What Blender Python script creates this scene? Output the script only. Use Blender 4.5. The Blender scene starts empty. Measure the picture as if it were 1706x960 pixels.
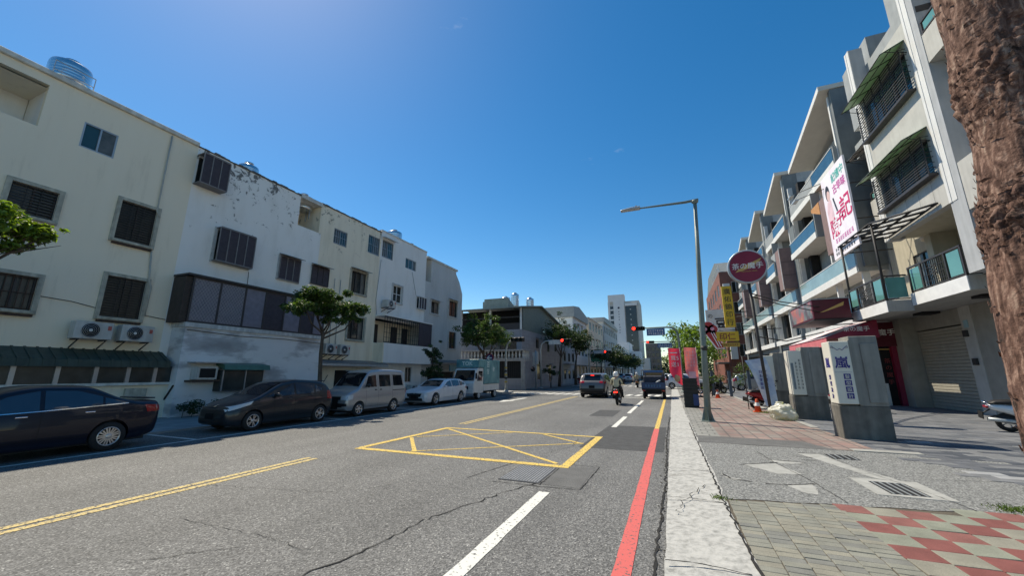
import bpy, bmesh, math, random
from mathutils import Vector, Matrix
from mathutils.bvhtree import BVHTree
import numpy as np
R = math.radians
SC = bpy.context.scene
COL = SC.collection
random.seed(7)

# ---------------------------------------------------------------- camera, sky, sun, exposure
FPX, PITCH, YAW, CAMH = 640.0, 12.51, 22.16, 1.6
cd = bpy.data.cameras.new('camera')
cd.sensor_width = 36.0
cd.lens = 36.0 * FPX / 1706.0
cd.clip_start, cd.clip_end = 0.05, 3000
cam = bpy.data.objects.new('camera', cd)
COL.objects.link(cam)
cam.location = (0, 0, CAMH)
cam.rotation_euler = (R(90 + PITCH), 0, R(YAW))
SC.camera = cam

SUN_EL, SUN_AZ = 55.0, 67.0          # azimuth measured from +Y towards -X
w = bpy.data.worlds.new('World')
SC.world = w
w.use_nodes = True
nt = w.node_tree
nt.nodes.clear()
wo = nt.nodes.new('ShaderNodeOutputWorld')
bg = nt.nodes.new('ShaderNodeBackground')
sky = nt.nodes.new('ShaderNodeTexSky')
sky.sky_type = 'NISHITA'
sky.sun_disc = False
sky.sun_elevation = R(SUN_EL)
sky.sun_rotation = R(-SUN_AZ)
sky.altitude = 0
sky.air_density = 0.9
sky.dust_density = 0.17
sky.ozone_density = 2.0
hs = nt.nodes.new('ShaderNodeHueSaturation')
hs.inputs['Saturation'].default_value = 1.42
bg.inputs['Strength'].default_value = 0.125
nt.links.new(sky.outputs[0], hs.inputs['Color'])
# thin wisps of high cloud
tc = nt.nodes.new('ShaderNodeTexCoord')
mp = nt.nodes.new('ShaderNodeMapping'); mp.inputs['Scale'].default_value = (1.6, 1.6, 5.0)
nz = nt.nodes.new('ShaderNodeTexNoise'); nz.inputs['Scale'].default_value = 2.3; nz.inputs['Detail'].default_value = 8; nz.inputs['Roughness'].default_value = 0.62
cr = nt.nodes.new('ShaderNodeValToRGB')
cr.color_ramp.elements[0].position = 0.67; cr.color_ramp.elements[0].color = (0, 0, 0, 1)
cr.color_ramp.elements[1].position = 0.95; cr.color_ramp.elements[1].color = (.35, .35, .35, 1)
mx = nt.nodes.new('ShaderNodeMixRGB'); mx.inputs['Color2'].default_value = (8.5, 9.0, 9.6, 1)
nt.links.new(tc.outputs['Generated'], mp.inputs[0]); nt.links.new(mp.outputs[0], nz.inputs['Vector'])
nt.links.new(nz.outputs[0], cr.inputs[0]); nt.links.new(cr.outputs[0], mx.inputs['Fac'])
nt.links.new(hs.outputs[0], mx.inputs['Color1']); nt.links.new(mx.outputs[0], bg.inputs['Color'])
nt.links.new(bg.outputs[0], wo.inputs[0])

sl = bpy.data.lights.new('sun', 'SUN')
sl.energy = 4.25
sl.angle = R(0.53)
sl.color = (1.0, 0.995, 0.96)
so = bpy.data.objects.new('sun', sl)
COL.objects.link(so)
sd = Vector((-math.sin(R(SUN_AZ)) * math.cos(R(SUN_EL)), math.cos(R(SUN_AZ)) * math.cos(R(SUN_EL)), math.sin(R(SUN_EL))))
so.rotation_euler = sd.to_track_quat('Z', 'Y').to_euler()
so.location = (-30, 20, 50)
SC.view_settings.view_transform = 'Standard'
SC.view_settings.look = 'None'
SC.view_settings.gamma = 1
SC.view_settings.use_curve_mapping = False
SC.view_settings.exposure = 0.43
SC.view_settings.use_white_balance = True
SC.view_settings.white_balance_temperature = 7900
SC.view_settings.white_balance_tint = 9

# ---------------------------------------------------------------- materials
MATS = {}
def M(name, col, rough=.75, var=.12, scale=3.0, bump=.0, bscale=40, metal=0.0, spec=.4, coat=0.0, streak=0.0, emit=0.0, island=0.0, transl=0.0, alpha=1.0, fine=0.0, ttint=(1.5, 1.45, .55)):
    """procedural material: base colour with soft large noise, fine grain, run-off streaks and bump"""
    if name in MATS: return MATS[name]
    m = bpy.data.materials.new(name); MATS[name] = m
    m.use_nodes = True
    n = m.node_tree.nodes; l = m.node_tree.links
    b = n['Principled BSDF']
    b.inputs['Roughness'].default_value = rough
    b.inputs['Metallic'].default_value = metal
    b.inputs['Specular IOR Level'].default_value = spec
    b.inputs['Coat Weight'].default_value = coat
    b.inputs['Coat Roughness'].default_value = 0.03
    b.inputs['Alpha'].default_value = alpha
    c4 = (col[0], col[1], col[2], 1)
    geo = n.new('ShaderNodeNewGeometry')
    cur = None
    def noise(sc, det, mapping=None):
        t = n.new('ShaderNodeTexNoise'); t.inputs['Scale'].default_value = sc; t.inputs['Detail'].default_value = det
        src = geo.outputs['Position']
        if mapping:
            mm = n.new('ShaderNodeMapping'); mm.inputs['Scale'].default_value = mapping
            l.new(src, mm.inputs[0]); src = mm.outputs[0]
        l.new(src, t.inputs['Vector'])
        return t.outputs[0]
    def mul(prev, fac_sock, lo, hi):
        mr = n.new('ShaderNodeMapRange'); mr.inputs[1].default_value = .3; mr.inputs[2].default_value = .7
        mr.inputs[3].default_value = lo; mr.inputs[4].default_value = hi
        l.new(fac_sock, mr.inputs[0])
        mm = n.new('ShaderNodeMixRGB'); mm.blend_type = 'MULTIPLY'; mm.inputs['Fac'].default_value = 1
        if prev is None: mm.inputs['Color1'].default_value = c4
        else: l.new(prev, mm.inputs['Color1'])
        l.new(mr.outputs[0], mm.inputs['Color2'])
        return mm.outputs[0]
    if var: cur = mul(cur, noise(scale, 5), 1 - var, 1 + var)
    if fine: cur = mul(cur, noise(160, 2), 1 - fine, 1 + fine)
    if streak: cur = mul(cur, noise(1.0, 6, (7, 7, .55)), 1 - streak, 1.0)
    if island: cur = mul(cur, geo.outputs['Random Per Island'], 1 - island, 1 + island)
    if cur is None: b.inputs['Base Color'].default_value = c4
    else: l.new(cur, b.inputs['Base Color'])
    if emit:
        b.inputs['Emission Color'].default_value = c4; b.inputs['Emission Strength'].default_value = emit
    if bump:
        bp = n.new('ShaderNodeBump'); bp.inputs['Strength'].default_value = bump; bp.inputs['Distance'].default_value = .02
        l.new(noise(bscale, 4), bp.inputs['Height']); l.new(bp.outputs[0], b.inputs['Normal'])
    if transl:
        tr = n.new('ShaderNodeBsdfTranslucent')
        ms = n.new('ShaderNodeMixShader'); ms.inputs[0].default_value = transl
        tcm = n.new('ShaderNodeMixRGB'); tcm.blend_type = 'MULTIPLY'; tcm.inputs['Fac'].default_value = 1
        tcm.inputs['Color2'].default_value = (*ttint, 1)
        if cur is not None: l.new(cur, tcm.inputs['Color1'])
        else: tcm.inputs['Color1'].default_value = c4
        l.new(tcm.outputs[0], tr.inputs['Color'])
        l.new(b.outputs[0], ms.inputs[1]); l.new(tr.outputs[0], ms.inputs[2])
        l.new(ms.outputs[0], n['Material Output'].inputs[0])
    return m

def ramp_mat(name, cols, scale, rough=.85, mapping=None, detail=8, bump=.3, bscale=60, distort=0.0, speck=None, zfade=None):
    """material whose colours come from a noise ramp; speck=(colour, scale, threshold) adds spots; zfade=(z0,z1) confines them to a height band"""
    if name in MATS: return MATS[name]
    m = bpy.data.materials.new(name); MATS[name] = m
    m.use_nodes = True
    n = m.node_tree.nodes; l = m.node_tree.links; b = n['Principled BSDF']
    b.inputs['Roughness'].default_value = rough
    b.inputs['Specular IOR Level'].default_value = .3
    geo = n.new('ShaderNodeNewGeometry'); src = geo.outputs['Position']
    if mapping:
        mm = n.new('ShaderNodeMapping'); mm.inputs['Scale'].default_value = mapping; l.new(src, mm.inputs[0]); src = mm.outputs[0]
    t = n.new('ShaderNodeTexNoise'); t.inputs['Scale'].default_value = scale; t.inputs['Detail'].default_value = detail
    t.inputs['Roughness'].default_value = .62; t.inputs['Distortion'].default_value = distort
    l.new(src, t.inputs['Vector'])
    r = n.new('ShaderNodeValToRGB'); e = r.color_ramp.elements
    e[0].position, e[0].color = cols[0][0], (*cols[0][1], 1)
    e[1].position, e[1].color = cols[-1][0], (*cols[-1][1], 1)
    for p, c in cols[1:-1]:
        q = e.new(p); q.color = (*c, 1)
    l.new(t.outputs[0], r.inputs[0])
    cur = r.outputs[0]
    if speck:
        t2 = n.new('ShaderNodeTexNoise'); t2.inputs['Scale'].default_value = speck[1]; t2.inputs['Detail'].default_value = 12; t2.inputs['Roughness'].default_value = .72; t2.inputs['Distortion'].default_value = .4
        l.new(geo.outputs['Position'], t2.inputs['Vector'])
        fac = t2.outputs[0]
        if zfade:
            sx = n.new('ShaderNodeSeparateXYZ'); l.new(geo.outputs['Position'], sx.inputs[0])
            mz = n.new('ShaderNodeMapRange'); mz.inputs[1].default_value, mz.inputs[2].default_value = zfade[0], zfade[1]
            mz.inputs[3].default_value, mz.inputs[4].default_value = -.14, .06
            l.new(sx.outputs[2], mz.inputs[0])
            ad = n.new('ShaderNodeMath'); ad.operation = 'ADD'; l.new(fac, ad.inputs[0]); l.new(mz.outputs[0], ad.inputs[1]); fac = ad.outputs[0]
        mr = n.new('ShaderNodeMapRange'); mr.inputs[1].default_value = speck[2]; mr.inputs[2].default_value = speck[2] + .05
        l.new(fac, mr.inputs[0])
        mx = n.new('ShaderNodeMixRGB'); mx.inputs['Color2'].default_value = (*speck[0], 1)
        l.new(mr.outputs[0], mx.inputs['Fac']); l.new(cur, mx.inputs['Color1']); cur = mx.outputs[0]
    l.new(cur, b.inputs['Base Color'])
    if bump:
        t3 = n.new('ShaderNodeTexNoise'); t3.inputs['Scale'].default_value = bscale; t3.inputs['Detail'].default_value = 3
        l.new(geo.outputs['Position'], t3.inputs['Vector'])
        bp = n.new('ShaderNodeBump'); bp.inputs['Strength'].default_value = bump; bp.inputs['Distance'].default_value = .01
        l.new(t3.outputs[0], bp.inputs['Height']); l.new(bp.outputs[0], b.inputs['Normal'])
    return m

def brick_mat(name, c1, c2, mortar, bw, bh, off=.5, ms=.02, axes='xy', rough=.8, var=.2):
    if name in MATS: return MATS[name]
    m = bpy.data.materials.new(name); MATS[name] = m
    m.use_nodes = True
    n = m.node_tree.nodes; l = m.node_tree.links; b = n['Principled BSDF']; b.inputs['Roughness'].default_value = rough
    geo = n.new('ShaderNodeNewGeometry')
    sp = n.new('ShaderNodeSeparateXYZ'); l.new(geo.outputs['Position'], sp.inputs[0])
    cb = n.new('ShaderNodeCombineXYZ')
    if axes == 'xy': l.new(sp.outputs[0], cb.inputs[0]); l.new(sp.outputs[1], cb.inputs[1])
    else:
        ad = n.new('ShaderNodeMath'); l.new(sp.outputs[0], ad.inputs[0]); l.new(sp.outputs[1], ad.inputs[1])
        l.new(ad.outputs[0], cb.inputs[0]); l.new(sp.outputs[2], cb.inputs[1])
    t = n.new('ShaderNodeTexBrick'); t.inputs['Scale'].default_value = 1
    t.inputs['Brick Width'].default_value = bw; t.inputs['Row Height'].default_value = bh
    t.inputs['Mortar Size'].default_value = ms * bh; t.offset = off; t.inputs['Bias'].default_value = 0
    t.inputs['Color1'].default_value = (*c1, 1); t.inputs['Color2'].default_value = (*c2, 1); t.inputs['Mortar'].default_value = (*mortar, 1)
    l.new(cb.outputs[0], t.inputs['Vector'])
    ns = n.new('ShaderNodeTexNoise'); ns.inputs['Scale'].default_value = 1.3; ns.inputs['Detail'].default_value = 6; l.new(geo.outputs['Position'], ns.inputs['Vector'])
    mr = n.new('ShaderNodeMapRange'); mr.inputs[1].default_value = .3; mr.inputs[2].default_value = .7; mr.inputs[3].default_value = 1 - var; mr.inputs[4].default_value = 1 + var
    l.new(ns.outputs[0], mr.inputs[0])
    mm = n.new('ShaderNodeMixRGB'); mm.blend_type = 'MULTIPLY'; mm.inputs['Fac'].default_value = 1
    l.new(t.outputs[0], mm.inputs['Color1']); l.new(mr.outputs[0], mm.inputs['Color2']); l.new(mm.outputs[0], b.inputs['Base Color'])
    bp = n.new('ShaderNodeBump'); bp.inputs['Strength'].default_value = .3; bp.inputs['Distance'].default_value = .01; bp.invert = True
    l.new(t.outputs['Fac'], bp.inputs['Height']); l.new(bp.outputs[0], b.inputs['Normal'])
    return m

def paint_mat(name, col, under=(.10, .10, .10), wear=.62):
    """road paint worn through to the asphalt in spots"""
    if name in MATS: return MATS[name]
    return ramp_mat(name, [(0.0, under), (wear - .26, under), (wear - .20, col), (1.0, tuple(min(1, c * 1.08) for c in col))], 26, rough=.8, detail=10, bump=.25, bscale=140)

def asphalt_mat():
    m = bpy.data.materials.new('asphalt'); MATS['asphalt'] = m
    m.use_nodes = True
    n = m.node_tree.nodes; l = m.node_tree.links; b = n['Principled BSDF']
    b.inputs['Roughness'].default_value = .78; b.inputs['Specular IOR Level'].default_value = .35
    geo = n.new('ShaderNodeNewGeometry')
    v = n.new('ShaderNodeTexVoronoi'); v.inputs['Scale'].default_value = 75; l.new(geo.outputs['Position'], v.inputs['Vector'])
    r = n.new('ShaderNodeValToRGB'); e = r.color_ramp.elements
    e[0].position = .0; e[0].color = (.035, .035, .036, 1); e[1].position = 1; e[1].color = (.55, .545, .52, 1)
    q = e.new(.45); q.color = (.115, .115, .112, 1); q = e.new(.78); q.color = (.19, .189, .184, 1); q = e.new(.93); q.color = (.32, .317, .30, 1)
    l.new(v.outputs['Color'], r.inputs[0])
    a = n.new('ShaderNodeTexNoise'); a.inputs['Scale'].default_value = .35; a.inputs['Detail'].default_value = 7; l.new(geo.outputs['Position'], a.inputs['Vector'])
    # tyre-worn bands run along the road
    mp = n.new('ShaderNodeMapping'); mp.inputs['Scale'].default_value = (1.1, .04, 1); l.new(geo.outputs['Position'], mp.inputs[0])
    c = n.new('ShaderNodeTexNoise'); c.inputs['Scale'].default_value = 1.0; c.inputs['Detail'].default_value = 4; l.new(mp.outputs[0], c.inputs['Vector'])
    ad = n.new('ShaderNodeMath'); l.new(a.outputs[0], ad.inputs[0]); l.new(c.outputs[0], ad.inputs[1])
    mr = n.new('ShaderNodeMapRange'); mr.inputs[1].default_value = .7; mr.inputs[2].default_value = 1.3; mr.inputs[3].default_value = .78; mr.inputs[4].default_value = 1.2
    l.new(ad.outputs[0], mr.inputs[0])
    mm = n.new('ShaderNodeMixRGB'); mm.blend_type = 'MULTIPLY'; mm.inputs['Fac'].default_value = 1
    l.new(r.outputs[0], mm.inputs['Color1']); l.new(mr.outputs[0], mm.inputs['Color2']); l.new(mm.outputs[0], b.inputs['Base Color'])
    bp = n.new('ShaderNodeBump'); bp.inputs['Strength'].default_value = .55; bp.inputs['Distance'].default_value = .008
    l.new(v.outputs['Distance'], bp.inputs['Height']); l.new(bp.outputs[0], b.inputs['Normal'])
    return m

# ---------------------------------------------------------------- mesh builder, frames, things
ORIG = {}
class FR:
    """a local frame on a wall: u along it, n out of it, z up"""
    def __init__(s, O, U, N): s.O, s.U, s.N = Vector(O), Vector(U), Vector(N)
    def __call__(s, u, n, z): return s.O + s.U * u + s.N * n + Vector((0, 0, z))
WORLD = FR((0, 0, 0), (1, 0, 0), (0, 1, 0))
class MB:
    def __init__(s): s.v, s.f, s.m, s.sm = [], [], [], []
    def add(s, pts, faces, mi=0, smooth=False):
        b = len(s.v); s.v += [Vector(p) for p in pts]
        for f in faces: s.f.append([b + i for i in f]); s.m.append(mi); s.sm.append(smooth)
        return s
    def box(s, x0, x1, y0, y1, z0, z1, fr=WORLD, mi=0):
        p = [fr(x, y, z) for z in (z0, z1) for y in (y0, y1) for x in (x0, x1)]
        return s.add(p, [(0, 2, 3, 1), (4, 5, 7, 6), (0, 1, 5, 4), (2, 6, 7, 3), (0, 4, 6, 2), (1, 3, 7, 5)], mi)
    def prism(s, poly, h0, h1, fr=WORLD, axes='uz', mi=0, smooth=False):
        """poly of 2-D points extruded; axes names the two frame axes of the polygon"""
        k = len(poly)
        def P(a, b, h): return fr(a, h, b) if axes == 'uz' else (fr(h, a, b) if axes == 'nz' else fr(a, b, h))
        p = [P(a, b, h0) for a, b in poly] + [P(a, b, h1) for a, b in poly]
        s.add(p, [list(range(k))[::-1], list(range(k, 2 * k))], mi)
        return s.add(p, [(i, (i + 1) % k, k + (i + 1) % k, k + i) for i in range(k)], mi, smooth)
    def quad(s, a, b, c, d, mi=0): return s.add([a, b, c, d], [(0, 1, 2, 3)], mi)
    def tube(s, pts, rad, n=8, mi=0, cap=True):
        pts = [Vector(p) for p in pts]; k = len(pts)
        rads = rad if isinstance(rad, (list, tuple)) else [rad] * k
        ring = []; ref = Vector((0.31, 0.77, 0.55))
        for i, p in enumerate(pts):
            d = (pts[min(i + 1, k - 1)] - pts[max(i - 1, 0)]).normalized()
            a = d.cross(ref)
            if a.length < .05: a = d.cross(Vector((1, 0, 0)))
            a.normalize(); b = d.cross(a)
            ring += [p + (a * math.cos(t) + b * math.sin(t)) * rads[i] for t in [2 * math.pi * j / n for j in range(n)]]
        fs = [(i * n + j, i * n + (j + 1) % n, (i + 1) * n + (j + 1) % n, (i + 1) * n + j) for i in range(k - 1) for j in range(n)]
        s.add(ring, fs, mi, True)
        if cap:
            b = len(s.v) - k * n
            s.f += [[b + j for j in range(n)][::-1], [b + (k - 1) * n + j for j in range(n)]]; s.m += [mi, mi]; s.sm += [False, False]
        return s
    def lathe(s, prof, c=(0, 0, 0), axis='z', n=20, mi=0, smooth=True, cap=True):
        """prof: (radius, height) list"""
        c = Vector(c); pts = []
        for r, h in prof:
            for j in range(n):
                t = 2 * math.pi * j / n; a, b = r * math.cos(t), r * math.sin(t)
                pts.append(c + (Vector((a, b, h)) if axis == 'z' else Vector((a, h, b)) if axis == 'y' else Vector((h, a, b))))
        k = len(prof)
        s.add(pts, [(i * n + j, i * n + (j + 1) % n, (i + 1) * n + (j + 1) % n, (i + 1) * n + j) for i in range(k - 1) for j in range(n)], mi, smooth)
        if cap:
            b = len(s.v) - k * n
            for i in (0, k - 1):
                if prof[i][0] > 1e-4: s.f.append([b + i * n + j for j in range(n)]); s.m.append(mi); s.sm.append(False)
        return s
    def ball(s, c, r, n=12, mi=0):
        rx, ry, rz = r if isinstance(r, (list, tuple)) else (r, r, r); c = Vector(c); k = n // 2 + 1
        pts = [c + Vector((rx * math.sin(math.pi * i / (k - 1)) * math.cos(2 * math.pi * j / n), ry * math.sin(math.pi * i / (k - 1)) * math.sin(2 * math.pi * j / n), rz * math.cos(math.pi * i / (k - 1)))) for i in range(k) for j in range(n)]
        return s.add(pts, [(i * n + j, i * n + (j + 1) % n, (i + 1) * n + (j + 1) % n, (i + 1) * n + j) for i in range(k - 1) for j in range(n)], mi, True)
    def mesh(s, mats, off=Vector((0, 0, 0)), name='mesh', recalc=True, bevel=0.0):
        me = bpy.data.meshes.new(name)
        me.from_pydata([v - off for v in s.v], [], s.f)
        for mt in (mats if isinstance(mats, (list, tuple)) else [mats]): me.materials.append(mt)
        for p, mi, sm in zip(me.polygons, s.m, s.sm): p.material_index = mi; p.use_smooth = sm
        if recalc or bevel:
            bm = bmesh.new(); bm.from_mesh(me)
            bmesh.ops.remove_doubles(bm, verts=bm.verts, dist=1e-5)
            if bevel: bmesh.ops.bevel(bm, geom=[e for e in bm.edges if len(e.link_faces) == 2 and e.calc_face_angle(0) > .6], offset=bevel, segments=1, affect='EDGES', clamp_overlap=True)
            bmesh.ops.recalc_face_normals(bm, faces=bm.faces); bm.to_mesh(me); bm.free()
        return me
    def build(s, name, mats, parent=None, local=False, recalc=True, bevel=0.0, **tags):
        off = Vector((0, 0, 0))
        if parent is not None and not local: off = ORIG.get(parent.name, Vector((0, 0, 0)))
        return link(name, s.mesh(mats, off, name, recalc, bevel), parent, off, **tags)

def link(name, me, parent=None, off=Vector((0, 0, 0)), **tags):
    o = bpy.data.objects.new(name, me); COL.objects.link(o)
    if parent is not None: o.parent = parent
    ORIG[o.name] = Vector(off)
    for k, v in tags.items():
        if v: o['category' if k == 'cat' else k] = v
    return o
def thing(name, label, cat, loc=(0, 0, 0), rz=0.0, group=None, scale=1.0):
    o = bpy.data.objects.new(name, None); COL.objects.link(o)
    o.location = loc; o.rotation_euler = (0, 0, rz); o.scale = (scale,) * 3; o.empty_display_size = .2
    o['label'] = label; o['category'] = cat
    if group: o['group'] = group
    ORIG[o.name] = Vector(loc)
    return o
def copy_thing(o, loc, rz=None, label=None, parent=None, matswap=None):
    c = o.copy(); COL.objects.link(c); c.parent = parent
    if parent is None:
        c.location = loc
        if rz is not None: c.rotation_euler = (0, 0, rz)
    if label: c['label'] = label
    if matswap and c.type == 'MESH':
        for sl_ in c.material_slots:
            nm = sl_.material.name if sl_.material else ''
            if nm in matswap: sl_.link = 'OBJECT'; sl_.material = MATS[matswap[nm]]
    for ch in list(o.children): copy_thing(ch, None, None, None, c, matswap)
    return c
def struct(name, mb, mats, **k): return mb.build(name, mats, kind='structure', **k)

_tc = {}
def text(body, size, mat, parent, pos, normal, name='lettering', rot=0.0, ext=.004, bold=0.0, up=(0, 0, 1), sx=1.0, local=False):
    """real lettering: pos is the centre of the text, normal the way it faces"""
    key = (body, round(size, 3), round(bold, 4), round(sx, 2))
    if key not in _tc:
        cu = bpy.data.curves.new('t', 'FONT'); cu.body = body; cu.size = size; cu.align_x = 'CENTER'; cu.align_y = 'CENTER'
        cu.extrude = ext; cu.offset = bold * size; cu.resolution_u = 2; cu.space_line = .92
        ob = bpy.data.objects.new('t', cu); COL.objects.link(ob)
        dg = bpy.context.evaluated_depsgraph_get()
        me = bpy.data.meshes.new_from_object(ob.evaluated_get(dg)); bpy.data.objects.remove(ob)
        me.transform(Matrix.Diagonal((sx, 1, 1, 1)))
        if len(me.vertices):
            xs = [v.co.y for v in me.vertices]; c = (max(xs) + min(xs)) / 2
            me.transform(Matrix.Translation((0, -c, 0)))
        _tc[key] = me
    me = _tc[key].copy(); me.materials.clear(); me.materials.append(mat)
    N = Vector(normal).normalized(); Z = Vector(up); X = Z.cross(N).normalized(); Y = N.cross(X)
    mt = Matrix((X, Y, N)).transposed().to_4x4() @ Matrix.Rotation(rot, 4, 'Z')
    off = ORIG.get(parent.name, Vector((0, 0, 0))) if parent is not None and not local else Vector((0, 0, 0))
    me.transform(Matrix.Translation(Vector(pos) - off) @ mt)
    return link(name, me, parent, off)

def scribble(mb, fr, u0, u1, z0, z1, n0, rows, cols, mi=0, vertical=False, seed=1):
    """glyph-like marks too small to read in the photograph"""
    rg = random.Random(seed)
    cw, ch = (u1 - u0) / cols, (z1 - z0) / rows
    for r in range(rows):
        for c in range(cols):
            a, b = u0 + c * cw, z0 + r * ch
            for k in range(3):
                zz = b + ch * (.15 + .27 * k); mb.box(a + cw * .12, a + cw * rg.uniform(.62, .9), n0, n0 + .004, zz, zz + ch * .1, fr, mi)
            for k in range(2):
                uu = a + cw * rg.uniform(.15, .75); mb.box(uu, uu + cw * .1, n0, n0 + .0045, b + ch * .12, b + ch * rg.uniform(.6, .85), fr, mi)
    return mb

def wall(mb, fr, u0, u1, z0, z1, holes=(), t=.2, mi=0):
    """front sheet of a wall with real openings and their reveals"""
    us = sorted({u0, u1, *[min(max(h[i], u0), u1) for h in holes for i in (0, 1)]}); zs = sorted({z0, z1, *[min(max(h[i], z0), z1) for h in holes for i in (2, 3)]})
    for i in range(len(us) - 1):
        for j in range(len(zs) - 1):
            cu_, cz = (us[i] + us[i + 1]) / 2, (zs[j] + zs[j + 1]) / 2
            if any(h[0] < cu_ < h[1] and h[2] < cz < h[3] for h in holes): continue
            mb.quad(fr(us[i], 0, zs[j]), fr(us[i + 1], 0, zs[j]), fr(us[i + 1], 0, zs[j + 1]), fr(us[i], 0, zs[j + 1]), mi)
    for a, b, c, d in [h[:4] for h in holes]:
        mb.quad(fr(a, 0, c), fr(b, 0, c), fr(b, -t, c), fr(a, -t, c), mi); mb.quad(fr(a, 0, d), fr(a, -t, d), fr(b, -t, d), fr(b, 0, d), mi)
        mb.quad(fr(a, 0, c), fr(a, -t, c), fr(a, -t, d), fr(a, 0, d), mi); mb.quad(fr(b, 0, c), fr(b, 0, d), fr(b, -t, d), fr(b, -t, c), mi)
    return mb

WRG = random.Random(41)
def window(parent, fr, u0, u1, z0, z1, n=-.1, cols=2, rows=1, fm=None, gm=None, sill=None, grille=0, hood=None, cage=0.0, gmat=None, louvre=False, trim=None):
    fm = fm or MATS['frame_dark']; gm = gm or MATS['glass_dark']; fw = .045
    m = MB()
    for a, b, c, d in ((u0, u1, z0, z0 + fw), (u0, u1, z1 - fw, z1)): m.box(a, b, n, n + .06, c, d, fr)
    for k in range(cols + 1):
        c = u0 + (u1 - u0) * k / cols; a = min(max(c - fw / 2, u0), u1 - fw); m.box(a, a + fw, n - .001, n + .058, z0 + fw, z1 - fw, fr)
    for k in range(1, rows):
        c = z0 + (z1 - z0) * k / rows; m.box(u0 + fw, u1 - fw, n + .002, n + .055, c - fw / 2, c + fw / 2, fr)
    w_ = m.build('window', fm, parent)
    for k in range(cols):
        a, b = u0 + (u1 - u0) * k / cols + fw / 2, u0 + (u1 - u0) * (k + 1) / cols - fw / 2
        MB().box(a, b, n - .005 + .02 * (k % 2), n + .015 + .02 * (k % 2), z0 + fw * .6, z1 - fw * .6, fr).build('pane', MATS['glass_curtain'] if WRG.random() < .28 and gm.name != 'glass_blue' else gm, w_)
    if sill: MB().box(u0 - .07, u1 + .07, -.02, .11, z0 - .1, z0 - .002, fr).build('window_sill', sill, w_, bevel=.01)
    if trim:
        t_ = .11; MB().box(u0 - t_, u0 - .002, .0, .06, z0 - t_, z1 + t_, fr).box(u1 + .002, u1 + t_, .0, .06, z0 - t_, z1 + t_, fr).box(u0 - .002, u1 + .002, .0, .058, z1 + .002, z1 + t_, fr).box(u0 - .002, u1 + .002, .0, .075, z0 - t_, z0 - .002, fr).build('surround', trim, w_)
    if grille:
        g_ = MB(); gm_ = gmat or MATS['iron']
        if louvre:
            k = int((z1 - z0) / .085)
            for i in range(k):
                zz = z0 + .04 + (z1 - z0 - .08) * i / (k - 1); g_.box(u0 + .02, u1 - .02, n + .075, n + .105, zz - .012, zz + .012, fr)
            nv = 3
        else:
            nv = max(2, int((u1 - u0) / grille))
            for i in range(3): zz = z0 + .05 + (z1 - z0 - .1) * i / 2; g_.box(u0, u1, n + .09, n + .105, zz - .01, zz + .01, fr)
        for i in range(nv + 1):
            c = u0 + .012 + (u1 - u0 - .024) * i / nv; g_.box(c - .009, c + .009, n + .075, n + .089, z0, z1, fr)
        g_.build('window_grille', gm_, w_)
    if hood: MB().prism([(.0, z1 + .16), (.38, z1 + .05), (.38, z1 + .08), (.0, z1 + .19)], u0 - .08, u1 + .08, FR(fr.O, fr.U, fr.N), 'nz').build('hood', hood, w_)
    if cage:
        c_ = MB(); d = cage; gm_ = gmat or MATS['iron']; a, b, e, f = u0 - .05, u1 + .05, z0 - .06, z1 + .06
        for uu in (a, b): 
            for zz in (e, f): c_.box(uu - .018, uu + .018, .002, d, zz - .018, zz + .018, fr)
        for zz in (e, f): c_.box(a, b, d, d + .036, zz - .02, zz + .02, fr)
        nn = max(3, int((b - a) / .3))
        for i in range(nn + 1): c = a + (b - a) * i / nn; c_.box(c - .016, c + .016, d + .001, d + .034, e, f, fr)
        c_.build('window_cage', gm_, w_)
        MB().box(a + .02, b - .02, .01, d - .005, e - .02, e, fr).box(a + .02, b - .02, .01, d + .04, f + .021, f + .04, fr).build('cage_plate', gm_, w_)
        for i in range(nn): MB().box(a + (b - a) * i / nn + .02, a + (b - a) * (i + 1) / nn - .02, d + .006, d + .014, e + .02, f - .02, fr).build('mesh_panel', MATS['mesh_dark'], w_)
    return w_
# ---------------------------------------------------------------- shared materials
M('frame_dark', (.045, .04, .04), .5, .1)
M('frame_white', (.62, .62, .6), .45, .08)
M('frame_alu', (.42, .43, .44), .35, .08, metal=.6)
M('glass_dark', (.012, .017, .018), .06, .3, 1.5, spec=.6)
M('glass_curtain', (.11, .11, .10), .18, .25, 4, spec=.5)
M('glass_teal', (.02, .06, .07), .05, .2, 1.5, spec=.6)
M('glass_blue', (.035, .085, .12), .06, .2, 1.2, spec=.7)
M('rail_glass', (.10, .27, .25), .12, .12, 1.2, spec=.6)
M('iron', (.03, .028, .028), .6, .2, 8)
M('iron_rust', (.07, .04, .028), .8, .35, 14, bump=.2)
M('mesh_dark', (.055, .045, .055), .7, .15, 6)
M('steel', (.62, .64, .66), .22, .08, 3, metal=.95)
M('galv', (.42, .45, .46), .45, .12, 6, metal=.5)
M('pole_green', (.17, .215, .20), .5, .12, 5, streak=.15)
M('black_plastic', (.018, .018, .019), .5, .15, 8)
M('rubber', (.017, .017, .018), .82, .15, 20, bump=.15)
M('white_plastic', (.66, .66, .63), .45, .07, 4)
M('ac_white', (.55, .55, .52), .5, .1, 3, streak=.25)
M('sill_cream', (.50, .47, .38), .85, .2, 6, streak=.35, bump=.2)
M('sill_white', (.60, .60, .58), .85, .14, 6, streak=.3, bump=.2)
M('white_print', (.80, .80, .78), .5, .04)
M('red_lamp', (.9, .02, .015), .3, 0, emit=5.0)
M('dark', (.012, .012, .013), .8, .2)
asphalt_mat()
M('asphalt_patch', (.062, .063, .064), .86, .18, 5, bump=.5, bscale=170, fine=.35)
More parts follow.
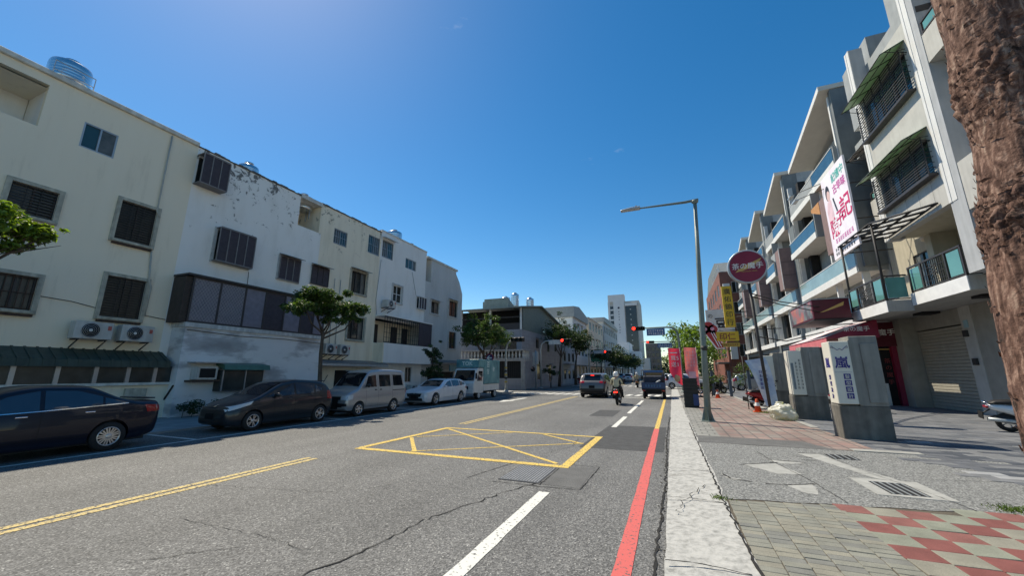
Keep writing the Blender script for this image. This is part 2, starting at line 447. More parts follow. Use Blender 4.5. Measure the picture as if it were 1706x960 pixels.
M('asphalt_old', (.12, .12, .118), .86, .15, 3, bump=.5, bscale=170, fine=.4)
paint_mat('paint_white', (.62, .62, .58))
paint_mat('paint_yellow', (.66, .46, .12), wear=.66)
paint_mat('paint_yellow_old', (.56, .43, .19), wear=.68)
paint_mat('paint_red', (.58, .12, .11), wear=.63)
ramp_mat('kerb_concrete', [(.28, (.20, .20, .19)), (.44, (.33, .33, .315)), (.56, (.41, .408, .39)), (.75, (.47, .465, .44))], 14, .88, detail=14, bump=.35, bscale=90, distort=.25, speck=((.24, .235, .22), 2.2, .60))
ramp_mat('aggregate', [(.34, (.055, .057, .055)), (.45, (.135, .139, .136)), (.54, (.22, .224, .217)), (.68, (.40, .40, .385))], 48, .85, detail=5, bump=.5, bscale=110)
M('cement_scar', (.335, .335, .315), .85, .15, 9, bump=.4, bscale=60)
M('crack', (.022, .021, .02), .95, .2)
M('paver_grey', (.215, .215, .183), .88, .16, 4, bump=.35, bscale=120, fine=.2)
M('paver_warm', (.24, .23, .188), .88, .16, 4, bump=.35, bscale=120, fine=.2)
M('paver_dark', (.18, .182, .165), .88, .16, 4, bump=.35, bscale=120, fine=.2)
M('tile_red', (.20, .068, .06), .85, .16, 5, bump=.35, bscale=120, fine=.18)
M('tile_red_pale', (.225, .09, .078), .85, .16, 5, bump=.35, bscale=120, fine=.18)
M('tile_sage', (.215, .225, .18), .85, .16, 5, bump=.35, bscale=120, fine=.18)
M('slate_a', (.06, .068, .082), .8, .15, 5, bump=.3, bscale=60, fine=.15)
M('slate_b', (.105, .112, .125), .8, .15, 5, bump=.3, bscale=60, fine=.15)
M('slate_c', (.16, .165, .172), .8, .15, 5, bump=.3, bscale=60, fine=.15)
M('slate_pale', (.30, .305, .31), .7, .1, 5)
brick_mat('pavers_far', (.245, .15, .13), (.225, .20, .175), (.12, .10, .092), .3, .3, 0, .07, var=.3)
brick_mat('slate_far', (.085, .095, .11), (.17, .175, .185), (.07, .07, .075), .45, .222, .5, .04)
M('soil', (.10, .085, .065), .95, .25, 4, bump=.5)
M('iron_cover', (.06, .06, .062), .6, .2, 20, metal=.2, bump=.6, bscale=55)

# ---------------------------------------------------------------- ground, road, pavements
SW = .05                                   # height of the right pavement above the road
XW = -17.5                                 # plane of the left facades
def sheet(x0, x1, y0, y1, z): return MB().quad((x0, y0, z), (x1, y0, z), (x1, y1, z), (x0, y1, z))
struct('ground', MB().quad((-900, -300, -.03), (900, -300, -.03), (900, 1500, -.03), (-900, 1500, -.03)), M('ground_earth', (.13, .125, .115), .95, .2, .4, fine=.2))
road = struct('road', sheet(-13.0, -.18, -25, 420, 0), MATS['asphalt'])
cross = struct('side_road', sheet(-90, -13.0, 32.6, 37.2, -.002).quad((-.18, 40.5, -.002), (70, 40.5, -.002), (70, 47.5, -.002), (-.18, 47.5, -.002)), MATS['asphalt'])
lp = struct('left_pavement', MB().box(-17.6, -13.0, -25, 31.0, -.02, .05).box(-17.6, -13.0, 38.4, 300, -.02, .06), M('left_paving', (.27, .275, .275), .85, .2, 2, bump=.2, fine=.15))
MB().prism([(-13.0, 28.4), (-12.45, 28.5), (-12.2, 29.4), (-12.5, 31.0), (-14.5, 31.6), (-14.5, 30), (-13.0, 30)], -.01, .14, WORLD, 'un').build('kerb', MATS['kerb_concrete'], lp)

def mark(name, pts, mat, z=.005):
    mb = MB(); k = len(pts); mb.add([(x, y, z) for x, y in pts], [list(range(k))]); return mb.build(name, mat, road)
def stripe(name, x0, y0, x1, y1, w, mat, z=.005):
    d = Vector((x1 - x0, y1 - y0, 0)).normalized(); s = Vector((d.y, -d.x, 0)) * w / 2
    n = max(1, int(math.hypot(x1 - x0, y1 - y0) / .25)); rg = random.Random(int(abs(x0 * 31 + y0 * 17)))
    L, Rr = [], []
    for i in range(n + 1):
        p = Vector((x0, y0, z)).lerp(Vector((x1, y1, z)), i / n); L.append(p - s * rg.uniform(.93, 1.05)); Rr.append(p + s * rg.uniform(.93, 1.05))
    return MB().add(L + Rr, [(i, n + 1 + i, n + 2 + i, i + 1) for i in range(n)]).build(name, mat, road)
PW, PY, PO, PR = MATS['paint_white'], MATS['paint_yellow'], MATS['paint_yellow_old'], MATS['paint_red']
for a, b in ((-2, 5.5), (12.5, 15.6), (16.9, 24.9)): stripe('lane_line', -1.77, a, -1.76, b, .155, PW)
for x in (-6.69, -6.51): stripe('centre_line', x, -6, x + .06, 5.9, .115, PO)
for x in (-6.47, -6.29): stripe('centre_line', x, 11.4, x + .05, 27.5, .1, PO)
stripe('edge_line', -.49, -3, -.555, 12.6, .145, PR); stripe('edge_line', -.555, 12.62, -.56, 26.5, .13, PY)

# yellow hatched box
bx = [(-6.49, 6.98), (-1.86, 7.0), (-1.84, 10.5), (-6.3, 10.55)]
stripe('box_line', -6.5, 7.0, -1.78, 7.02, .17, PY, .006); stripe('box_line', -1.87, 6.94, -1.86, 10.55, .17, PY, .0065)
stripe('box_line', -6.4, 10.48, -1.94, 10.46, .13, PY, .006); stripe('box_line', -6.45, 7.08, -6.33, 10.42, .17, PY, .0065)
stripe('box_line', -6.2, 10.3, -2.05, 7.2, .09, PY, .0055); stripe('box_line', -5.2, 7.15, -2.05, 9.45, .065, PY, .0052)
stripe('box_line', -6.2, 8.75, -4.2, 10.35, .06, PY, .0052); stripe('box_line', -6.25, 8.6, -5.1, 7.15, .09, PY, .0055); stripe('box_line', -3.3, 10.35, -2.05, 9.35, .08, PY, .0055)
# parking bay lines, arrow, stop line and zebra
for y in (6.35, 10.95, 15.3, 20.9): stripe('bay_line', -13.0, y, -10.95, y, .1, PW)
stripe('bay_line', -10.95, -4, -10.9, 25.6, .1, PW)
mark('road_arrow', [(-9.2, 20.6), (-8.75, 22.1), (-8.95, 22.1), (-8.9, 24.6), (-9.15, 24.6), (-9.2, 22.1), (-9.55, 22.1)], PW)
stripe('stop_line', -6.2, 27.7, -.7, 27.7, .3, PW)
for i in range(19): stripe('zebra_bar', -12.4 + i * .66, 29.6, -12.25 + i * .66, 31.6, .36, PW)
for i in range(17): stripe('zebra_bar', -12.0 + i * .7, 50.0, -11.9 + i * .7, 52.6, .36, PW)
for i in range(5): stripe('zebra_bar', -2.6 - .1 * i, 34.2 + i * 2.6, -1.9 - .1 * i, 34.2 + i * 2.6, .5, PW)
for i in range(12): stripe('lane_line', -1.9, 58 + i * 10, -1.9, 62 + i * 10, .15, PW)
stripe('centre_line', -6.4, 54, -6.4, 200, .15, PO)
# patches, covers and cracks
def patch(pts, mat, z=.003): return mark('asphalt_patch', pts, mat, z)
patch([(-2.05, 8.95), (-.3, 9.0), (-.3, 13.0), (-1.95, 12.9)], MATS['asphalt_patch'])
patch([(-3.1, 15.4), (-2.2, 15.4), (-2.2, 18.0), (-3.1, 18.0)], MATS['asphalt_patch'])
patch([(-2.0, 5.85), (-1.35, 5.85), (-1.35, 7.1), (-2.0, 7.1)], MATS['asphalt_old'])
cov = MB().box(-2.62, -1.97, 5.86, 6.85, -.02, .0075).build('manhole_cover', MATS['iron_cover'], road)
g_ = MB()
for i in range(14): g_.box(-2.6 + i * .0455, -2.585 + i * .0455, 5.9, 6.82, .0074, .0105)
for i in range(19): g_.box(-2.6, -1.99, 5.9 + i * .05, 5.913 + i * .05, .0073, .0102)
g_.build('cover_ribs', M('rib_iron', (.26, .265, .27), .55, .15, 20), cov)
def crack(pts, w, seed, parent=road, z=.0062, amp=.05):
    rg = random.Random(seed); P = []
    for (a, b), (c, d) in zip(pts[:-1], pts[1:]):
        k = max(2, int(math.hypot(c - a, d - b) / .07))
        for i in range(k): P.append((a + (c - a) * i / k + rg.gauss(0, amp * .35), b + (d - b) * i / k + rg.gauss(0, amp * .35)))
    P.append(pts[-1]); L, Q = [], []
    for i, p in enumerate(P):
        q = P[min(i + 1, len(P) - 1)]; o = P[max(i - 1, 0)]; d = Vector((q[0] - o[0], q[1] - o[1], 0))
        d = d.normalized() if d.length > 1e-6 else Vector((0, 1, 0)); s = Vector((d.y, -d.x, 0)) * w * rg.uniform(.3, 1.1) * .5
        L.append(Vector((p[0], p[1], z)) - s); Q.append(Vector((p[0], p[1], z)) + s)
    n = len(P); return MB().add(L + Q, [(i, n + i, n + i + 1, i + 1) for i in range(n - 1)]).build('crack', MATS['crack'], parent)
crack([(-3.0, 2.2), (-2.75, 3.2), (-2.7, 4.0), (-2.45, 4.7), (-2.15, 5.6), (-1.9, 6.0)], .022, 1)
crack([(-6.4, 4.0), (-5.3, 4.2), (-4.4, 4.4), (-3.9, 5.0)], .008, 2)
crack([(-5.2, 3.0), (-4.2, 3.05), (-3.2, 3.0)], .006, 3)
crack([(-3.1, 5.75), (-2.9, 6.6), (-2.75, 7.15)], .02, 4, amp=.01); crack([(-2.0, 5.72), (-1.33, 5.78), (-1.3, 7.2), (-1.95, 7.2)], .018, 5, amp=.012)
crack([(-2.65, 5.72), (-1.95, 5.75)], .02, 15, amp=.01); crack([(-1.93, 5.8), (-1.93, 6.9)], .018, 16, amp=.01)
crack([(-2.5, 8.0), (-2.2, 9.0), (-2.3, 10.0)], .012, 6); crack([(-4.5, 2.2), (-3.9, 2.8)], .012, 7)
crack([(-.25, 1), (-.27, 4), (-.22, 7), (-.26, 11), (-.22, 16)], .035, 8, amp=.03)
# broken edge of the road: dark crumbs and leaf litter along the gutter
rg = random.Random(5); lit = MB()
for i in range(150):
    x, y = -.2 + rg.gauss(-.03, .05), rg.uniform(3, 13); r = rg.uniform(.006, .022)
    a = rg.uniform(0, 6.28); lit.add([(x + r * math.cos(a + k * 1.57) * rg.uniform(.6, 1.2), y + r * math.sin(a + k * 1.57) * rg.uniform(.6, 1.2), .01) for k in range(4)] + [(x, y, .01 + r * .5)], [(0, 1, 4), (1, 2, 4), (2, 3, 4), (3, 0, 4)])
lit.build('gravel_litter', M('litter', (.05, .045, .035), .95, .3, 20), None, kind='stuff', label='dark grit and leaf crumbs along the road edge by the kerb', cat='grit')

# kerb slab with a ragged inner edge
def strip(name, left, right, n, mat, y0, y1, zl, zr, amp=0.0, parent=None, seed=3, **k):
    rg = random.Random(seed); L, Q = [], []
    for i in range(n + 1):
        y = y0 + (y1 - y0) * (i / n) ** 1.6; L.append((left(y) + rg.gauss(0, amp * .5), y, zl)); Q.append((right(y) + rg.gauss(0, amp), y, zr))
    return MB().add(L + Q, [(i, n + 1 + i, n + 2 + i, i + 1) for i in range(n)]).build(name, mat, parent, **k)
kr = lambda y: .50 - .012 * max(0, y - 4) if y < 18 else .33
kerb = strip('kerb_slab', lambda y: -.19, lambda y: kr(y) + .02, 400, MATS['kerb_concrete'], -6, 220, .012, .056, .012, kind='structure')
for y in (3.9, 5.75, 7.4, 9.2, 10.8, 12.4, 14.2, 16.0, 18.2, 20.5, 22.8, 25.2): crack([(-.18, y), (.1, y + .03), (.45, y - .02)], .02, int(y * 7), kerb, .056, .015)
crack([(-.1, 5.2), (.1, 5.9), (.3, 6.5)], .012, 91, kerb, .057)
# joint between kerb and paving, with weeds and dirt
crack([(.515, 2), (.53, 3.5), (.5, 4.6), (.46, 5.8), (.44, 7.5), (.42, 9), (.4, 11), (.37, 14)], .03, 33, kerb, SW + .0095, .025)

pave = struct('pavement', sheet(kr(0) - .08, 14.0, -8, 220, SW - .006), MATS['soil'])
# grey running-bond pavers and the red and sage checkerboard by the camera
def piece(mats, sx, sy, h=.03): 
    me = MB().box(-sx / 2, sx / 2, -sy / 2, sy / 2, -.02, h).mesh(mats, bevel=.0035); return me
bl = [piece(MATS[k], .192, .094) for k in ('paver_grey', 'paver_warm', 'paver_dark', 'paver_grey')]
ck = {'r': [piece(MATS[k], .298, .298) for k in ('tile_red', 'tile_red_pale')], 's': [piece(MATS[k], .298, .298) for k in ('tile_sage', 'paver_warm')]}
def far_y(x): return 5.93 + (x - .55) * .19
rg = random.Random(11); np_ = 0
rot = .012
for c in range(6):
    for r in range(34):
        x, y = .62 + c * .2, 6.55 - r * .1 - (.05 if c % 2 else 0)
        if y > far_y(x) - .02 or y < 3.35 or x < kr(y) + .09: continue
        o = link('paver', rg.choice(bl), pave); o.location = (x + rg.gauss(0, .002), y + rg.gauss(0, .002), SW - .028 + rg.gauss(0, .0015)); o.rotation_euler = (rg.gauss(0, .008), rg.gauss(0, .006), rg.gauss(0, .01))
# half pavers that fill the row beside the ragged kerb
for r in range(34):
    y = 6.5 - r * .1
    if y > far_y(.5) or y < 3.35: continue
for c in range(10):
    for r in range(12):
        x, y = 1.82 + c * .303 + .0 * r, 6.98 - r * .303
        if y > far_y(x) + .02 or y < 3.5 or x > 4.6: continue
        red = (c + r) % 2 == (1 if True else 0)
        o = link('paver', rg.choice(ck['r' if red else 's']), pave); o.location = (x - .04 * (y - 6), y, SW - .0285 + rg.gauss(0, .0015)); o.rotation_euler = (rg.gauss(0, .006), rg.gauss(0, .006), .04 + rg.gauss(0, .008))
# exposed-aggregate driveway
mb = MB(); nx = 40
top = lambda x: 10.35 + .05 * math.sin(x * 3); bot = lambda x: far_y(x) + .03 + .02 * math.sin(x * 9)
drive = MB().add([(.42 + i * 8.0 / nx, bot(.42 + i * 8.0 / nx), SW) for i in range(nx + 1)] + [(.36 + i * 8.0 / nx, top(.36 + i * 8.0 / nx) , SW) for i in range(nx + 1)], [(i, i + 1, nx + 2 + i, nx + 1 + i) for i in range(nx)])
drive.build('driveway', MATS['aggregate'], pave)
MB().add([(.4, 10.33, SW + .003), (3.0, 10.33, SW + .003), (2.65, 11.3, SW + .003), (.38, 11.35, SW + .003)], [(0, 1, 2, 3)]).build('asphalt_patch', MATS['asphalt_old'], pave)
MB().quad((.36, 10.4, SW - .001), (3.75, 10.4, SW - .001), (3.75, 60, SW - .001), (.3, 60, SW - .001)).build('red_paving', MATS['pavers_far'], pave)
MB().quad((.36, 11.2, SW + .002), (.98, 11.2, SW + .002), (.98, 60, SW + .002), (.3, 60, SW + .002)).build('grey_paving', brick_mat('pavers_grey_far', (.20, .20, .185), (.25, .245, .225), (.11, .11, .10), .3, .3, .5, .06), pave)
MB().quad((3.75, 10.4, SW - .001), (13.9, 10.4, SW - .001), (13.9, 60, SW - .001), (3.75, 60, SW - .001)).build('forecourt', MATS['slate_far'], pave)
MB().box(3.62, 3.8, 14.2, 40, SW - .02, SW + .012).box(3.3, 4.4, 10.36, 10.62, SW - .02, SW + .009).build('edging', M('edging', (.30, .30, .28), .85, .15, 5), pave)
# slate tiles
sm = [piece(MATS[k], .44, .215, .03) for k in ('slate_a', 'slate_b', 'slate_b', 'slate_c')] + [piece(MATS['slate_pale'], .44, .215, .03)]
cnt = 0
for r in range(26):
    for c in range(14):
        x, y = 3.75 + c * .45 + (.225 if r % 2 else 0), 7.75 + r * .222
        lim = 4.6 - .22 * (y - 7.4) + .35 * math.sin(y * 5) if y < 10.6 else 3.95
        if x < lim or x > 9.4 or y > 13.4 or y < 7.7 + .12 * max(0, x - 6) or cnt >= 290: continue
        if c < 6 and rg.random() < .04 and y < 10: continue
        me = sm[4] if (rg.random() < .02) else sm[rg.randrange(4)]
        o = link('slate_tile', me, pave); o.location = (x, y, SW - .022 + rg.gauss(0, .001)); o.rotation_euler = (rg.gauss(0, .004), rg.gauss(0, .004), 0); cnt += 1
# cement scars, cracks and drains in the driveway
def scar(pts, seed=1):
    rg = random.Random(seed); P = []
    for (a, b), (c, d) in zip(pts, pts[1:] + pts[:1]):
        for i in range(6): P.append((a + (c - a) * i / 6 + rg.gauss(0, .012), b + (d - b) * i / 6 + rg.gauss(0, .012), SW + .003))
    MB().add(P, [list(range(len(P)))]).build('cement_scar', MATS['cement_scar'], pave)
scar([(1.0, 8.15), (1.55, 8.45), (1.75, 7.7), (1.4, 7.62)], 1); scar([(1.35, 6.95), (1.72, 7.1), (1.65, 6.55), (1.5, 6.6)], 2)
scar([(1.5, 8.75), (2.05, 8.65), (1.75, 8.5), (1.55, 8.5)], 3); scar([(2.15, 9.6), (2.5, 9.75), (2.75, 8.5), (3.0, 7.75), (2.7, 7.85), (2.45, 8.7)], 4)
scar([(.55, 7.2), (.85, 7.0), (.7, 6.95)], 6)
crack([(.95, 8.1), (1.3, 8.35), (1.6, 8.55)], .03, 21, pave, SW + .006, .02); crack([(1.1, 6.9), (1.4, 6.95), (1.75, 7.15)], .026, 22, pave, SW + .006, .02)
crack([(1.45, 9.6), (1.55, 8.5), (1.75, 7.4), (1.85, 6.3)], .014, 23, pave, SW + .006, .012); crack([(1.5, 8.75), (2.05, 8.72)], .02, 24, pave, SW + .006, .02)
crack([(2.2, 9.7), (2.9, 9.75)], .03, 25, pave, SW + .006, .02); crack([(2.6, 9.3), (2.75, 8.3), (3.0, 7.2), (3.1, 6.5)], .012, 26, pave, SW + .006, .012)
crack([(2.5, 8.2), (3.2, 8.0), (4.4, 8.3)], .01, 27, pave, SW + .006, .02); crack([(.6, 7.3), (.7, 7.0), (.95, 6.95)], .03, 28, pave, SW + .006, .03)
crack([(2.0, 9.3), (2.3, 9.25)], .025, 29, pave, SW + .006, .02); crack([(2.05, 8.95), (2.3, 9.0)], .025, 30, pave, SW + .006, .02)
def drain(x0, x1, y0, y1, nbar, rim):
    t = thing('drain_grate', 'black slotted drain grate in a pale concrete collar on driveway' if rim else 'small black drain grate flush in driveway beside cement scar', 'drain', ((x0 + x1) / 2, (y0 + y1) / 2, SW))
    z = SW
    if rim: MB().box(x0 - .17, x0, y0 - .1, y1 + .17, z - .02, z + .006).box(x1, x1 + .2, y0 - .1, y1 + .17, z - .02, z + .006).box(x0, x1, y1, y1 + .17, z - .02, z + .006).box(x0, x1, y0 - .1, y0, z - .02, z + .006).build('collar', MATS['cement_scar'], t)
    MB().box(x0 + .002, x1 - .002, y0 + .002, y1 - .002, z - .01, z + .002).build('pit', MATS['dark'], t)
    for i in range(nbar):
        y = y0 + (y1 - y0) * (i + .5) / nbar; x = x0 + (x1 - x0) * (i + .5) / nbar
        MB().box(x - .008, x + .008, y0 + .01, y1 - .01, z + .001, z + .011).build('bar', MATS['galv'], t)
drain(2.52, 2.94, 6.95, 7.62, 5, True); drain(2.62, 3.05, 9.3, 9.75, 4, False)
# grass tuft at the tile edge by the trunk
rg = random.Random(3)
def grass(x, y, n, spread, h, label):
    mb = MB()
    for i in range(n):
        a, b = x + rg.gauss(0, spread), y + rg.gauss(0, spread * .7); an = rg.uniform(0, 6.28); hh = h * rg.uniform(.4, 1); dx, dy = math.cos(an), math.sin(an); w_ = .006
        mb.add([(a - dy * w_, b + dx * w_, SW), (a + dy * w_, b - dx * w_, SW), (a + dx * hh * .35, b + dy * hh * .35, SW + hh * .75), (a + dx * hh * .8, b + dy * hh * .8, SW + hh)], [(0, 1, 2), (1, 3, 2)])
    mb.build('grass_tuft', M('grass', (.10, .16, .035), .8, .2, 8, transl=.3, island=.35), None, recalc=False, kind='stuff', label=label, cat='grass')
grass(3.55, 6.7, 220, .12, .05, 'green grass tuft at the edge of red checker tiles'); grass(.44, 5.9, 60, .05, .05, 'small weeds in the joint of the kerb slab'); grass(3.4, 18.6, 160, .2, .08, 'weeds growing beside orange traffic cone')
# ---------------------------------------------------------------- left-hand row of houses
ramp_mat('plaster_cream', [(.22, (.68, .585, .44)), (.42, (.86, .75, .585)), (.8, (.88, .775, .61))], 1.0, .9, mapping=(2.2, 2.2, .35), bump=.12, bscale=30, speck=((.20, .18, .15), 2.6, .70), zfade=(6, 12))
ramp_mat('plaster_white', [(.25, (.74, .71, .66)), (.5, (.84, .815, .77)), (.8, (.86, .84, .80))], .9, .9, mapping=(1.8, 1.8, .6), bump=.15, bscale=30, speck=((.17, .165, .155), 2.6, .548), zfade=(6.2, 11.2))
ramp_mat('plaster_cream_old', [(.25, (.69, .60, .45)), (.5, (.84, .74, .58)), (.8, (.86, .77, .61))], 1.0, .9, mapping=(2.6, 2.6, .4), bump=.15, bscale=30, speck=((.27, .25, .2), 2.6, .585), zfade=(6.0, 11.4))
ramp_mat('plaster_pale', [(.25, (.70, .68, .64)), (.5, (.79, .775, .74)), (.8, (.82, .805, .77))], .9, .9, mapping=(1.8, 1.8, .5), bump=.1, bscale=30)
ramp_mat('plaster_grey', [(.25, (.44, .45, .44)), (.5, (.53, .54, .53)), (.8, (.58, .59, .58))], .9, .9, mapping=(1.8, 1.8, .5), bump=.1, bscale=30)
ramp_mat('plaster_patchy', [(.30, (.33, .32, .32)), (.42, (.45, .445, .45)), (.50, (.70, .70, .70)), (.8, (.76, .76, .76))], .85, .9, mapping=(.55, .55, 1.5), bump=.2, bscale=25, speck=((.12, .12, .115), 3.0, .66))
M('coping', (.66, .64, .58), .9, .2, 3, streak=.2)
M('coping_dark', (.13, .125, .12), .95, .4, 5)
M('cage_grey', (.20, .19, .19), .6, .15)
M('roof_floor', (.35, .34, .32), .9, .2, 2)
M('awning_green', (.05, .072, .055), .55, .2, 4, streak=.3)
M('awning_grey', (.20, .195, .19), .5, .2, 4, streak=.25)
M('mesh_panel_pale', (.20, .19, .23), .6, .12, 5)
M('glass_grime', (.035, .042, .040), .25, .3, 3, spec=.5)
M('wire_black', (.03, .03, .03), .7, 0)
M('pipe_grey', (.33, .33, .32), .6, .1)
K = 17.5 / 16.5
LF = FR((XW, 0, 0), (0, K, 0), (K, 0, 0))     # u, n are measured at 16.5 m and scaled to the facade
def kz(z): return 1.6 + (z - 1.6) * K
def lb(mb, u0, u1, n0, n1, z0, z1, mi=0): return mb.box(u0, u1, n0, n1, kz(z0), kz(z1), LF, mi)
def lwin(parent, u0, u1, z0, z1, **k): return window(parent, LF, u0, u1, kz(z0), kz(z1), **k)
def H(*hs): return [(a, b, kz(c), kz(d)) for a, b, c, d in hs]
ZR = 10.28
def shell(mb, u0, u1, z1, depth=9.0, near=True, far=True, z0=-1.0):
    """side walls, back and roof deck of a house"""
    a, b = kz(z0), kz(z1)
    if near: mb.quad(LF(u0, 0, a), LF(u0, 0, b), LF(u0, -depth, b), LF(u0, -depth, a))
    if far: mb.quad(LF(u1, 0, a), LF(u1, -depth, a), LF(u1, -depth, b), LF(u1, 0, b))
    mb.quad(LF(u0, -depth, a), LF(u1, -depth, a), LF(u1, -depth, b), LF(u0, -depth, b))
    mb.quad(LF(u0, 0, b - .002), LF(u1, 0, b - .002), LF(u1, -depth, b - .002), LF(u0, -depth, b - .002))
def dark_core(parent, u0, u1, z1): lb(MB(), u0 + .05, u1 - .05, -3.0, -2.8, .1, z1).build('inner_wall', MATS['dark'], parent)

def ac_unit(u, z, label, w=.86, h=.55, d=.33, fr=LF, n0=.12, brackets=True, group='air conditioner units on the facades'):
    o = fr(u + w / 2, n0, kz(z)); t = thing('air_conditioner', label, 'air conditioner', o, group=None)
    zz = kz(z)
    MB().box(u, u + w, n0, n0 + d, zz, zz + h, fr).build('casing', MATS['ac_white'], t, bevel=.015)
    f = MB(); c = fr(u + w * .40, n0 + d + .012, zz + h * .5); r = h * .42
    ax = 'x' if abs(fr.N.x) > .5 else 'y'
    f.lathe([(r, -.01), (r, .012), (r * .93, .012), (r * .93, -.01)], c, ax, 24, cap=False)
    for k in range(1, 5): f.lathe([(r * k / 5 - .004, .006), (r * k / 5 + .004, .006), (r * k / 5 + .004, .012), (r * k / 5 - .004, .012)], c, ax, 20, cap=False)
    f.build('fan_guard', MATS['frame_alu'], t)
    MB().lathe([(r * .92, -.006), (r * .92, .0)], c, ax, 24).build('fan', MATS['dark'], t)
    MB().lathe([(r * .2, .0), (r * .2, .014)], c, ax, 14).build('fan_hub', MATS['white_plastic'], t)
    MB().box(u + w * .84, u + w * .94, n0 + d + .001, n0 + d + .006, zz + h * .55, zz + h * .8, fr).build('badge', M('badge_red', (.45, .1, .08), .5), t)
    if brackets:
        for uu in (u + .1, u + w - .14): MB().box(uu, uu + .04, .002, n0 + d + .02, zz - .04, zz - .002, fr).prism([(.0, zz - .3), (n0 + d, zz - .04), (n0 + d - .05, zz - .04), (.0, zz - .25)], uu + .01, uu + .03, fr, 'nz').build('bracket', MATS['iron'], t)
    return t

def water_tank(x, y, z, r, h, label):
    t = thing('water_tank', label, 'water tank', (x, y, z))
    m = MB(); prof = [(r * .9, 0), (r, .04)]
    for i in range(5): zz = .1 + (h - .2) * i / 5; dz = (h - .2) / 5; prof += [(r, zz), (r * 1.015, zz + dz * .3), (r, zz + dz * .6)]
    prof += [(r, h - .08), (r * .96, h), (r * .3, h + .16), (.02, h + .18)]
    m.lathe(prof, (x, y, z), 'z', 32); m.build('drum', MATS['steel'], t)
    MB().lathe([(.2, h + .15), (.2, h + .22), (.02, h + .25)], (x, y, z), 'z', 16).build('lid', MATS['steel'], t)
    s = MB()
    for k in range(4):
        a = k * 1.57 + .4; s.tube([(x + r * .8 * math.cos(a), y + r * .8 * math.sin(a), z - .5), (x + r * .8 * math.cos(a), y + r * .8 * math.sin(a), z)], .03, 6)
    s.build('stand', MATS['galv'], t); return t

# --- house A: cream, nearest
A = thing('house', 'cream plastered house with long green lean-to awning behind the navy sedan', 'house', LF(4, -4, 0))
hA = H((4.82, 5.64, 8.51, 9.36), (3.8, 4.7, 5.95, 6.82), (6.08, 7.04, 5.9, 7.24), (3.62, 4.75, 3.3, 4.25), (6.16, 7.16, 3.35, 4.67), (-6, 3.95, 8.62, 10.0))
m = MB(); wall(m, LF, -6, 7.9, -.3, kz(ZR), hA, .18); shell(m, -6, 7.9, ZR - .4, far=True)
m.build('wall', MATS['plaster_cream'], A)
lb(MB(), -6, 7.88, -1.6, .10, ZR, ZR + .16).build('coping', MATS['coping'], A, bevel=.02)
lb(MB(), -6, 3.95, -1.5, -1.3, 8.2, ZR).prism([(-1.3, kz(8.4)), (-.01, kz(8.4)), (-.01, kz(ZR)), (-1.3, kz(ZR))], 3.96, 4.1, LF, 'nz').build('terrace_wall', MATS['plaster_pale'], A)
lb(MB(), -6, 3.94, -1.3, -.19, 8.4, 8.6).build('terrace_floor', MATS['roof_floor'], A)
dark_core(A, -6, 7.9, 8.0)
lwin(A, 4.82, 5.64, 8.51, 9.36, gm=MATS['glass_teal'], fm=MATS['frame_alu'], n=-.07)
lwin(A, 3.8, 4.7, 5.95, 6.82, grille=.12, louvre=True, sill=MATS['sill_cream'], trim=MATS['sill_cream'], gm=MATS['glass_grime'], gmat=MATS['iron'])
lwin(A, 6.08, 7.04, 5.9, 7.24, grille=.12, louvre=True, sill=MATS['sill_cream'], trim=MATS['sill_cream'], gm=MATS['glass_grime'], gmat=MATS['iron'])
lwin(A, 3.62, 4.75, 3.3, 4.25, grille=.14, cols=3, sill=MATS['sill_cream'], trim=MATS['sill_cream'], gm=MATS['glass_grime'], gmat=MATS['iron_rust'])
lwin(A, 6.16, 7.16, 3.35, 4.67, grille=.12, louvre=True, sill=MATS['sill_cream'], trim=MATS['sill_cream'], gm=MATS['glass_grime'], gmat=MATS['iron'])
# rust stains under the sills are their own streaks of rusty iron
for u0, u1, z in ((6.12, 7.2, 3.24), (6.05, 7.08, 5.79), (3.6, 4.8, 3.19)):
    lb(MB(), u0, u1, .0, .105, z - .06, z).build('rusty_ledge', MATS['iron_rust'], A)
p = MB().tube([LF(7.0, .05, kz(10.2)), LF(7.02, .05, kz(7.2)), LF(7.13, .05, kz(7.0))], .028, 6).tube([LF(7.1, .05, kz(5.75)), LF(7.2, .05, kz(4.75)), LF(7.3, .05, kz(4.5)), LF(7.28, .05, kz(3.5))], .03, 6)
p.build('drain_pipe', M('pipe_cream', (.42, .41, .36), .6), A)
MB().tube([LF(4.75, .03, kz(3.75)), LF(5.5, .03, kz(3.7)), LF(6.1, .03, kz(3.58))], .012, 5).build('cable', MATS['wire_black'], A); MB().tube([LF(7.3, .03, kz(3.52)), LF(7.9, .03, kz(3.45))], .012, 5).build('cable', MATS['wire_black'], A)
# lean-to with its glazed strip
aw = MB().prism([(.0, kz(2.32)), (.62, kz(1.98)), (.66, kz(1.78)), (.62, kz(1.78)), (.58, kz(1.93)), (.0, kz(2.26))], -6, 8.0, LF, 'nz').build('awning', MATS['awning_green'], A)
rb = MB()
for i in range(60): u = -6 + i * .235; rb.prism([(.0, kz(2.322)), (.62, kz(1.985)), (.665, kz(1.78)), (.67, kz(1.78)), (.63, kz(2.0)), (.0, kz(2.34))], u, u + .05, LF, 'nz')
rb.build('corrugation', MATS['awning_green'], aw)
lb(MB(), -6, 8.45, .0, .52, 1.22, 1.30).build('ledge', MATS['coping'], A)
us = [-3.2, -1.9, -.6, .7, 2.0, 3.3, 4.6, 5.42, 6.22, 6.98, 7.68, 8.4]
for i, u in enumerate(us): lb(MB(), u - .05, u + .05, .42, .50, 1.30, 1.80).build('mullion', MATS['frame_alu'], A)
for a, b in zip(us[:-1], us[1:]): lb(MB(), a + .05, b - .05, .44, .455, 1.30, 1.82).build('pane', MATS['glass_grime'], A)
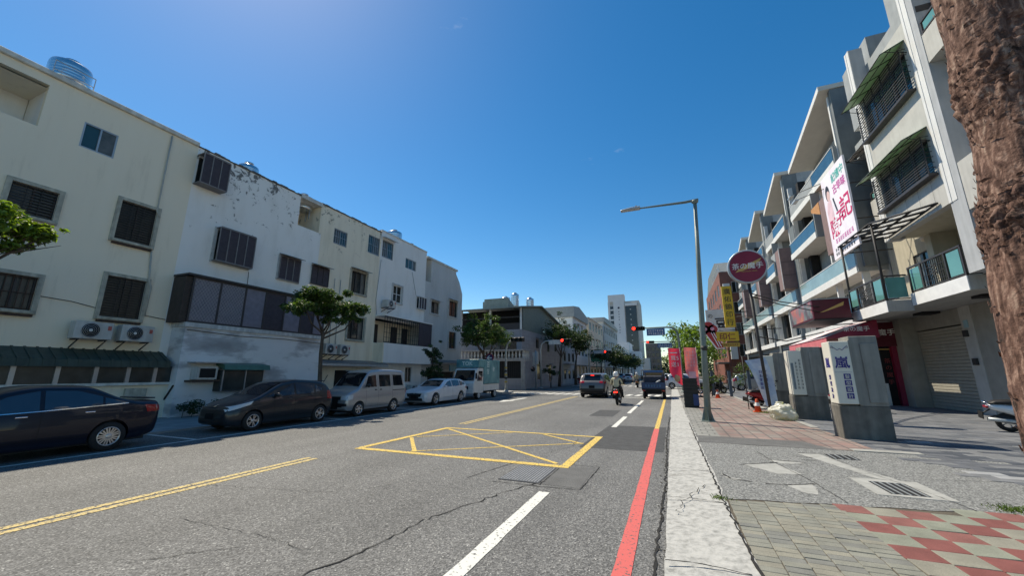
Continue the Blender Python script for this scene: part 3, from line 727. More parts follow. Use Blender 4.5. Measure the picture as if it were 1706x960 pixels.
lb(MB(), -6, 8.4, .0, .40, .0, 1.215).build('plinth', MATS['plaster_cream'], A)
MB().prism([(.4, kz(.7)), (.8, kz(1.2)), (.75, kz(1.2)), (.4, kz(.76))], 8.1, 8.14, LF, 'nz').build('bracket', MATS['iron'], A)
lb(MB(), 7.0, 7.55, .42, .5, .78, 1.12).build('notice_board', MATS['sill_cream'], A)
ac_unit(5.56, 2.6, 'older grey air conditioner unit on cream wall above green lean-to awning'); ac_unit(6.62, 2.6, 'newer air conditioner unit with dark round fan beside the older grey one', w=.84)
water_tank(-18.4, 4.75, kz(ZR) + .42, .52, .72, 'wide stainless steel water tank on the roof of the cream house')
rl = thing('roof_railing', 'thin pipe railing beside the wide steel water tank', 'railing', LF(4.0, -.3, kz(ZR + .16)))
zt = kz(ZR + .16); MB().tube([LF(4.0, -.3, zt), LF(4.0, -.3, zt + .65), LF(4.9, -.3, zt + .65), LF(4.9, -.3, zt)], .018, 6).build('rail', MATS['galv'], rl); MB().tube([LF(4.0, -.3, zt + .33), LF(4.9, -.3, zt + .33)], .014, 6).build('rail', MATS['galv'], rl)

# --- house B: white, peeling, with the enclosed balcony
B = thing('house', 'white house with peeling top storey and brown mesh enclosed balcony', 'house', LF(10.2, -4, 0))
hB = H((7.98, 8.84, 8.8, 9.9), (9.05, 10.38, 6.0, 7.25), (11.86, 12.82, 5.92, 6.9))
m = MB(); wall(m, LF, 7.9, 13.9, kz(3.3), kz(8.75), H((9.05, 10.38, 6.0, 7.25), (11.86, 12.82, 5.92, 6.9)), .18)
wall(m, LF, 7.9, 12.5, kz(8.75), kz(ZR), hB[:1], .18); wall(m, LF, 7.9, 13.9, -.3, kz(3.3)); shell(m, 7.9, 12.5, ZR - .3, near=False); 
m.build('wall', MATS['plaster_white'], B)
m = MB(); rg = random.Random(4)
for i in range(24): u = 7.9 + 4.6 * i / 24; hh = .05 + rg.uniform(-.02, .05); lb(m, u, u + 4.6 / 24 - .001, -.25, .03 + rg.uniform(0, .02), ZR, ZR + hh)
m.build('coping', MATS['coping_dark'], B)
# projecting ground floor
m = MB(); nn = .8
fB = FR(LF(0, nn, 0), (0, K, 0), (K, 0, 0))
wall(m, fB, 8.15, 13.95, -.3, kz(3.32)); m.quad(LF(8.15, 0, -.3), LF(8.15, nn, -.3), LF(8.15, nn, kz(3.32)), LF(8.15, 0, kz(3.32))); m.quad(LF(13.95, 0, -.3), LF(13.95, 0, kz(3.32)), LF(13.95, nn, kz(3.32)), LF(13.95, nn, -.3)); m.quad(LF(8.15, 0, kz(3.32)), LF(8.15, nn, kz(3.32)), LF(13.95, nn, kz(3.32)), LF(13.95, 0, kz(3.32)))
m.build('ground_floor_wall', MATS['plaster_patchy'], B)
lb(MB(), 8.1, 13.98, .0, nn + .06, 3.2, 3.36).build('ledge', MATS['sill_white'], B)
MB().tube([LF(8.2, nn + .02, kz(3.1)), LF(10, nn + .02, kz(3.02)), LF(12, nn + .02, kz(3.06)), LF(13.9, nn + .02, kz(3.0))], .014, 5).build('cable', MATS['wire_black'], B)
# enclosed balcony
bal = MB()
for z in (3.36, 4.96): lb(bal, 8.12, 13.95, nn - .03, nn + .03, z, z + .07)
us = [8.12, 9.05, 10.0, 10.85, 11.75, 12.6, 13.3, 13.9]
for u in us: lb(bal, u, u + .06, nn - .028, nn + .028, 3.43, 4.96)
lb(bal, 7.9, 13.98, .0, nn + .12, 5.03, 5.1)
ba = bal.build('balcony_enclosure', MATS['frame_dark'], B)
for i, (a, b) in enumerate(zip(us[:-1], us[1:])): lb(MB(), a + .06, b, nn - .012, nn + .0, 3.43, 4.96).build('panel', MATS['mesh_panel_pale'] if i in (0, 1, 2, 4, 6) else MATS['mesh_dark'], ba)
lat = MB()
for a, b in ((8.2, 9.03), (9.13, 9.98)):
    for i in range(-14, 16):
        for s in (1, -1):
            z0, z1 = 3.45, 4.94; u0 = a + (b - a) * .5 + i * .11 - s * .5; u1 = u0 + s * 1.0
            pts = []
            for t in (0, 1):
                pts.append((u0 + (u1 - u0) * t, z0 + (z1 - z0) * t))
            # clip to the panel
            (ua, za), (ub, zb_) = pts
            f = lambda u: za + (zb_ - za) * (u - ua) / (ub - ua)
            lo, hi = max(min(ua, ub), a), min(max(ua, ub), b)
            if hi - lo < .05: continue
            lat.tube([LF(lo, nn + .008, kz(f(lo))), LF(hi, nn + .008, kz(f(hi)))], .008, 3, cap=False)
lat.build('lattice', MATS['frame_alu'], ba)
lb(MB(), 7.92, 8.12, .02, nn - .04, 3.36, 5.0).build('side_panel', M('brown_sheet', (.06, .045, .038), .7, .2, 5, streak=.2), ba)
lwin(B, 7.98, 8.84, 8.8, 9.9, cage=.42, gmat=MATS['cage_grey'], gm=MATS['glass_grime']); lwin(B, 9.05, 10.38, 6.0, 7.25, cage=.3, gmat=MATS['cage_grey'], gm=MATS['glass_grime'], trim=MATS['sill_white']); lwin(B, 11.86, 12.82, 5.92, 6.9, cage=.08, gmat=MATS['cage_grey'], gm=MATS['glass_grime'], trim=MATS['sill_white'], hood=MATS['awning_grey'])
MB().tube([LF(10.5, .03, kz(5.85)), LF(10.52, .03, kz(5.3)), LF(10.58, .03, kz(5.0))], .012, 5).build('cable', MATS['wire_black'], B)
t = thing('window_air_conditioner', 'boxed window air conditioner in white frame beside small green canopy', 'air conditioner', LF(8.9, nn + .2, kz(1.35)))
fA = FR(LF(0, nn, 0), (0, K, 0), (K, 0, 0))
MB().box(8.55, 9.2, .02, .40, kz(1.38), kz(1.82), fA).build('casing', MATS['ac_white'], t); MB().box(8.62, 9.13, .401, .41, kz(1.44), kz(1.76), fA).build('grille', MATS['dark'], t); MB().box(8.4, 9.4, .0, .5, kz(1.95), kz(1.99), fA).build('rain_plate', MATS['galv'], t); MB().box(8.4, 9.3, .0, .45, kz(1.3), kz(1.36), fA).build('shelf', MATS['iron_rust'], t)
# small green canopy with its hatch
MB().prism([(.0, kz(1.98)), (.5, kz(1.9)), (.56, kz(1.72)), (.5, kz(1.72)), (.0, kz(1.88))], 9.35, 11.1, fA, 'nz').build('canopy', M('canopy_green', (.06, .16, .13), .5, .2, 4), B)
hx = MB().box(9.35, 11.0, .02, .36, kz(.95), kz(1.72), fA).build('hatch', M('hatch_dark', (.035, .045, .045), .6, .2, 4), B)
for a, b in ((9.5, 10.2), (10.3, 10.95)): MB().box(a, b, .361, .37, kz(1.0), kz(1.68), fA).build('panel', MATS['glass_grime'], hx)
for u in (9.42, 10.25, 10.97): MB().box(u - .02, u + .02, .362, .39, kz(.95), kz(1.72), fA).build('post', MATS['frame_alu'], hx)
water_tank(LF(0, -.9, 0).x, 11.0, kz(ZR) + .12, .44, .55, 'small steel water tank above the blackened parapet of the white house'); water_tank(LF(0, -.8, 0).x, 14.1, kz(ZR) - .35, .48, .75, 'steel water tank at the end of the white peeling parapet')

# --- house C: cream with a small roof terrace, then its white wing
C = thing('house', 'weathered cream house with corner roof terrace behind the street tree', 'house', LF(16, -4, 0))
hC = H((14.72, 15.66, 8.53, 9.4), (17.31, 18.3, 8.77, 9.92), (13.62, 14.56, 6.08, 6.9), (16.21, 17.39, 6.1, 7.37), (16.26, 17.5, 3.45, 4.72), (13.95, 14.3, 3.3, 4.5), (15.7, 18.6, -.2, 1.75))
m = MB(); wall(m, LF, 13.9, 18.4, -.3, kz(8.75), hC, .18); wall(m, LF, 13.75, 18.4, kz(8.75), kz(ZR + .1), hC[:2], .18); shell(m, 13.75, 18.4, ZR - .2, near=False, far=True)
m.quad(LF(13.75, 0, kz(8.75)), LF(13.75, 0, kz(ZR + .1)), LF(13.75, -1.6, kz(ZR + .1)), LF(13.75, -1.6, kz(8.75)))
m.build('wall', MATS['plaster_cream_old'], C)
m = MB(); rg = random.Random(9)
for i in range(20): u = 13.75 + 4.65 * i / 20; lb(m, u, u + .232, -.2, .03 + rg.uniform(0, .02), ZR + .1, ZR + .17 + rg.uniform(-.02, .03))
m.build('coping', MATS['coping_dark'], C)
lb(MB(), 12.5, 13.76, -1.7, .08, ZR - .08, ZR + .12).build('terrace_slab', MATS['coping'], C); lb(MB(), 12.5, 13.74, -1.8, -1.6, 8.5, ZR - .08).build('terrace_wall', MATS['plaster_cream'], C)
lb(MB(), 12.5, 13.74, -1.6, -.2, 8.3, 8.7).build('terrace_floor', MATS['roof_floor'], C)
dark_core(C, 13.9, 18.4, 8)
lwin(C, 14.72, 15.66, 8.53, 9.4, grille=.14, gm=MATS['glass_teal'], fm=MATS['frame_alu'], gmat=MATS['frame_alu']); lwin(C, 17.31, 18.3, 8.77, 9.92, grille=.16, gm=MATS['glass_teal'], fm=MATS['frame_alu'], gmat=MATS['frame_alu'])
lwin(C, 13.62, 14.56, 6.08, 6.9, cage=.06, gmat=MATS['frame_dark'], hood=MATS['awning_grey']); lwin(C, 16.21, 17.39, 6.1, 7.37, cols=3, trim=MATS['sill_cream'], hood=MATS['awning_grey'])
lwin(C, 16.26, 17.5, 3.45, 4.72, cols=3, trim=MATS['sill_cream'], sill=MATS['sill_cream']); lwin(C, 13.98, 14.3, 3.3, 4.5, cols=1, trim=MATS['sill_cream'])
lb(MB(), 15.7, 18.6, -.3, -.16, -.2, 1.75).build('garage_shade', MATS['dark'], C)  # near-black sheet paints the shade inside the open garage
aw = MB().prism([(.0, kz(2.3)), (.95, kz(2.12)), (.95, kz(2.0)), (.9, kz(2.0)), (.0, kz(2.18))], 13.9, 18.7, LF, 'nz').build('awning', MATS['awning_grey'], C); lb(MB(), 13.9, 18.7, .95, .99, 1.96, 2.06).build('gutter', MATS['galv'], aw)
crack_ = MB().tube([LF(14.3, .004, kz(.7)), LF(14.6, .004, kz(1.0)), LF(15.0, .004, kz(1.1)), LF(15.25, .004, kz(1.5))], .02, 4); crack_.build('wall_crack', MATS['crack'], C)
for u in (15.05, 15.45): MB().tube([LF(u, .05, kz(6.6)), LF(u + .02, .05, kz(4.0)), LF(u + .05, .06, kz(3.0))], .02, 5).build('pipe', MATS['pipe_grey'], C)
ac_unit(14.55, 2.55, 'air conditioner unit under the street tree crown on cream wall', w=.75); ac_unit(15.5, 2.55, 'air conditioner unit on steel brackets right of its twin on cream wall', w=.68)
C2 = thing('house', 'white rendered house with open balcony cage behind the white station wagon', 'house', LF(20.7, -4, 0))
hD = H((18.55, 19.6, 8.85, 10.0), (20.94, 22.17, 8.73, 9.45), (19.82, 20.73, 6.15, 7.28), (22.5, 23.3, 6.15, 6.9), (18.4, 23.35, 3.4, 4.9), (20.3, 21.0, .2, 1.7), (21.6, 22.3, 1.0, 2.0))
m = MB(); wall(m, LF, 18.4, 23.4, -.3, kz(ZR + .25), hD, .18); shell(m, 18.4, 23.4, ZR, near=False); m.build('wall', MATS['plaster_pale'], C2)
lb(MB(), 18.4, 23.4, -.2, .04, ZR + .25, ZR + .33).build('coping', MATS['coping'], C2); dark_core(C2, 18.4, 23.4, 8)
lwin(C2, 18.55, 19.6, 8.85, 10.0, grille=.16, gm=MATS['glass_teal'], fm=MATS['frame_alu'], gmat=MATS['frame_alu'], hood=MATS['frame_white']); lwin(C2, 20.94, 22.17, 8.73, 9.45, cols=3, gm=MATS['glass_teal'], fm=MATS['frame_alu']); lwin(C2, 19.82, 20.73, 6.15, 7.28, rows=2, fm=MATS['frame_white'], trim=MATS['sill_white'], sill=MATS['sill_white']); lwin(C2, 22.5, 23.3, 6.15, 6.9, cage=.2, gmat=MATS['frame_white'])
lwin(C2, 21.6, 22.3, 1.0, 2.0, fm=MATS['frame_alu'], cols=2); lb(MB(), 20.3, 21.0, -.16, -.1, .2, 1.7).build('door', M('door_green', (.17, .19, .14), .7, .15), C2)
m = MB(); lb(m, 18.5, 23.5, .0, .75, 2.2, 3.38); m.build('balcony_parapet', MATS['plaster_pale'], C2); lb(MB(), 18.42, 18.5, .0, .74, 2.2, 3.37).build('balcony_side', MATS['plaster_cream_old'], C2)
cg = MB()
for z in (3.4, 4.95): lb(cg, 18.45, 23.45, .68, .73, z, z + .05)
for i in range(22): u = 18.45 + i * .236; lb(cg, u, u + .02, .69, .71, 3.45, 4.95)
for i in range(4): lb(cg, 18.45, 23.45, .69, .71, 3.7 + i * .3, 3.715 + i * .3)
cg.build('balcony_cage', MATS['iron'], C2); lb(MB(), 18.4, 23.5, .0, .78, 5.0, 5.08).build('balcony_roof', MATS['plaster_pale'], C2); lb(MB(), 18.4, 23.35, -1.2, -1.1, 3.3, 4.95).build('balcony_back', MATS['plaster_cream'], C2)
for u in (19.3, 21.2, 22.4): lb(MB(), u, u + .6, -1.095, -1.06, 3.4, 4.7).build('balcony_door', MATS['frame_dark'], C2)
lb(MB(), 21.9, 23.4, .70, .75, 3.4, 4.95).build('blind', MATS['mesh_dark'], C2)
ac_unit(18.75, 5.6, 'boxy air conditioner between the windows of the white house', w=.8, h=.5, d=.45); t = ac_unit(21.7, .35, 'low window air conditioner on slanted brackets behind the small bushy tree', w=.75, h=.5)
MB().tube([LF(18.5, .03, kz(8.6)), LF(18.3, .03, kz(6.0)), LF(18.45, .03, kz(5.1))], .016, 5).build('cable', MATS['pipe_grey'], C2); MB().tube([LF(21.7, .03, kz(8.6)), LF(22.3, .03, kz(7)), LF(22.6, .03, kz(6.9))], .014, 5).build('cable', MATS['pipe_grey'], C2)
water_tank(LF(0, -.8, 0).x, 21.8, kz(ZR + .25), .55, .75, 'steel water tank behind the clean white parapet'); water_tank(LF(0, -.9, 0).x, LF(22.6, 0, 0).y, kz(ZR + .05), .5, .6, 'low steel water tank next to rooftop pipes')

# --- house D: grey end house with the clipped corner
D = thing('house', 'grey end house with clipped roof corner beside the side road', 'house', LF(26, -4, 0))
hE = H((24.22, 25.3, 6.05, 6.95), (26.78, 28.1, 6.15, 7.45), (26.9, 28.0, 3.55, 4.9), (24.2, 27.9, -.2, 1.7))
m = MB(); wall(m, LF, 23.4, 28.95, -.3, kz(8.35), hE, .18); wall(m, LF, 24.1, 27.8, kz(8.35), kz(10.15)); m.add([LF(27.8, 0, kz(8.35)), LF(28.95, 0, kz(8.35)), LF(28.4, 0, kz(9.3)), LF(27.8, 0, kz(9.9))], [(0, 1, 2, 3)])
shell(m, 23.4, 28.95, 8.35, near=False); m.quad(LF(24.1, 0, kz(8.35)), LF(24.1, 0, kz(10.15)), LF(24.1, -5, kz(10.15)), LF(24.1, -5, kz(8.35))); m.quad(LF(24.1, 0, kz(10.15)), LF(27.8, 0, kz(10.15)), LF(27.8, -5, kz(10.15)), LF(24.1, -5, kz(10.15))); m.quad(LF(27.8, 0, kz(8.35)), LF(27.8, -5, kz(8.35)), LF(27.8, -5, kz(10.15)), LF(27.8, 0, kz(10.15)))
m.build('wall', MATS['plaster_grey'], D); lb(MB(), 23.5, 27.95, -5, .08, 10.15, 10.3).build('coping', MATS['coping'], D); lb(MB(), 23.4, 24.08, -1.6, -1.4, 8.3, 10.1).build('terrace_wall', MATS['plaster_cream'], D)
dark_core(D, 23.4, 28.95, 8)
for a, b, c, d in ((24.22, 25.3, 6.05, 6.95), (26.78, 28.1, 6.15, 7.45), (26.9, 28.0, 3.55, 4.9)): lwin(D, a, b, c, d, trim=MATS['sill_white'], hood=MATS['frame_alu'] if c > 6 else None, cols=2)
lb(MB(), 24.2, 27.9, -.16, -.1, -.2, 1.7).build('garage_shade', MATS['dark'], D)  # dark sheet in place of the shaded garage interior
MB().prism([(.0, kz(2.6)), (1.2, kz(2.35)), (1.2, kz(2.2)), (.0, kz(2.4))], 23.4, 28.9, LF, 'nz').build('awning', MATS['awning_grey'], D)
lb(MB(), 25.5, 28.8, 1.0, 1.1, 1.75, 2.2).build('fascia_panel', M('fascia_teal', (.12, .24, .27), .5, .15), D)

# roof silhouette bits and street-side sign plates are further along
# --- corner house E with the green metal loft
brick_mat('tile_mauve', (.33, .315, .33), (.29, .28, .295), (.22, .21, .21), .8, .42, 0, .03, 'xz', .7, .1)
M('loft_green', (.16, .185, .155), .6, .12, 4, streak=.15); M('stone_grey', (.36, .35, .34), .85, .15, 3, streak=.2)
E_ = thing('corner_house', 'grey tiled corner house with green metal loft and balustraded balcony', 'house', (-18, 45, 0))
EX, EY0, EY1 = -14.2, 37.6, 53.5
fE = FR((EX, 0, 0), (0, 1, 0), (1, 0, 0)); fF = FR((0, EY0, 0), (1, 0, 0), (0, -1, 0))
sw = [(42.2, 43.2, 4.4, 5.4), (46.5, 47.5, 4.2, 5.4), (49.8, 50.8, 4.4, 5.6), (42.5, 43.6, .9, 2.9), (47, 48.2, .6, 2.6), (44.4, 47.0, 6.3, 7.0)]
m = MB(); wall(m, fE, EY0, EY1, -.1, 6.1, [s for s in sw if s[3] < 6], .15); wall(m, fF, -24, EX, -.1, 6.1, [(-18.6, -14.8, 3.4, 5.2), (-18.8, -15.0, .2, 2.7)], .15); m.quad((-24, EY0, -.1), (-24, EY1, -.1), (-24, EY1, 6), (-24, EY0, 6)); m.quad((-24, EY1, -.1), (EX, EY1, -.1), (EX, EY1, 6), (-24, EY1, 6)); m.quad((-24, EY0, 6.1), (EX, EY0, 6.1), (EX, EY1, 6.1), (-24, EY1, 6.1))
m.build('wall', MATS['tile_mauve'], E_)
lf = MB().add([(EX + .02, EY0, 6.1), (EX + .02, EY1, 6.1), (EX + .02, EY1, 7.9), (EX + .02, 43.6, 9.3), (EX + .02, EY0, 8.35)], [(0, 1, 2, 3, 4)]); lf.build('loft_cladding', MATS['loft_green'], E_)
MB().add([(EX + .35, EY0 - .8, 8.3), (EX + .35, 43.6, 9.4), (EX + .35, EY1 + .4, 7.9), (-24, EY1 + .4, 7.9), (-24, 43.6, 9.4), (-24, EY0 - .8, 8.3)] + [(EX + .35, EY0 - .8, 8.42), (EX + .35, 43.6, 9.52), (EX + .35, EY1 + .4, 8.02), (-24, EY1 + .4, 8.02), (-24, 43.6, 9.52), (-24, EY0 - .8, 8.42)], [(0, 1, 4, 5), (1, 2, 3, 4), (6, 7, 10, 11), (7, 8, 9, 10), (0, 6, 7, 1), (1, 7, 8, 2), (0, 5, 11, 6), (2, 8, 9, 3), (3, 9, 10, 4), (4, 10, 11, 5)]).build('roof', M('roof_sheet', (.24, .27, .24), .55, .12, 3, streak=.1), E_)
MB().box(-24, EX, EY0 + 2.4, EY0 + 2.6, 6.1, 8.6).build('loft_shade_back', MATS['dark'], E_)  # back coloured near-black for the shade in the open loft
for x in (-14.3, -17.9, -21.5): MB().box(x - .12, x + .12, EY0 + .0, EY0 + .2, 6.1, 8.4).build('post', MATS['frame_white'], E_)
MB().box(-24, EX, EY0 + .05, EY0 + .12, 6.1, 6.8).box(-24, EX, EY0 + .05, EY0 + .12, 7.4, 7.5).build('loft_rail', MATS['frame_dark'], E_)
for s in sw: window(E_, fE, s[0], s[1], s[2], s[3], cols=2, hood=MATS['awning_grey'] if s[3] < 6 else None, n=-.1 if s[3] < 6 else .04)
window(E_, fF, -18.6, -14.8, 3.4, 5.2, cols=4); window(E_, fF, -18.8, -15.0, .2, 2.7, cols=3)
# porch with balcony
px0, px1, py0 = -20.5, -13.2, 35.6
MB().box(px0, px1, py0, EY0 - .003, 2.75, 3.05).box(px0, px1 + .05, py0 - .05, EY0 - .003, 3.75, 3.9).build('balcony_slab', MATS['stone_grey'], E_)
bm_ = MB().lathe([(.10, 0), (.10, .05), (.06, .1), (.12, .28), (.06, .5), (.09, .62), (.10, .7)], (0, 0, 0), 'z', 8).mesh(MATS['sill_white'])
for i in range(19): o = link('baluster', bm_, E_); o.location = Vector((px0 + .3 + i * .38, py0 + .15, 3.05)) - ORIG[E_.name]
for i in range(4): o = link('baluster', bm_, E_); o.location = Vector((px1 - .15, py0 + .5 + i * .38, 3.05)) - ORIG[E_.name]
for x in (px0 + .2, -16.8, px1 - .2): MB().box(x - .18, x + .18, py0 + .02, py0 + .4, .0, 2.75).build('pillar', MATS['stone_grey'], E_)
MB().box(-16.6, px1 - .4, py0 + .12, py0 + .3, 0, 1.1).build('low_wall', MATS['tile_mauve'], E_); gl = MB()
for i in range(14): gl.box(-16.6 + i * .22, -16.58 + i * .22, py0 + .18, py0 + .2, 1.1, 2.75)
gl.build('porch_grille', MATS['iron'], E_)
MB().box(-16.6, px1 - .4, py0 + .24, py0 + .26, 1.1, 2.75).build('porch_screen', MATS['dark'], E_)
for i, (x, y, r, h) in enumerate(((-19, 44.5, .6, 1.3), (-17.6, 44.2, .5, 1.6), (-16.0, 45.3, .5, 1.1))): water_tank(x, y, 9.7, r, h, ['squat steel water tank on the green loft roof', 'tallest steel water tank on the green loft roof', 'low steel water tank at the road end of the loft roof'][i])
MB().box(-20.5, -20.3, 41, 43, 9.0, 10.0).prism([(41, 9.2), (44, 9.2), (41, 10.3)], -20.3, -17.2, WORLD, 'nz').build('roof_lights', MATS['roof_sheet'] if 'roof_sheet' in MATS else MATS['galv'], E_)

# --- the row beyond the corner house
def plain_house(label, x, y0, y1, h, mat, wins, roof=None, depth=9, floors=3):
    t = thing('house', label, 'house', (x - 4, (y0 + y1) / 2, 0)); f = FR((x, 0, 0), (0, 1, 0), (1, 0, 0)); f2 = FR((0, y0, 0), (1, 0, 0), (0, -1, 0))
    hs = []; fh = h / floors; L = (y1 - y0) / wins
    for k in range(floors):
        for i in range(wins): hs.append((y0 + L * (i + .25), y0 + L * (i + .75), fh * k + fh * .3, fh * k + fh * .78))
    m = MB(); wall(m, f, y0, y1, -.1, h, hs, .15); m.quad((x, y0, -.1), (x, y0, h), (x - depth, y0, h), (x - depth, y0, -.1)); m.quad((x, y0, h), (x, y1, h), (x - depth, y1, h), (x - depth, y0, h)); m.quad((x, y1, -.1), (x, y1, h), (x - depth, y1, h), (x - depth, y1, -.1)); m.build('wall', mat, t)
    for a, b, c, d in hs: window(t, f, a, b, c, d, cols=2, hood=MATS['awning_grey'] if a % 2 < 1 else None)
    # end windows that face the camera
    for k in range(1, floors): window(t, f2, x - 3.4, x - 2.2, fh * k + .8, fh * k + 1.9, n=.01); window(t, f2, x - 6, x - 4.9, fh * k + .8, fh * k + 1.9, n=.01)
    MB().box(x - depth, x + .12, y0 - .1, y1 + .05, h, h + .15).build('coping', MATS['coping'], t)
    if roof: MB().prism([(y0 - .2, h + .16), (y1, h + .16), (y1, h + roof * .55), (y0 + (y1 - y0) * .35, h + roof), (y0 - .2, h + roof * .8)], x - depth, x + .3, WORLD, 'nz').build('roof', M('roof_pale', (.33, .34, .33), .6, .12, 3), t)
    for i in range(int((y1 - y0) / 5)): MB().box(x, x + .9, y0 + i * 5 + .3, y0 + i * 5 + 4.6, 2.8, 2.9).build('awning', MATS['awning_grey'], t)
    return t
plain_house('pale blue rendered house next to the grey corner house', -14.3, 54.2, 62, 7.6, M('plaster_blue', (.40, .46, .50), .9, .12, 2, streak=.2), 3, floors=3)
plain_house('white house with sheet metal loft beyond the pale blue house', -14.6, 62.5, 74, 10.6, MATS['plaster_pale'], 4, 2.4)
plain_house('cream four storey house far down the left row', -14.4, 75, 92, 12.2, MATS['plaster_cream'], 5, floors=4)
plain_house('grey four storey house with dark rooftop frame far down the row', -14.3, 93, 118, 13.4, MATS['plaster_grey'], 7, 1.6, floors=4)
plain_house('low white house before the tall tower', -15, 120, 160, 10, MATS['plaster_pale'], 8, floors=3)

# --- tower block
T = thing('tower_block', 'tall white tower block with dark glass front rising over the street', 'building', (-20.5, 210, 0))
fT = FR((0, 200, 0), (1, 0, 0), (0, -1, 0)); fT2 = FR((-12.6, 0, 0), (0, 1, 0), (1, 0, 0))
M('tower_white', (.66, .66, .67), .7, .05, .3); M('tower_beige', (.50, .48, .45), .7, .06, .3); M('tower_glass', (.03, .035, .045), .12, .25, .25, spec=.6)
MB().box(-28, -12.6, 200.1, 216, 0, 37.4).build('wall', MATS['tower_beige'], T); MB().box(-27.8, -19.6, 199.6, 204, 37.4, 41).build('crown', MATS['tower_white'], T)
MB().box(-25.2, -19.8, -.1 + 0, .5, 8, 37.6, fT).box(-27.8, -26.9, -.05, .3, 6, 37.5, fT).build('white_pier', MATS['tower_white'], T)
MB().box(-26.9, -25.2, -.05, .15, 8, 35, fT).build('glass_strip', MATS['tower_glass'], T); MB().box(-19.4, -14.0, -.05, .25, 8.5, 34.8, fT).build('curtain_wall', MATS['tower_glass'], T)
for k in range(10): MB().box(-26.8, -25.3, .151, .3, 9.4 + k * 2.6, 10.2 + k * 2.6, fT).build('window', MATS['tower_white'], T)
for k in range(10): MB().box(-17.2, -16.6, .251, .35, 9.4 + k * 2.6, 9.9 + k * 2.6, fT).build('window', MATS['tower_beige'], T)
MB().box(-19.5, -13.6, -.02, .6, 34.9, 36.2, fT).build('band', MATS['tower_white'], T); MB().box(-34, -9.5, -3, 5, 0, 8.5, fT).build('podium', MATS['tower_beige'], T)
sgn = MB()
for k in range(8):
    zz = 32.6 - k * 1.35 - (1.2 if k > 3 else 0); scribble(sgn, fT, -23.0, -22.1, zz - .9, zz, .501, 1, 1, seed=k)
sgn.lathe([(.55, 0), (.55, .06)], fT(-22.6, .53, 34.1), 'y', 14); sgn.build('lettering', M('print_navy', (.02, .025, .06), .6), T)
t = thing('building', 'dark square block standing just right of the tower', 'building', (-8, 230, 0)); MB().box(-12.4, -5.0, 225, 240, 0, 17.5).build('wall', M('plaster_dark', (.16, .15, .15), .8, .15), t)
for k in range(4):
    for j in range(3): MB().box(-11.6 + j * 2.3, -10.2 + j * 2.3, 224.8, 224.99, 4 + k * 3.2, 5.8 + k * 3.2).build('window', MATS['tower_glass'], t)
t = thing('building', 'white stepped block at the foot of the tower', 'building', (-21, 150, 0)); MB().box(-24, -15.5, 165, 180, 0, 14).box(-20, -11.6, 170, 180, 0, 10.5).build('wall', MATS['tower_white'], t)
for k in range(3):
    for j in range(4): MB().box(-19.4 + j * 1.6, -18.5 + j * 1.6 , 164.9 if j < 2 else 169.9, 164.99 if j < 2 else 169.99, 3 + k * 2.5, 4.4 + k * 2.5).build('window', MATS['tower_glass'], t)
# ---------------------------------------------------------------- right-hand row of houses
M('stone_panel', (.46, .45, .42), .75, .08, 2, streak=.12, bump=.1)
M('stone_beige', (.44, .40, .31), .8, .08, 2, streak=.15)
M('fin_shade_grey', (.40, .415, .43), .75, .08, 2, streak=.15, bump=.1)  # grey puts the shade of the camera-facing sides into the colour
M('fin_lit_white', (.66, .66, .65), .7, .05, 2, streak=.1)  # brighter copy for the sunlit road faces of the fins, also window trim
M('slate_wall', (.155, .175, .18), .7, .12, 2, streak=.12)
M('slate_wall_pale', (.30, .32, .325), .75, .1, 2, streak=.12)
M('render_white', (.68, .68, .66), .75, .06, 2, streak=.12)
M('soffit', (.55, .53, .49), .85, .06, 2)
M('pink_tile', (.24, .155, .145), .7, .1, 3, streak=.1)
M('orange_wood', (.50, .23, .08), .6, .15, 6)
M('poly_green', (.42, .55, .42), .4, .1, 3, transl=.22, ttint=(.9, 1.05, .85))
M('poly_white', (.60, .60, .57), .4, .06, 3); MATS['poly_white'].node_tree.nodes['Principled BSDF'].inputs['Transmission Weight'].default_value = .0; M('poly_sheet', (.86, .87, .88), .5, .04, 3, transl=.8, ttint=(1.1, 1.1, 1.1))
M('maroon', (.24, .014, .045), .45, .1, 3)
M('maroon_dark', (.11, .010, .022), .4, .12, 3)
M('shutter_beige', (.34, .32, .27), .55, .08, 4, streak=.1)
M('rail_pale', (.24, .34, .335), .15, .12, 1.2, spec=.6)
M('tile_beige', (.30, .285, .25), .7, .1, 3, streak=.1)
RX = 9.0
def rf(x): return FR((x, 0, 0), (0, 1, 0), (-1, 0, 0))       # faces the road
F9, F11 = rf(9.0), rf(11.0)
def cf(y): return FR((0, y, 0), (1, 0, 0), (0, -1, 0))       # faces the camera side

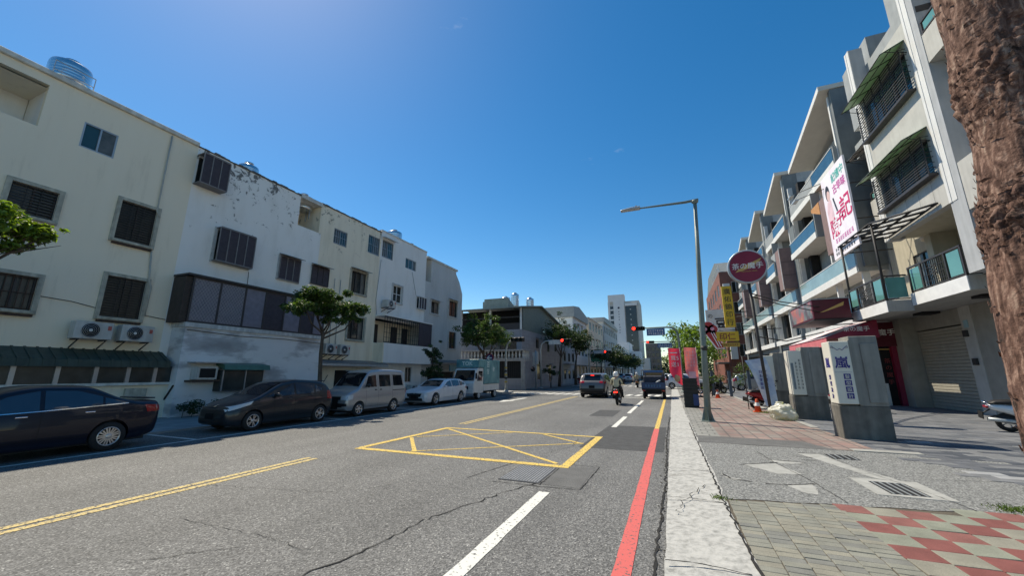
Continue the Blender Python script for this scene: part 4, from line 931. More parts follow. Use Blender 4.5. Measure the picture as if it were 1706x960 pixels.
def railing(parent, x, y0, y1, z, h=1.0, near_side=None, orn=True):
    """dark balcony railing: posts, rails, glass panes at both ends and an iron ornament between"""
    t = MB(); f = rf(x)
    t.box(y0, y1, -.02, .04, z + h - .06, z + h, f).box(y0, y1, -.01, .03, z + .05, z + .09, f); L = y1 - y0
    for k in (0, .27, .73, 1): c = y0 + .03 + (L - .06) * k; t.box(c - .03, c + .03, -.015, .035, z, z + h - .06, f)
    r = t.build('railing', MATS['frame_dark'], parent)
    for a, b in ((.03, .25), (.75, .97)): MB().box(y0 + L * a + .05, y0 + L * b - .02, .0, .012, z + .12, z + h - .1, f).build('pane', MATS['rail_glass'], r)
    o = MB(); a, b = y0 + L * .29, y0 + L * .71; c = (a + b) / 2
    for k in range(5): 
        d = .06 + k * .11
        if c - d > a: o.box(c - d, c - d + .018, .0, .02, z + .1, z + h - .06, f); o.box(c + d, c + d + .018, .0, .02, z + .1, z + h - .06, f)
    for k in range(3): o.box(a, b, .021, .035, z + .22 + .25 * k, z + .238 + .25 * k, f)
    if orn:
        for k in range(4): o.tube([f(c - .2, .03, z + .3 + k * .12), f(c + .2, .03, z + .55 + k * .1)], .012, 5); o.tube([f(c + .2, .028, z + .3 + k * .12), f(c - .2, .028, z + .5 + k * .1)], .012, 5)
    o.build('ironwork', MATS['iron'], r)
    if near_side:
        g = cf(y0 + .03); MB().box(x, x + near_side, -.02, .02, z + h - .06, z + h, g).box(x, x + near_side, -.01, .01, z + .05, z + .09, g).build('side_rail', MATS['frame_dark'], r); MB().box(x + .08, x + near_side - .05, -.006, .006, z + .12, z + h - .1, g).build('pane', MATS['rail_glass'], r)
    return r

def awning_green(parent, y0, y1, z, x=9.0, mat='poly_green'):
    f = rf(x); a = MB().prism([(.0, z), (.75, z - .38), (.75, z - .36), (.0, z + .02)], y0, y1, f, 'nz').build('awning', MATS[mat], parent)
    k = MB()
    for i in range(5): u = y0 + (y1 - y0) * i / 4; k.tube([f(u, .0, z - .02), f(u, .77, z - .40)], .018, 5)
    k.tube([f(y0, .76, z - .4), f(y1, .76, z - .4)], .018, 5).tube([f(y0, .38, z - .21), f(y1, .38, z - .21)], .014, 5)
    for u in (y0, y1): k.tube([f(u, .0, z - .55), f(u, .6, z - .33)], .014, 5)
    k.build('awning_frame', MATS['iron'], a)

R1 = thing('townhouse', 'pale stone townhouse with green awnings over barred windows and roller shutter', 'house', (12.5, 18, 0))
T15 = 16.6
fins = [(15.75, 16.42), (20.3, 20.68), (11.6, 12.2)]
# bay between the fins, flush stone above the balcony floor
hb = [(16.75, 20.1, 8.35, 9.75), (16.75, 20.1, 11.7, 13.4)]
m = MB(); wall(m, F9, 16.42, 20.3, 7.12, 14.4, hb, .25); m.quad(F9(16.42, 0, 14.4), F9(20.3, 0, 14.4), F9(20.3, -4, 14.4), F9(16.42, -4, 14.4)); m.quad(F9(16.42, 0, 7.12), F9(20.3, 0, 7.12), F9(20.3, -.3, 7.12), F9(16.42, -.3, 7.12)); m.build('wall', MATS['stone_panel'], R1)
lines = MB()
for u in (17.1, 17.9, 18.7, 19.5): lines.box(u, u + .012, .001, .004, 7.13, 8.3, F9)
lines.build('panel_joints', M('joint', (.27, .265, .25), .9), R1, kind='stuff')
for a, b, c, d in hb: window(R1, F9, a, b, c, d, n=-.15, cols=3, gm=MATS['glass_teal'], cage=.0, grille=.0)
for (a, b, c, d) in hb:      # projecting window bars
    g = MB()
    for i in range(15): zz = c + (d - c) * i / 14; g.box(a - .1, b + .1, .22, .24, zz - .016, zz + .016, F9)
    for i in range(6): uu = a - .1 + (b - a + .2) * i / 5; g.box(uu - .025, uu + .025, .2, .218, c, d, F9)
    for uu in (a - .1, b + .1):
        for i in range(8): zz = c + (d - c) * i / 7; g.box(uu - .01, uu + .01, .0, .22, zz - .009, zz + .009, F9)
    g.build('window_bars', MATS['iron'], R1); MB().box(a - .15, b + .15, .002, .26, c - .1, c - .02, F9).build('window_sill', MATS['frame_dark'], R1)
    awning_green(R1, a - .15, b + .2, d + .35)
for a, b in fins:
    MB().box(9.0, 9.5, a, b, 7.1 if a > 18 else 4.7, T15).build('fin', MATS['fin_shade_grey'], R1); MB().box(8.985, 9.0 - .002, b - .36, b + .003, 7.1, T15 + .02).box(8.97, 8.983, b - .12, b + .006, 7.1, T15 + .02).build('fin_edge', MATS['fin_lit_white'], R1)  # thin white strips paint the sunlit road side of each fin
    MB().box(9.05, 9.5, a - .012, a - .002, 14.1, 14.35).build('vent_grille', MATS['frame_dark'], R1)
MB().box(9.5, 16, 12.2, 15.75, 12.3, 12.45).box(9.02, 9.5, 12.2, 15.75, 12.0, 13.1).build('parapet', MATS['stone_panel'], R1); MB().box(9.02, 9.5, 12.2, 15.75, 6.6, 8.2).build('parapet', MATS['stone_panel'], R1)
mm = MB(); wall(mm, rf(9.5), 12.2, 15.75, 4.6, T15 - 1, [(13.4, 15.1, 9.2, 11.2), (13.4, 15.1, 5.4, 6.5), (13.4, 15.1, 13.4, 15.2)], .2); mm.build('wall', MATS['stone_panel'], R1)
for c, d in ((9.2, 11.2), (5.4, 6.5), (13.4, 15.2)): window(R1, rf(9.5), 13.4, 15.1, c, d, cols=2, n=-.12, trim=MATS['fin_lit_white'])
railing(R1, 9.05, 12.5, 15.7, 13.1, .5, orn=False)
# main mass behind, stair tower, party walls
MB().box(9.5, 16, 16.42, 20.3, 14.402, 15.6).box(10.2, 16, 15.0, 19.4, 15.6, 18.2).box(9.9, 16, 20.68, 23.4, 14.0, 17.4).build('upper_mass', MATS['slate_wall_pale'], R1)
MB().box(11.9, 16, 11.6, 25.2, 4.66, 14.0).box(12.3, 16, 11.6, 25.2, 0, 4.2).build('back_mass', MATS['stone_beige'], R1)
# balcony bays: floor slabs with pale faces, beige recessed wall, window, lamp
MB().box(8.22, 9.017, 19.75, 23.1, 4.0, 4.44).build('balcony_slab', M('slab_grey', (.36, .355, .34), .8, .1, 2, streak=.2), R1); MB().box(8.205, 8.218, 19.754, 23.096, 3.99, 4.445).build('slab_face', ramp_mat('marble', [(.3, (.66, .66, .66)), (.6, (.78, .78, .77)), (.8, (.84, .84, .82))], 2.2, .35, bump=0), R1); railing(R1, 8.26, 19.8, 23.05, 4.44, 1.05, near_side=.75)
for i, (y0, y1) in enumerate(((16.55, 20.42), (20.43, 25.25))):
    MB().box(9.02, 13, y0, y1, 4.2, 4.66).build('balcony_slab', M('slab_grey', (.36, .355, .34), .8, .1, 2, streak=.2), R1)
    if i == 0: MB().box(9.0 - .012, 9.018, y0 + .004, y1 - .68, 4.19, 4.665).build('slab_face', ramp_mat('marble', [(.3, (.58, .58, .58)), (.6, (.72, .72, .71)), (.8, (.78, .78, .76))], 2.2, .35, bump=0), R1)
    mm = MB(); wall(mm, F11, y0 - (.8 if i == 0 else 0), y1, 4.66, 8.78, [(y0 + .2, y0 + 2.9, 4.9, 7.0)], .2); mm.build('wall', MATS['stone_beige'], R1)
    window(R1, F11, y0 + .2, y0 + 2.9, 4.9, 7.0, cols=4, gm=MATS['glass_teal'], n=-.1)
    if i == 0: railing(R1, 9.06, y0 + .05, y1 - .7, 4.66, 1.05, near_side=1.9)
    MB().lathe([(.02, 0), (.14, .05), (.16, .16), (.12, .2)], (10.9, y0 + 1.5, 7.3), 'z', 12).build('wall_lamp', M('lamp_cream', (.55, .45, .33), .5), R1)
MB().box(10.2, 10.99, 20.2, 20.6, 4.67, 8.7).build('column', MATS['stone_beige'], R1); MB().box(9.3, 11.0, 15.2, 16.4, 4.66, 7.05).build('column', MATS['fin_shade_grey'], R1)
MB().box(9.3, 11.0, 16.42, 20.7, 7.2, 7.4).build('soffit', MATS['stone_beige'], R1)
# second bay: loggia with pale parapet, back wall painted near-black for the shade inside
MB().box(10.65, 10.85, 20.7, 25.1, 9.0, 10.6).build('parapet', MATS['stone_panel'], R1); MB().box(10.6, 11.9, 20.7, 25.1, 8.78, 9.0).build('balcony_slab', MATS['slab_grey'], R1)
MB().box(11.5, 11.6, 20.7, 25.1, 9.0, 14).build('recess_shade_wall', MATS['dark'], R1); MB().box(10.5, 12, 20.7, 25.1, 13.2, 14.0).build('lintel', MATS['slate_wall_pale'], R1)
railing(R1, 10.7, 20.8, 25.0, 10.6, .45, orn=False)
awning_green(R1, 20.8, 24.6, 13.2, 10.5, 'poly_white')
# ground floor: shutter, piers, soffit beam
RS = 11.0; f = rf(RS)
MB().box(RS - .05, 12.4, 15.6, 20.85, 3.55, 4.19).build('lintel', MATS['tile_beige'], R1)
MB().box(RS - .35, 12.4, 19.95, 21.0, 0, 3.9).build('pier', M('pier_pale', (.45, .44, .41), .7, .08, 3, streak=.12), R1) if False else None
sh = MB().box(RS + .02, RS + .06, 21.0, 24.35, .05, 3.5).build('roller_shutter', MATS['shutter_beige'], R1)
sl_me = MB().prism([(.0, .0), (.03, .015), (.03, .115), (.0, .13)], 21.0, 24.3, FR((RS + .02, 0, 0), (0, 1, 0), (-1, 0, 0)), 'nz').mesh(MATS['shutter_beige'], ORIG[R1.name])
for i in range(25): o = link('slat', sl_me, sh); o.location = (0, 0, .06 + i * .138)
MB().box(RS - .12, RS + .3, 20.35, 21.0, .05, 4.19).build('pier', M('pier_pale', (.45, .44, .41), .7, .08, 3, streak=.12), R1)
MB().box(RS - .6, RS + .3, 24.35, 25.1, .05, 4.19).build('pier', MATS['tile_beige'], R1)
MB().box(RS - .05, RS + .3, 21.0, 24.35, 3.55, 4.19).build('shutter_box', MATS['tile_beige'], R1)
MB().box(RS - .1, 12.3, 12.0, 20.35, .05, 4.19).build('wall', MATS['tile_beige'], R1)
for z, u in ((3.0, 20.7), (1.9, 20.55)): MB().box(RS - .2, RS - .125, u, u + .22, z, z + .25).build('meter_box', MATS['iron'], R1)
MB().box(RS - .135, RS - .122, 20.6, 20.85, 3.35, 3.65).build('house_number', M('plate_blue', (.25, .42, .48), .5), R1)
MB().box(9.8, 10.4, 17.6, 18.1, 4.1, 4.19).build('soffit_vent', MATS['dark'], R1); MB().box(10.2, 10.8, 21.9, 22.6, 4.1, 4.19).build('soffit_vent', MATS['dark'], R1)
# canopy over the second balcony: dark frame with pale sheets on two posts
pg = thing('canopy', 'black framed canopy with pale sheets over the second balcony', 'canopy', (10, 23, 4.7))
A_, B_, C_, D_ = Vector((8.2, 19.75, 7.75)), Vector((8.2, 23.1, 7.75)), Vector((8.93, 16.9, 7.32)), Vector((8.93, 20.2, 7.2))
def lerp2(s, t): return A_.lerp(B_, t).lerp(C_.lerp(D_, t), s)
fr_ = MB()
for k in range(6): fr_.tube([lerp2(0, k / 5), lerp2(1, k / 5)], .045, 4)
for k in range(4): fr_.tube([lerp2(k / 3, 0), lerp2(k / 3, 1)], .04, 4)
fr_.build('frame', MATS['iron'], pg)
for i in range(3):
    for j in range(5):
        a, b, c, d = [lerp2(s, t) + Vector((0, 0, .05)) for s, t in ((i / 3 + .03, j / 5 + .03), (i / 3 + .03, (j + 1) / 5 - .03), ((i + 1) / 3 - .03, (j + 1) / 5 - .03), ((i + 1) / 3 - .03, j / 5 + .03))]
        u = Vector((0, 0, .012)); MB().add([a, b, c, d, a + u, b + u, c + u, d + u], [(0, 1, 2, 3), (4, 5, 6, 7), (0, 1, 5, 4), (1, 2, 6, 5), (2, 3, 7, 6), (3, 0, 4, 7)]).build('sheet', MATS['poly_sheet'], pg)
for p in (A_, B_): MB().tube([(p.x + .06, p.y + (.06 if p is A_ else -.1), 4.45), (p.x + .06, p.y + (.06 if p is A_ else -.1), 7.75)], .045, 6).build('post', MATS['iron'], pg)
# billboard on its steel frame
bb = thing('billboard', 'large pink and white billboard with red lettering and portrait in front of facade', 'billboard', (8.35, 22.5, 9.4))
fb = rf(8.3); ramp_mat('bill_print', [(.35, (.80, .72, .78)), (.5, (.84, .80, .84)), (.7, (.78, .62, .72))], .6, .5, bump=0)
b_ = MB().box(21.15, 24.05, -.08, .0, 7.3, 11.75, fb).build('panel', MATS['bill_print'], bb)
M('print_red', (.62, .03, .13), .5, .05); M('print_teal', (.10, .48, .42), .5, .05); M('print_magenta', (.62, .10, .36), .5, .05); M('print_black', (.025, .02, .025), .5, .05); M('print_skin', (.72, .47, .44), .5, .05); M('print_gold', (.62, .38, .12), .4, .1); M('print_rose', (.72, .32, .42), .5, .05)
text('陳', 1.05, MATS['print_red'], bb, fb(23.3, .006, 8.85), (-1, 0, 0), bold=.012); text('子', .85, MATS['print_red'], bb, fb(22.55, .006, 9.1), (-1, 0, 0), bold=.012); text('記', 1.25, MATS['print_red'], bb, fb(21.75, .006, 9.45), (-1, 0, 0), bold=.012)
text('記憶中', .5, MATS['print_teal'], bb, fb(22.0, .006, 11.25), (-1, 0, 0), bold=.012); text('古早味', .5, MATS['print_magenta'], bb, fb(22.05, .006, 10.65), (-1, 0, 0), bold=.012)
sc_ = MB(); scribble(sc_, fb, 21.4, 23.5, 8.0, 8.32, .002, 1, 8, seed=3); sc_.build('small_print', MATS['print_magenta'], bb); sc_ = MB(); scribble(sc_, fb, 21.5, 23.8, 7.42, 7.85, .002, 2, 9, seed=4); sc_.build('small_print', MATS['print_black'], bb)
# portrait: hair, face, shoulders and dress as flat print
def disc(mb, fr, u, z, ru, rz, n0, k=20): return mb.add([fr(u + ru * math.cos(a), n0, z + rz * math.sin(a)) for a in [6.283 * i / k for i in range(k)]], [list(range(k))])
disc(MB(), fb, 23.45, 10.78, .27, .42, .002).build('portrait_print', MATS['print_black'], bb); disc(MB(), fb, 23.4, 10.62, .2, .28, .004).build('portrait_print', MATS['print_skin'], bb); MB().add([fb(u, .003, z) for u, z in ((23.2, 10.35), (23.62, 10.35), (23.85, 9.9), (23.8, 9.3), (23.6, 9.05), (23.3, 9.05), (23.1, 9.5))], [(0, 1, 2, 3, 4, 5, 6)]).build('portrait_print', M('print_blush', (.76, .52, .56), .5, .1), bb); MB().add([fb(23.0, .004, 10.3), fb(22.85, .004, 10.3), fb(22.6, .004, 9.5), fb(22.75, .004, 9.5)], [(0, 1, 2, 3)]).build('portrait_print', MATS['print_black'], bb)
fr_ = MB()
for z in (7.6, 9.4, 11.4): fr_.tube([fb(21.3, -.1, z), fb(21.3, -2.3, z)], .03, 5).tube([fb(23.9, -.1, z), fb(23.9, -2.3, z)], .03, 5).tube([fb(21.15, -.1, z), fb(24.05, -.1, z)], .03, 5)
fr_.build('frame', MATS['iron'], bb)
for z, y in ((11.3, 24.3), (10.75, 23.7)):
    MB().tube([fb(y - .3, -.3, z + .45), fb(y + 1.2, .9, z + .5)], .02, 5).build('lamp_arm', MATS['iron'], bb); MB().box(y + 1.1, y + 1.7, .85, 1.05, z + .42, z + .5, fb).build('lamp_head', MATS['galv'], bb)

# --- the modern row beyond: repeated grey townhouses with raking roofs
def town(y0, L, fas, label, d=0):
    t = thing('townhouse', label, 'house', (13, y0 + L / 2, 0)); x0 = 9.5; zt, zb = 18.4 - d, 16.75 - d
    f = rf(11.0)
    # raking roof slab and its white fascia
    P = [(y0, zt), (y0 + fas, zb), (y0 + fas, zb - .28), (y0, zt - .28)]
    MB().prism(P, x0 + .02, 16, WORLD, 'nz').build('roof', MATS['soffit'], t); MB().prism([(a, b + .004 if i < 2 else b - .03) for i, (a, b) in enumerate(P)], x0 - .04, x0 + .018, WORLD, 'nz').build('fascia', MATS['render_white'], t)
    # walls
    m = MB(); hs = [(y0 + .9, y0 + 3.6, z + .5, z + 2.5) for z in (7.4, 10.6, 13.8)] + [(y0 + 4.4, y0 + 6.6, z + .6, z + 2.4) for z in (7.4, 10.6, 13.8)] + [(y0 + .5, y0 + 3.4, 4.7, 6.7), (y0 + 4.0, y0 + 7.0, 4.7, 6.7), (y0 + .6, y0 + 6.8, .1, 3.6)]
    wall(m, f, y0, y0 + L, 0, zb - .3, hs, .2); m.quad((11, y0, 0), (11, y0, zt - .3), (16, y0, zt - .3), (16, y0, 0)); m.quad((11, y0 + L, 0), (11, y0 + L, zb), (16, y0 + L, zb), (16, y0 + L, 0)); m.quad((11, y0 + fas, zb - .31), (16, y0 + fas, zb - .31), (16, y0 + L, zb - .31), (11, y0 + L, zb - .31)); m.build('wall', MATS['slate_wall_pale'], t)
    for a, b, c, e in hs[:-1]: window(t, f, a, b, c, e, cols=3, fm=MATS['frame_white'], gm=MATS['glass_blue'], n=-.1)
    MB().box(11.15, 11.2, y0 + .6, y0 + 6.8, .1, 3.6).build('shopfront', MATS['glass_dark'], t)
    # tall side wall towards the camera and white vertical fins
    MB().box(10.0, 13.0, y0 + .02, y0 + .32, 7.2, zt - .35).build('end_wall', MATS['slate_wall'], t)
    for yy, z0, z1 in ((y0 + .33, 4.3, zt - .6), (y0 + 3.9, 4.3, 13.6), (y0 + L - .5, 4.3, zb - .4)): MB().box(9.94, 10.25, yy, yy + .16, z0, z1).build('fin', MATS['render_white'], t)
    # balconies: white edge bands, glass rails
    for i, (z, a, b, xx) in enumerate(((13.4, .5, 4.2, 9.7), (10.3, 4.1, L - .7, 9.4), (13.4, 4.4, L - .8, 9.75), (7.0, .3, L - .5, 9.7), (4.2, .3, L - .3, 9.6))):
        s = MB().box(xx + .05, 11.0, y0 + a, y0 + b, z, z + .3).build('balcony_slab', MATS['soffit'], t); MB().box(xx, xx + .048, y0 + a - .03, y0 + b + .03, z - .08, z + .34).build('slab_face', MATS['render_white'], s)
        if i != 4: MB().box(xx + .02, xx + .04, y0 + a + .02, y0 + b - .02, z + .35, z + 1.15).build('rail_glass', MATS[('glass_blue', 'glass_blue', 'slate_wall_pale', 'rail_pale')[i]], s); MB().box(xx, xx + .05, y0 + a, y0 + b, z + 1.152, z + 1.2).build('handrail', MATS['frame_white'], s)
        MB().box(xx + .05, 11.0, y0 + a - .1, y0 + a - .002, z - .05, z + (1.2 if i != 1 else 3.0)).build('side_wall', MATS['slate_wall_pale'], s)
    # projecting tiled box window with an orange cheek
    MB().box(9.02, 10.9, y0 - 1.0 + .02 + 1.2, y0 + 1.55, 8.3, 11.7).build('box_window', MATS['pink_tile'], t)
    for z in (9.4, 10.5): MB().box(9.01, 10.0, y0 + .21, y0 + .219, z, z + .03).build('box_joint', MATS['frame_dark'], t)
    MB().add([(9.0, y0 + 1.56, 10.9), (9.0, y0 + 1.56, 11.7), (10.9, y0 + 1.56, 11.7), (10.9, y0 + 1.56, 10.9), (9.0, y0 + 2.9, 11.7), (10.9, y0 + 2.9, 11.7), (9.0, y0 + 2.9, 11.5), (10.9, y0 + 2.9, 11.5)], [(0, 1, 2, 3), (1, 4, 5, 2), (4, 6, 7, 5), (0, 6, 4, 1), (3, 2, 5, 7), (0, 3, 7, 6)]).build('box_hood', MATS['orange_wood'] if y0 < 30 else MATS['slate_wall_pale'], t)
    MB().box(8.96, 8.998, y0 + .2, y0 + .26, 8.2, 11.8).build('box_edge', MATS['render_white'], t)
    # near-black box stands for the shade in the gap between units; grey tower wall
    MB().box(10.4, 10.9, y0 + L - 1.4, y0 + L - .9, 4.5, zb - .35).build('shaded_slot', MATS['dark'], t); MB().box(9.9, 11.0, y0 + L - .45, y0 + L + .6, 0, 13.2 - d).build('stair_wall', MATS['slate_wall'], t)
    MB().box(10.0, 11.0, y0 + .3, y0 + L, 3.7, 4.15).build('sign_band', MATS['slate_wall_pale'], t)
    return t
town(25.35, 10.4, 7.4, 'grey townhouse with white raking roof behind the billboard')
town(36.3, 8.4, 5.2, 'grey townhouse with white raking roof, next one past the billboard house')
town(44.9, 8.6, 5.0, 'grey townhouse with white raking roof above the key shaped sign')
town(53.7, 8.6, 5.0, 'grey townhouse at the far end of the raking roof row')
# brick apartment beyond
brick_mat('brick_red', (.23, .075, .05), (.19, .06, .042), (.16, .10, .085), .5, .16, .5, .1, 'xz')
t = thing('brick_building', 'dark red brick building with white balconies beyond the townhouse row', 'building', (11, 75, 0)); f = rf(8.0); fcm = cf(66)
hs = [(68 + i * 4, 70 + i * 4, 4 + k * 3.2, 5.9 + k * 3.2) for i in range(5) for k in range(4)]
m = MB(); wall(m, f, 66, 90, 0, 17, hs, .2); wall(m, fcm, 8, 22, 0, 17, [(9.5, 10.7, 4 + k * 3.2, 5.8 + k * 3.2) for k in range(4)], .2); m.quad((8, 66, 17), (8, 90, 17), (22, 90, 17), (22, 66, 17)); m.build('wall', MATS['brick_red'], t)
for a, b, c, d in hs: window(t, f, a, b, c, d, cols=2, fm=MATS['frame_white']); 
for k in range(4): window(t, fcm, 9.5, 10.7, 4 + k * 3.2, 5.8 + k * 3.2, fm=MATS['frame_white']); MB().box(8.3, 9.2, 65.4, 65.9, 3.6 + k * 3.2, 5.4 + k * 3.2).build('white_panel', MATS['render_white'], t)
MB().prism([(66, 17.02), (90, 17.02), (84, 20), (72, 20)], 8.2, 20, WORLD, 'nz').build('roof', MATS['slate_wall'], t)
for i in range(9): MB().box(8.0, 8.12, 66.2 + i * 1.2, 66.35 + i * 1.2, 17.02, 18.2).build('roof_post', MATS['render_white'], t)
MB().box(6.6, 8, 66, 72, 3.0, 3.2).build('awning', MATS['awning_grey'], t)
# ---------------------------------------------------------------- vehicles
def pchip(xs, ys):
    """shape-preserving interpolation through control points"""
    xs, ys = np.array(xs, float), np.array(ys, float); h = np.diff(xs); d = np.diff(ys) / h
    m = np.zeros(len(xs)); m[0], m[-1] = d[0], d[-1]
    for i in range(1, len(xs) - 1):
        if d[i - 1] * d[i] > 0: w1, w2 = 2 * h[i] + h[i - 1], h[i] + 2 * h[i - 1]; m[i] = (w1 + w2) / (w1 / d[i - 1] + w2 / d[i])
    def f(x):
        i = int(np.clip(np.searchsorted(xs, x) - 1, 0, len(xs) - 2)); t = (x - xs[i]) / h[i]
        t = min(max(t, 0.0), 1.0)
        return float((2 * t**3 - 3 * t**2 + 1) * ys[i] + (t**3 - 2 * t**2 + t) * h[i] * m[i] + (-2 * t**3 + 3 * t**2) * ys[i + 1] + (t**3 - t**2) * h[i] * m[i + 1])
    return f
M('car_glass', (.008, .011, .014), .04, .1, 2, spec=.5)
M('car_glass_sky', (.02, .045, .075), .03, .1, 2, spec=.8)  # blue base colour stands in for sky reflected in the side windows
M('chrome', (.75, .75, .76), .12, 0, metal=1)
M('rim_silver', (.55, .55, .56), .28, .05, metal=.9)
M('lamp_red', (.32, .012, .016), .12, .1, 5, coat=.6)
M('lamp_clear', (.55, .57, .58), .08, .1, 8, coat=.8)
M('plate_black', (.006, .006, .006), .9, 0)
M('seam', (.006, .006, .007), .8, 0)
def carpaint(name, col, metal=.3, rough=.3): return M(name, col, rough, .05, 3, metal=metal, coat=.4, spec=.3)
carpaint('paint_navy', (.003, .004, .014), 0, .4); carpaint('paint_charcoal', (.018, .022, .028), .1); carpaint('paint_silver', (.36, .37, .38), .5); carpaint('paint_wagon', (.62, .64, .67), .1); carpaint('paint_suv', (.13, .128, .13), .3); carpaint('paint_blue_truck', (.015, .05, .13), .1)
M('truck_white', (.62, .63, .62), .4, .06, 3, coat=.4, streak=.1); M('trim_black', (.014, .014, .015), .5, .1)

def car_mesh(S, arches=True):
    """watertight body lofted from side-view curves; S holds the curves, x runs from nose (0) to tail"""
    L, W = S['L'], S['W']; top, bot, belt, plan = (pchip(*zip(*S[k])) for k in ('top', 'bot', 'belt', 'plan'))
    tum = S.get('tumble', .36)
    n = 84; xs = [L * (.5 - .5 * math.cos(math.pi * i / (n - 1))) * .55 + L * i / (n - 1) * .45 for i in range(n)]
    rings = []
    for x in xs:
        zt, zb, be, pw = top(x), bot(x), belt(x), plan(x) * W / 2; zm = zb + (be - zb) * .52
        def wd(z):
            if z < zm: return pw * (1 - .09 * ((zm - z) / max(zm - zb, .05)) ** 2)
            if z < be: return pw * (1 - .045 * ((z - zm) / max(be - zm, .05)) ** 2)
            return pw * .955 - tum * (z - be)
        rz = min(S.get('rz', .10), (zt - zb) * .35); zs = [zb + .02 + (zt - rz - zb - .02) * (k / 13) for k in range(14)]
        half = [(0, zb), (wd(zb) * .8, zb)] + [(wd(z), z) for z in zs]; we = wd(zt - rz); ry = min(S.get('ry', .16), we * .5)
        for k in range(1, 5): a = math.pi / 2 * k / 4; half.append((we - ry * (1 - math.cos(a)) , zt - rz + rz * math.sin(a)))
        half.append((we * .45, zt + .012)); half.append((0, zt + .018))
        rings.append([Vector((x, y, z)) for y, z in half] + [Vector((x, -y, z)) for y, z in half[-2:0:-1]])
    k = len(rings[0]); mb = MB(); mb.add([p for r in rings for p in r], [(i * k + j, i * k + (j + 1) % k, (i + 1) * k + (j + 1) % k, (i + 1) * k + j) for i in range(n - 1) for j in range(k)], 0, True)
    mb.f += [list(range(k)), [(n - 1) * k + j for j in range(k)][::-1]]; mb.m += [0, 0]; mb.sm += [True, True]
    me = mb.mesh([S['paint']], name='body')
    bm = bmesh.new(); bm.from_mesh(me); bvh = BVHTree.FromBMesh(bm); bm.free()
    if arches:
        o = bpy.data.objects.new('tmp', me); COL.objects.link(o); cut = []
        for xw in S['axles']:
            for s in (1, -1):
                c = MB().lathe([(S['rw'] * 1.13, -.32), (S['rw'] * 1.13, .32)], (xw, s * (W / 2 + .02), S['rw'] + .01), 'y', 28, smooth=True).build('cut', MATS['trim_black'])
                md = o.modifiers.new('b', 'BOOLEAN'); md.object = c; md.operation = 'DIFFERENCE'; md.solver = 'EXACT'; cut.append(c)
        me2 = bpy.data.meshes.new_from_object(o.evaluated_get(bpy.context.evaluated_depsgraph_get()))
        bpy.data.objects.remove(o)
        for c in cut: bpy.data.objects.remove(c)
        me = me2
        bm = bmesh.new(); bm.from_mesh(me)
        for e in bm.edges:
            if len(e.link_faces) == 2 and e.calc_face_angle(0) > .7: e.smooth = False
        bm.to_mesh(me); bm.free()
    return me, bvh

class Skin:
    """lays patches (glass, lamps, seams) onto a lofted body"""
    def __init__(s, bvh, root): s.b, s.root = bvh, root
    def hit(s, side, a, b):
        if side in ('L', 'R'): o, d = Vector((a, 3 if side == 'L' else -3, b)), Vector((0, -1 if side == 'L' else 1, 0))
        elif side == 'F': o, d = Vector((-3, a, b)), Vector((1, 0, 0))
        elif side == 'B': o, d = Vector((9, a, b)), Vector((-1, 0, 0))
        else: o, d = Vector((a, b, 5)), Vector((0, 0, -1))
        p, nn, _, _ = s.b.ray_cast(o, d)
        if p is None: return None
        if nn.dot(d) > 0: nn = -nn
        return p, nn
    def strip(s, name, mat, side, lo, hi, nu=16, nv=6, off=.006, parent=None):
        fl, fh = poly_at(lo), poly_at(hi); pts = []; ok = True
        for i in range(nu + 1):
            a, b = fl(i / nu), fh(i / nu)
            for j in range(nv + 1):
                q = (a[0] + (b[0] - a[0]) * j / nv, a[1] + (b[1] - a[1]) * j / nv); h = s.hit(side, *q); pts.append(None if h is None else h[0] + h[1] * off)
        mb = MB(); idx = {}; k = nv + 1
        for i in range(nu):
            for j in range(nv):
                q = [i * k + j, (i + 1) * k + j, (i + 1) * k + j + 1, i * k + j + 1]
                if all(pts[t] is not None for t in q):
                    P = [pts[t] for t in q]
                    if max((P[0] - P[2]).length, (P[1] - P[3]).length) < .5: mb.add(P, [(0, 1, 2, 3)], 0, True)
        if not mb.f: return None
        return mb.build(name, mat, parent or s.root, local=True)
    def both(s, name, mat, lo, hi, **k): return [s.strip(name, mat, sd, lo, hi, **k) for sd in 'LR']
    def line(s, pts, w=.008, sides='LR', off=.003, mat=None):
        for sd in sides:
            lo = [(a - w / 2, b) if abs(pts[0][0] - pts[-1][0]) < abs(pts[0][1] - pts[-1][1]) else (a, b - w / 2) for a, b in pts]; hi = [(a + w / 2, b) if abs(pts[0][0] - pts[-1][0]) < abs(pts[0][1] - pts[-1][1]) else (a, b + w / 2) for a, b in pts]
            s.strip('panel_gap', mat or MATS['seam'], sd, lo, hi, 24, 1, off)
    def box(s, name, mat, sides, a, b, da, db, dn, bevel=.008, parent=None):
        for sd in sides:
            h = s.hit(sd, a, b)
            if h is None: continue
            p = h[0]; q = (da / 2, dn / 2, db / 2) if sd in 'LR' else (dn / 2, da / 2, db / 2)
            MB().box(p.x - q[0], p.x + q[0], p.y - q[1], p.y + q[1], p.z - q[2], p.z + q[2]).build(name, mat, parent or s.root, local=True, bevel=bevel)
def poly_at(P):
    P = [Vector((*p, 0)) for p in P]; L = [0.0]
    for a, b in zip(P[:-1], P[1:]): L.append(L[-1] + (b - a).length)
    def f(t):
        d = t * L[-1]
        for i in range(len(P) - 1):
            if d <= L[i + 1] + 1e-9: q = P[i].lerp(P[i + 1], 0 if L[i + 1] == L[i] else (d - L[i]) / (L[i + 1] - L[i])); return (q.x, q.y)
        return (P[-1].x, P[-1].y)
    return f
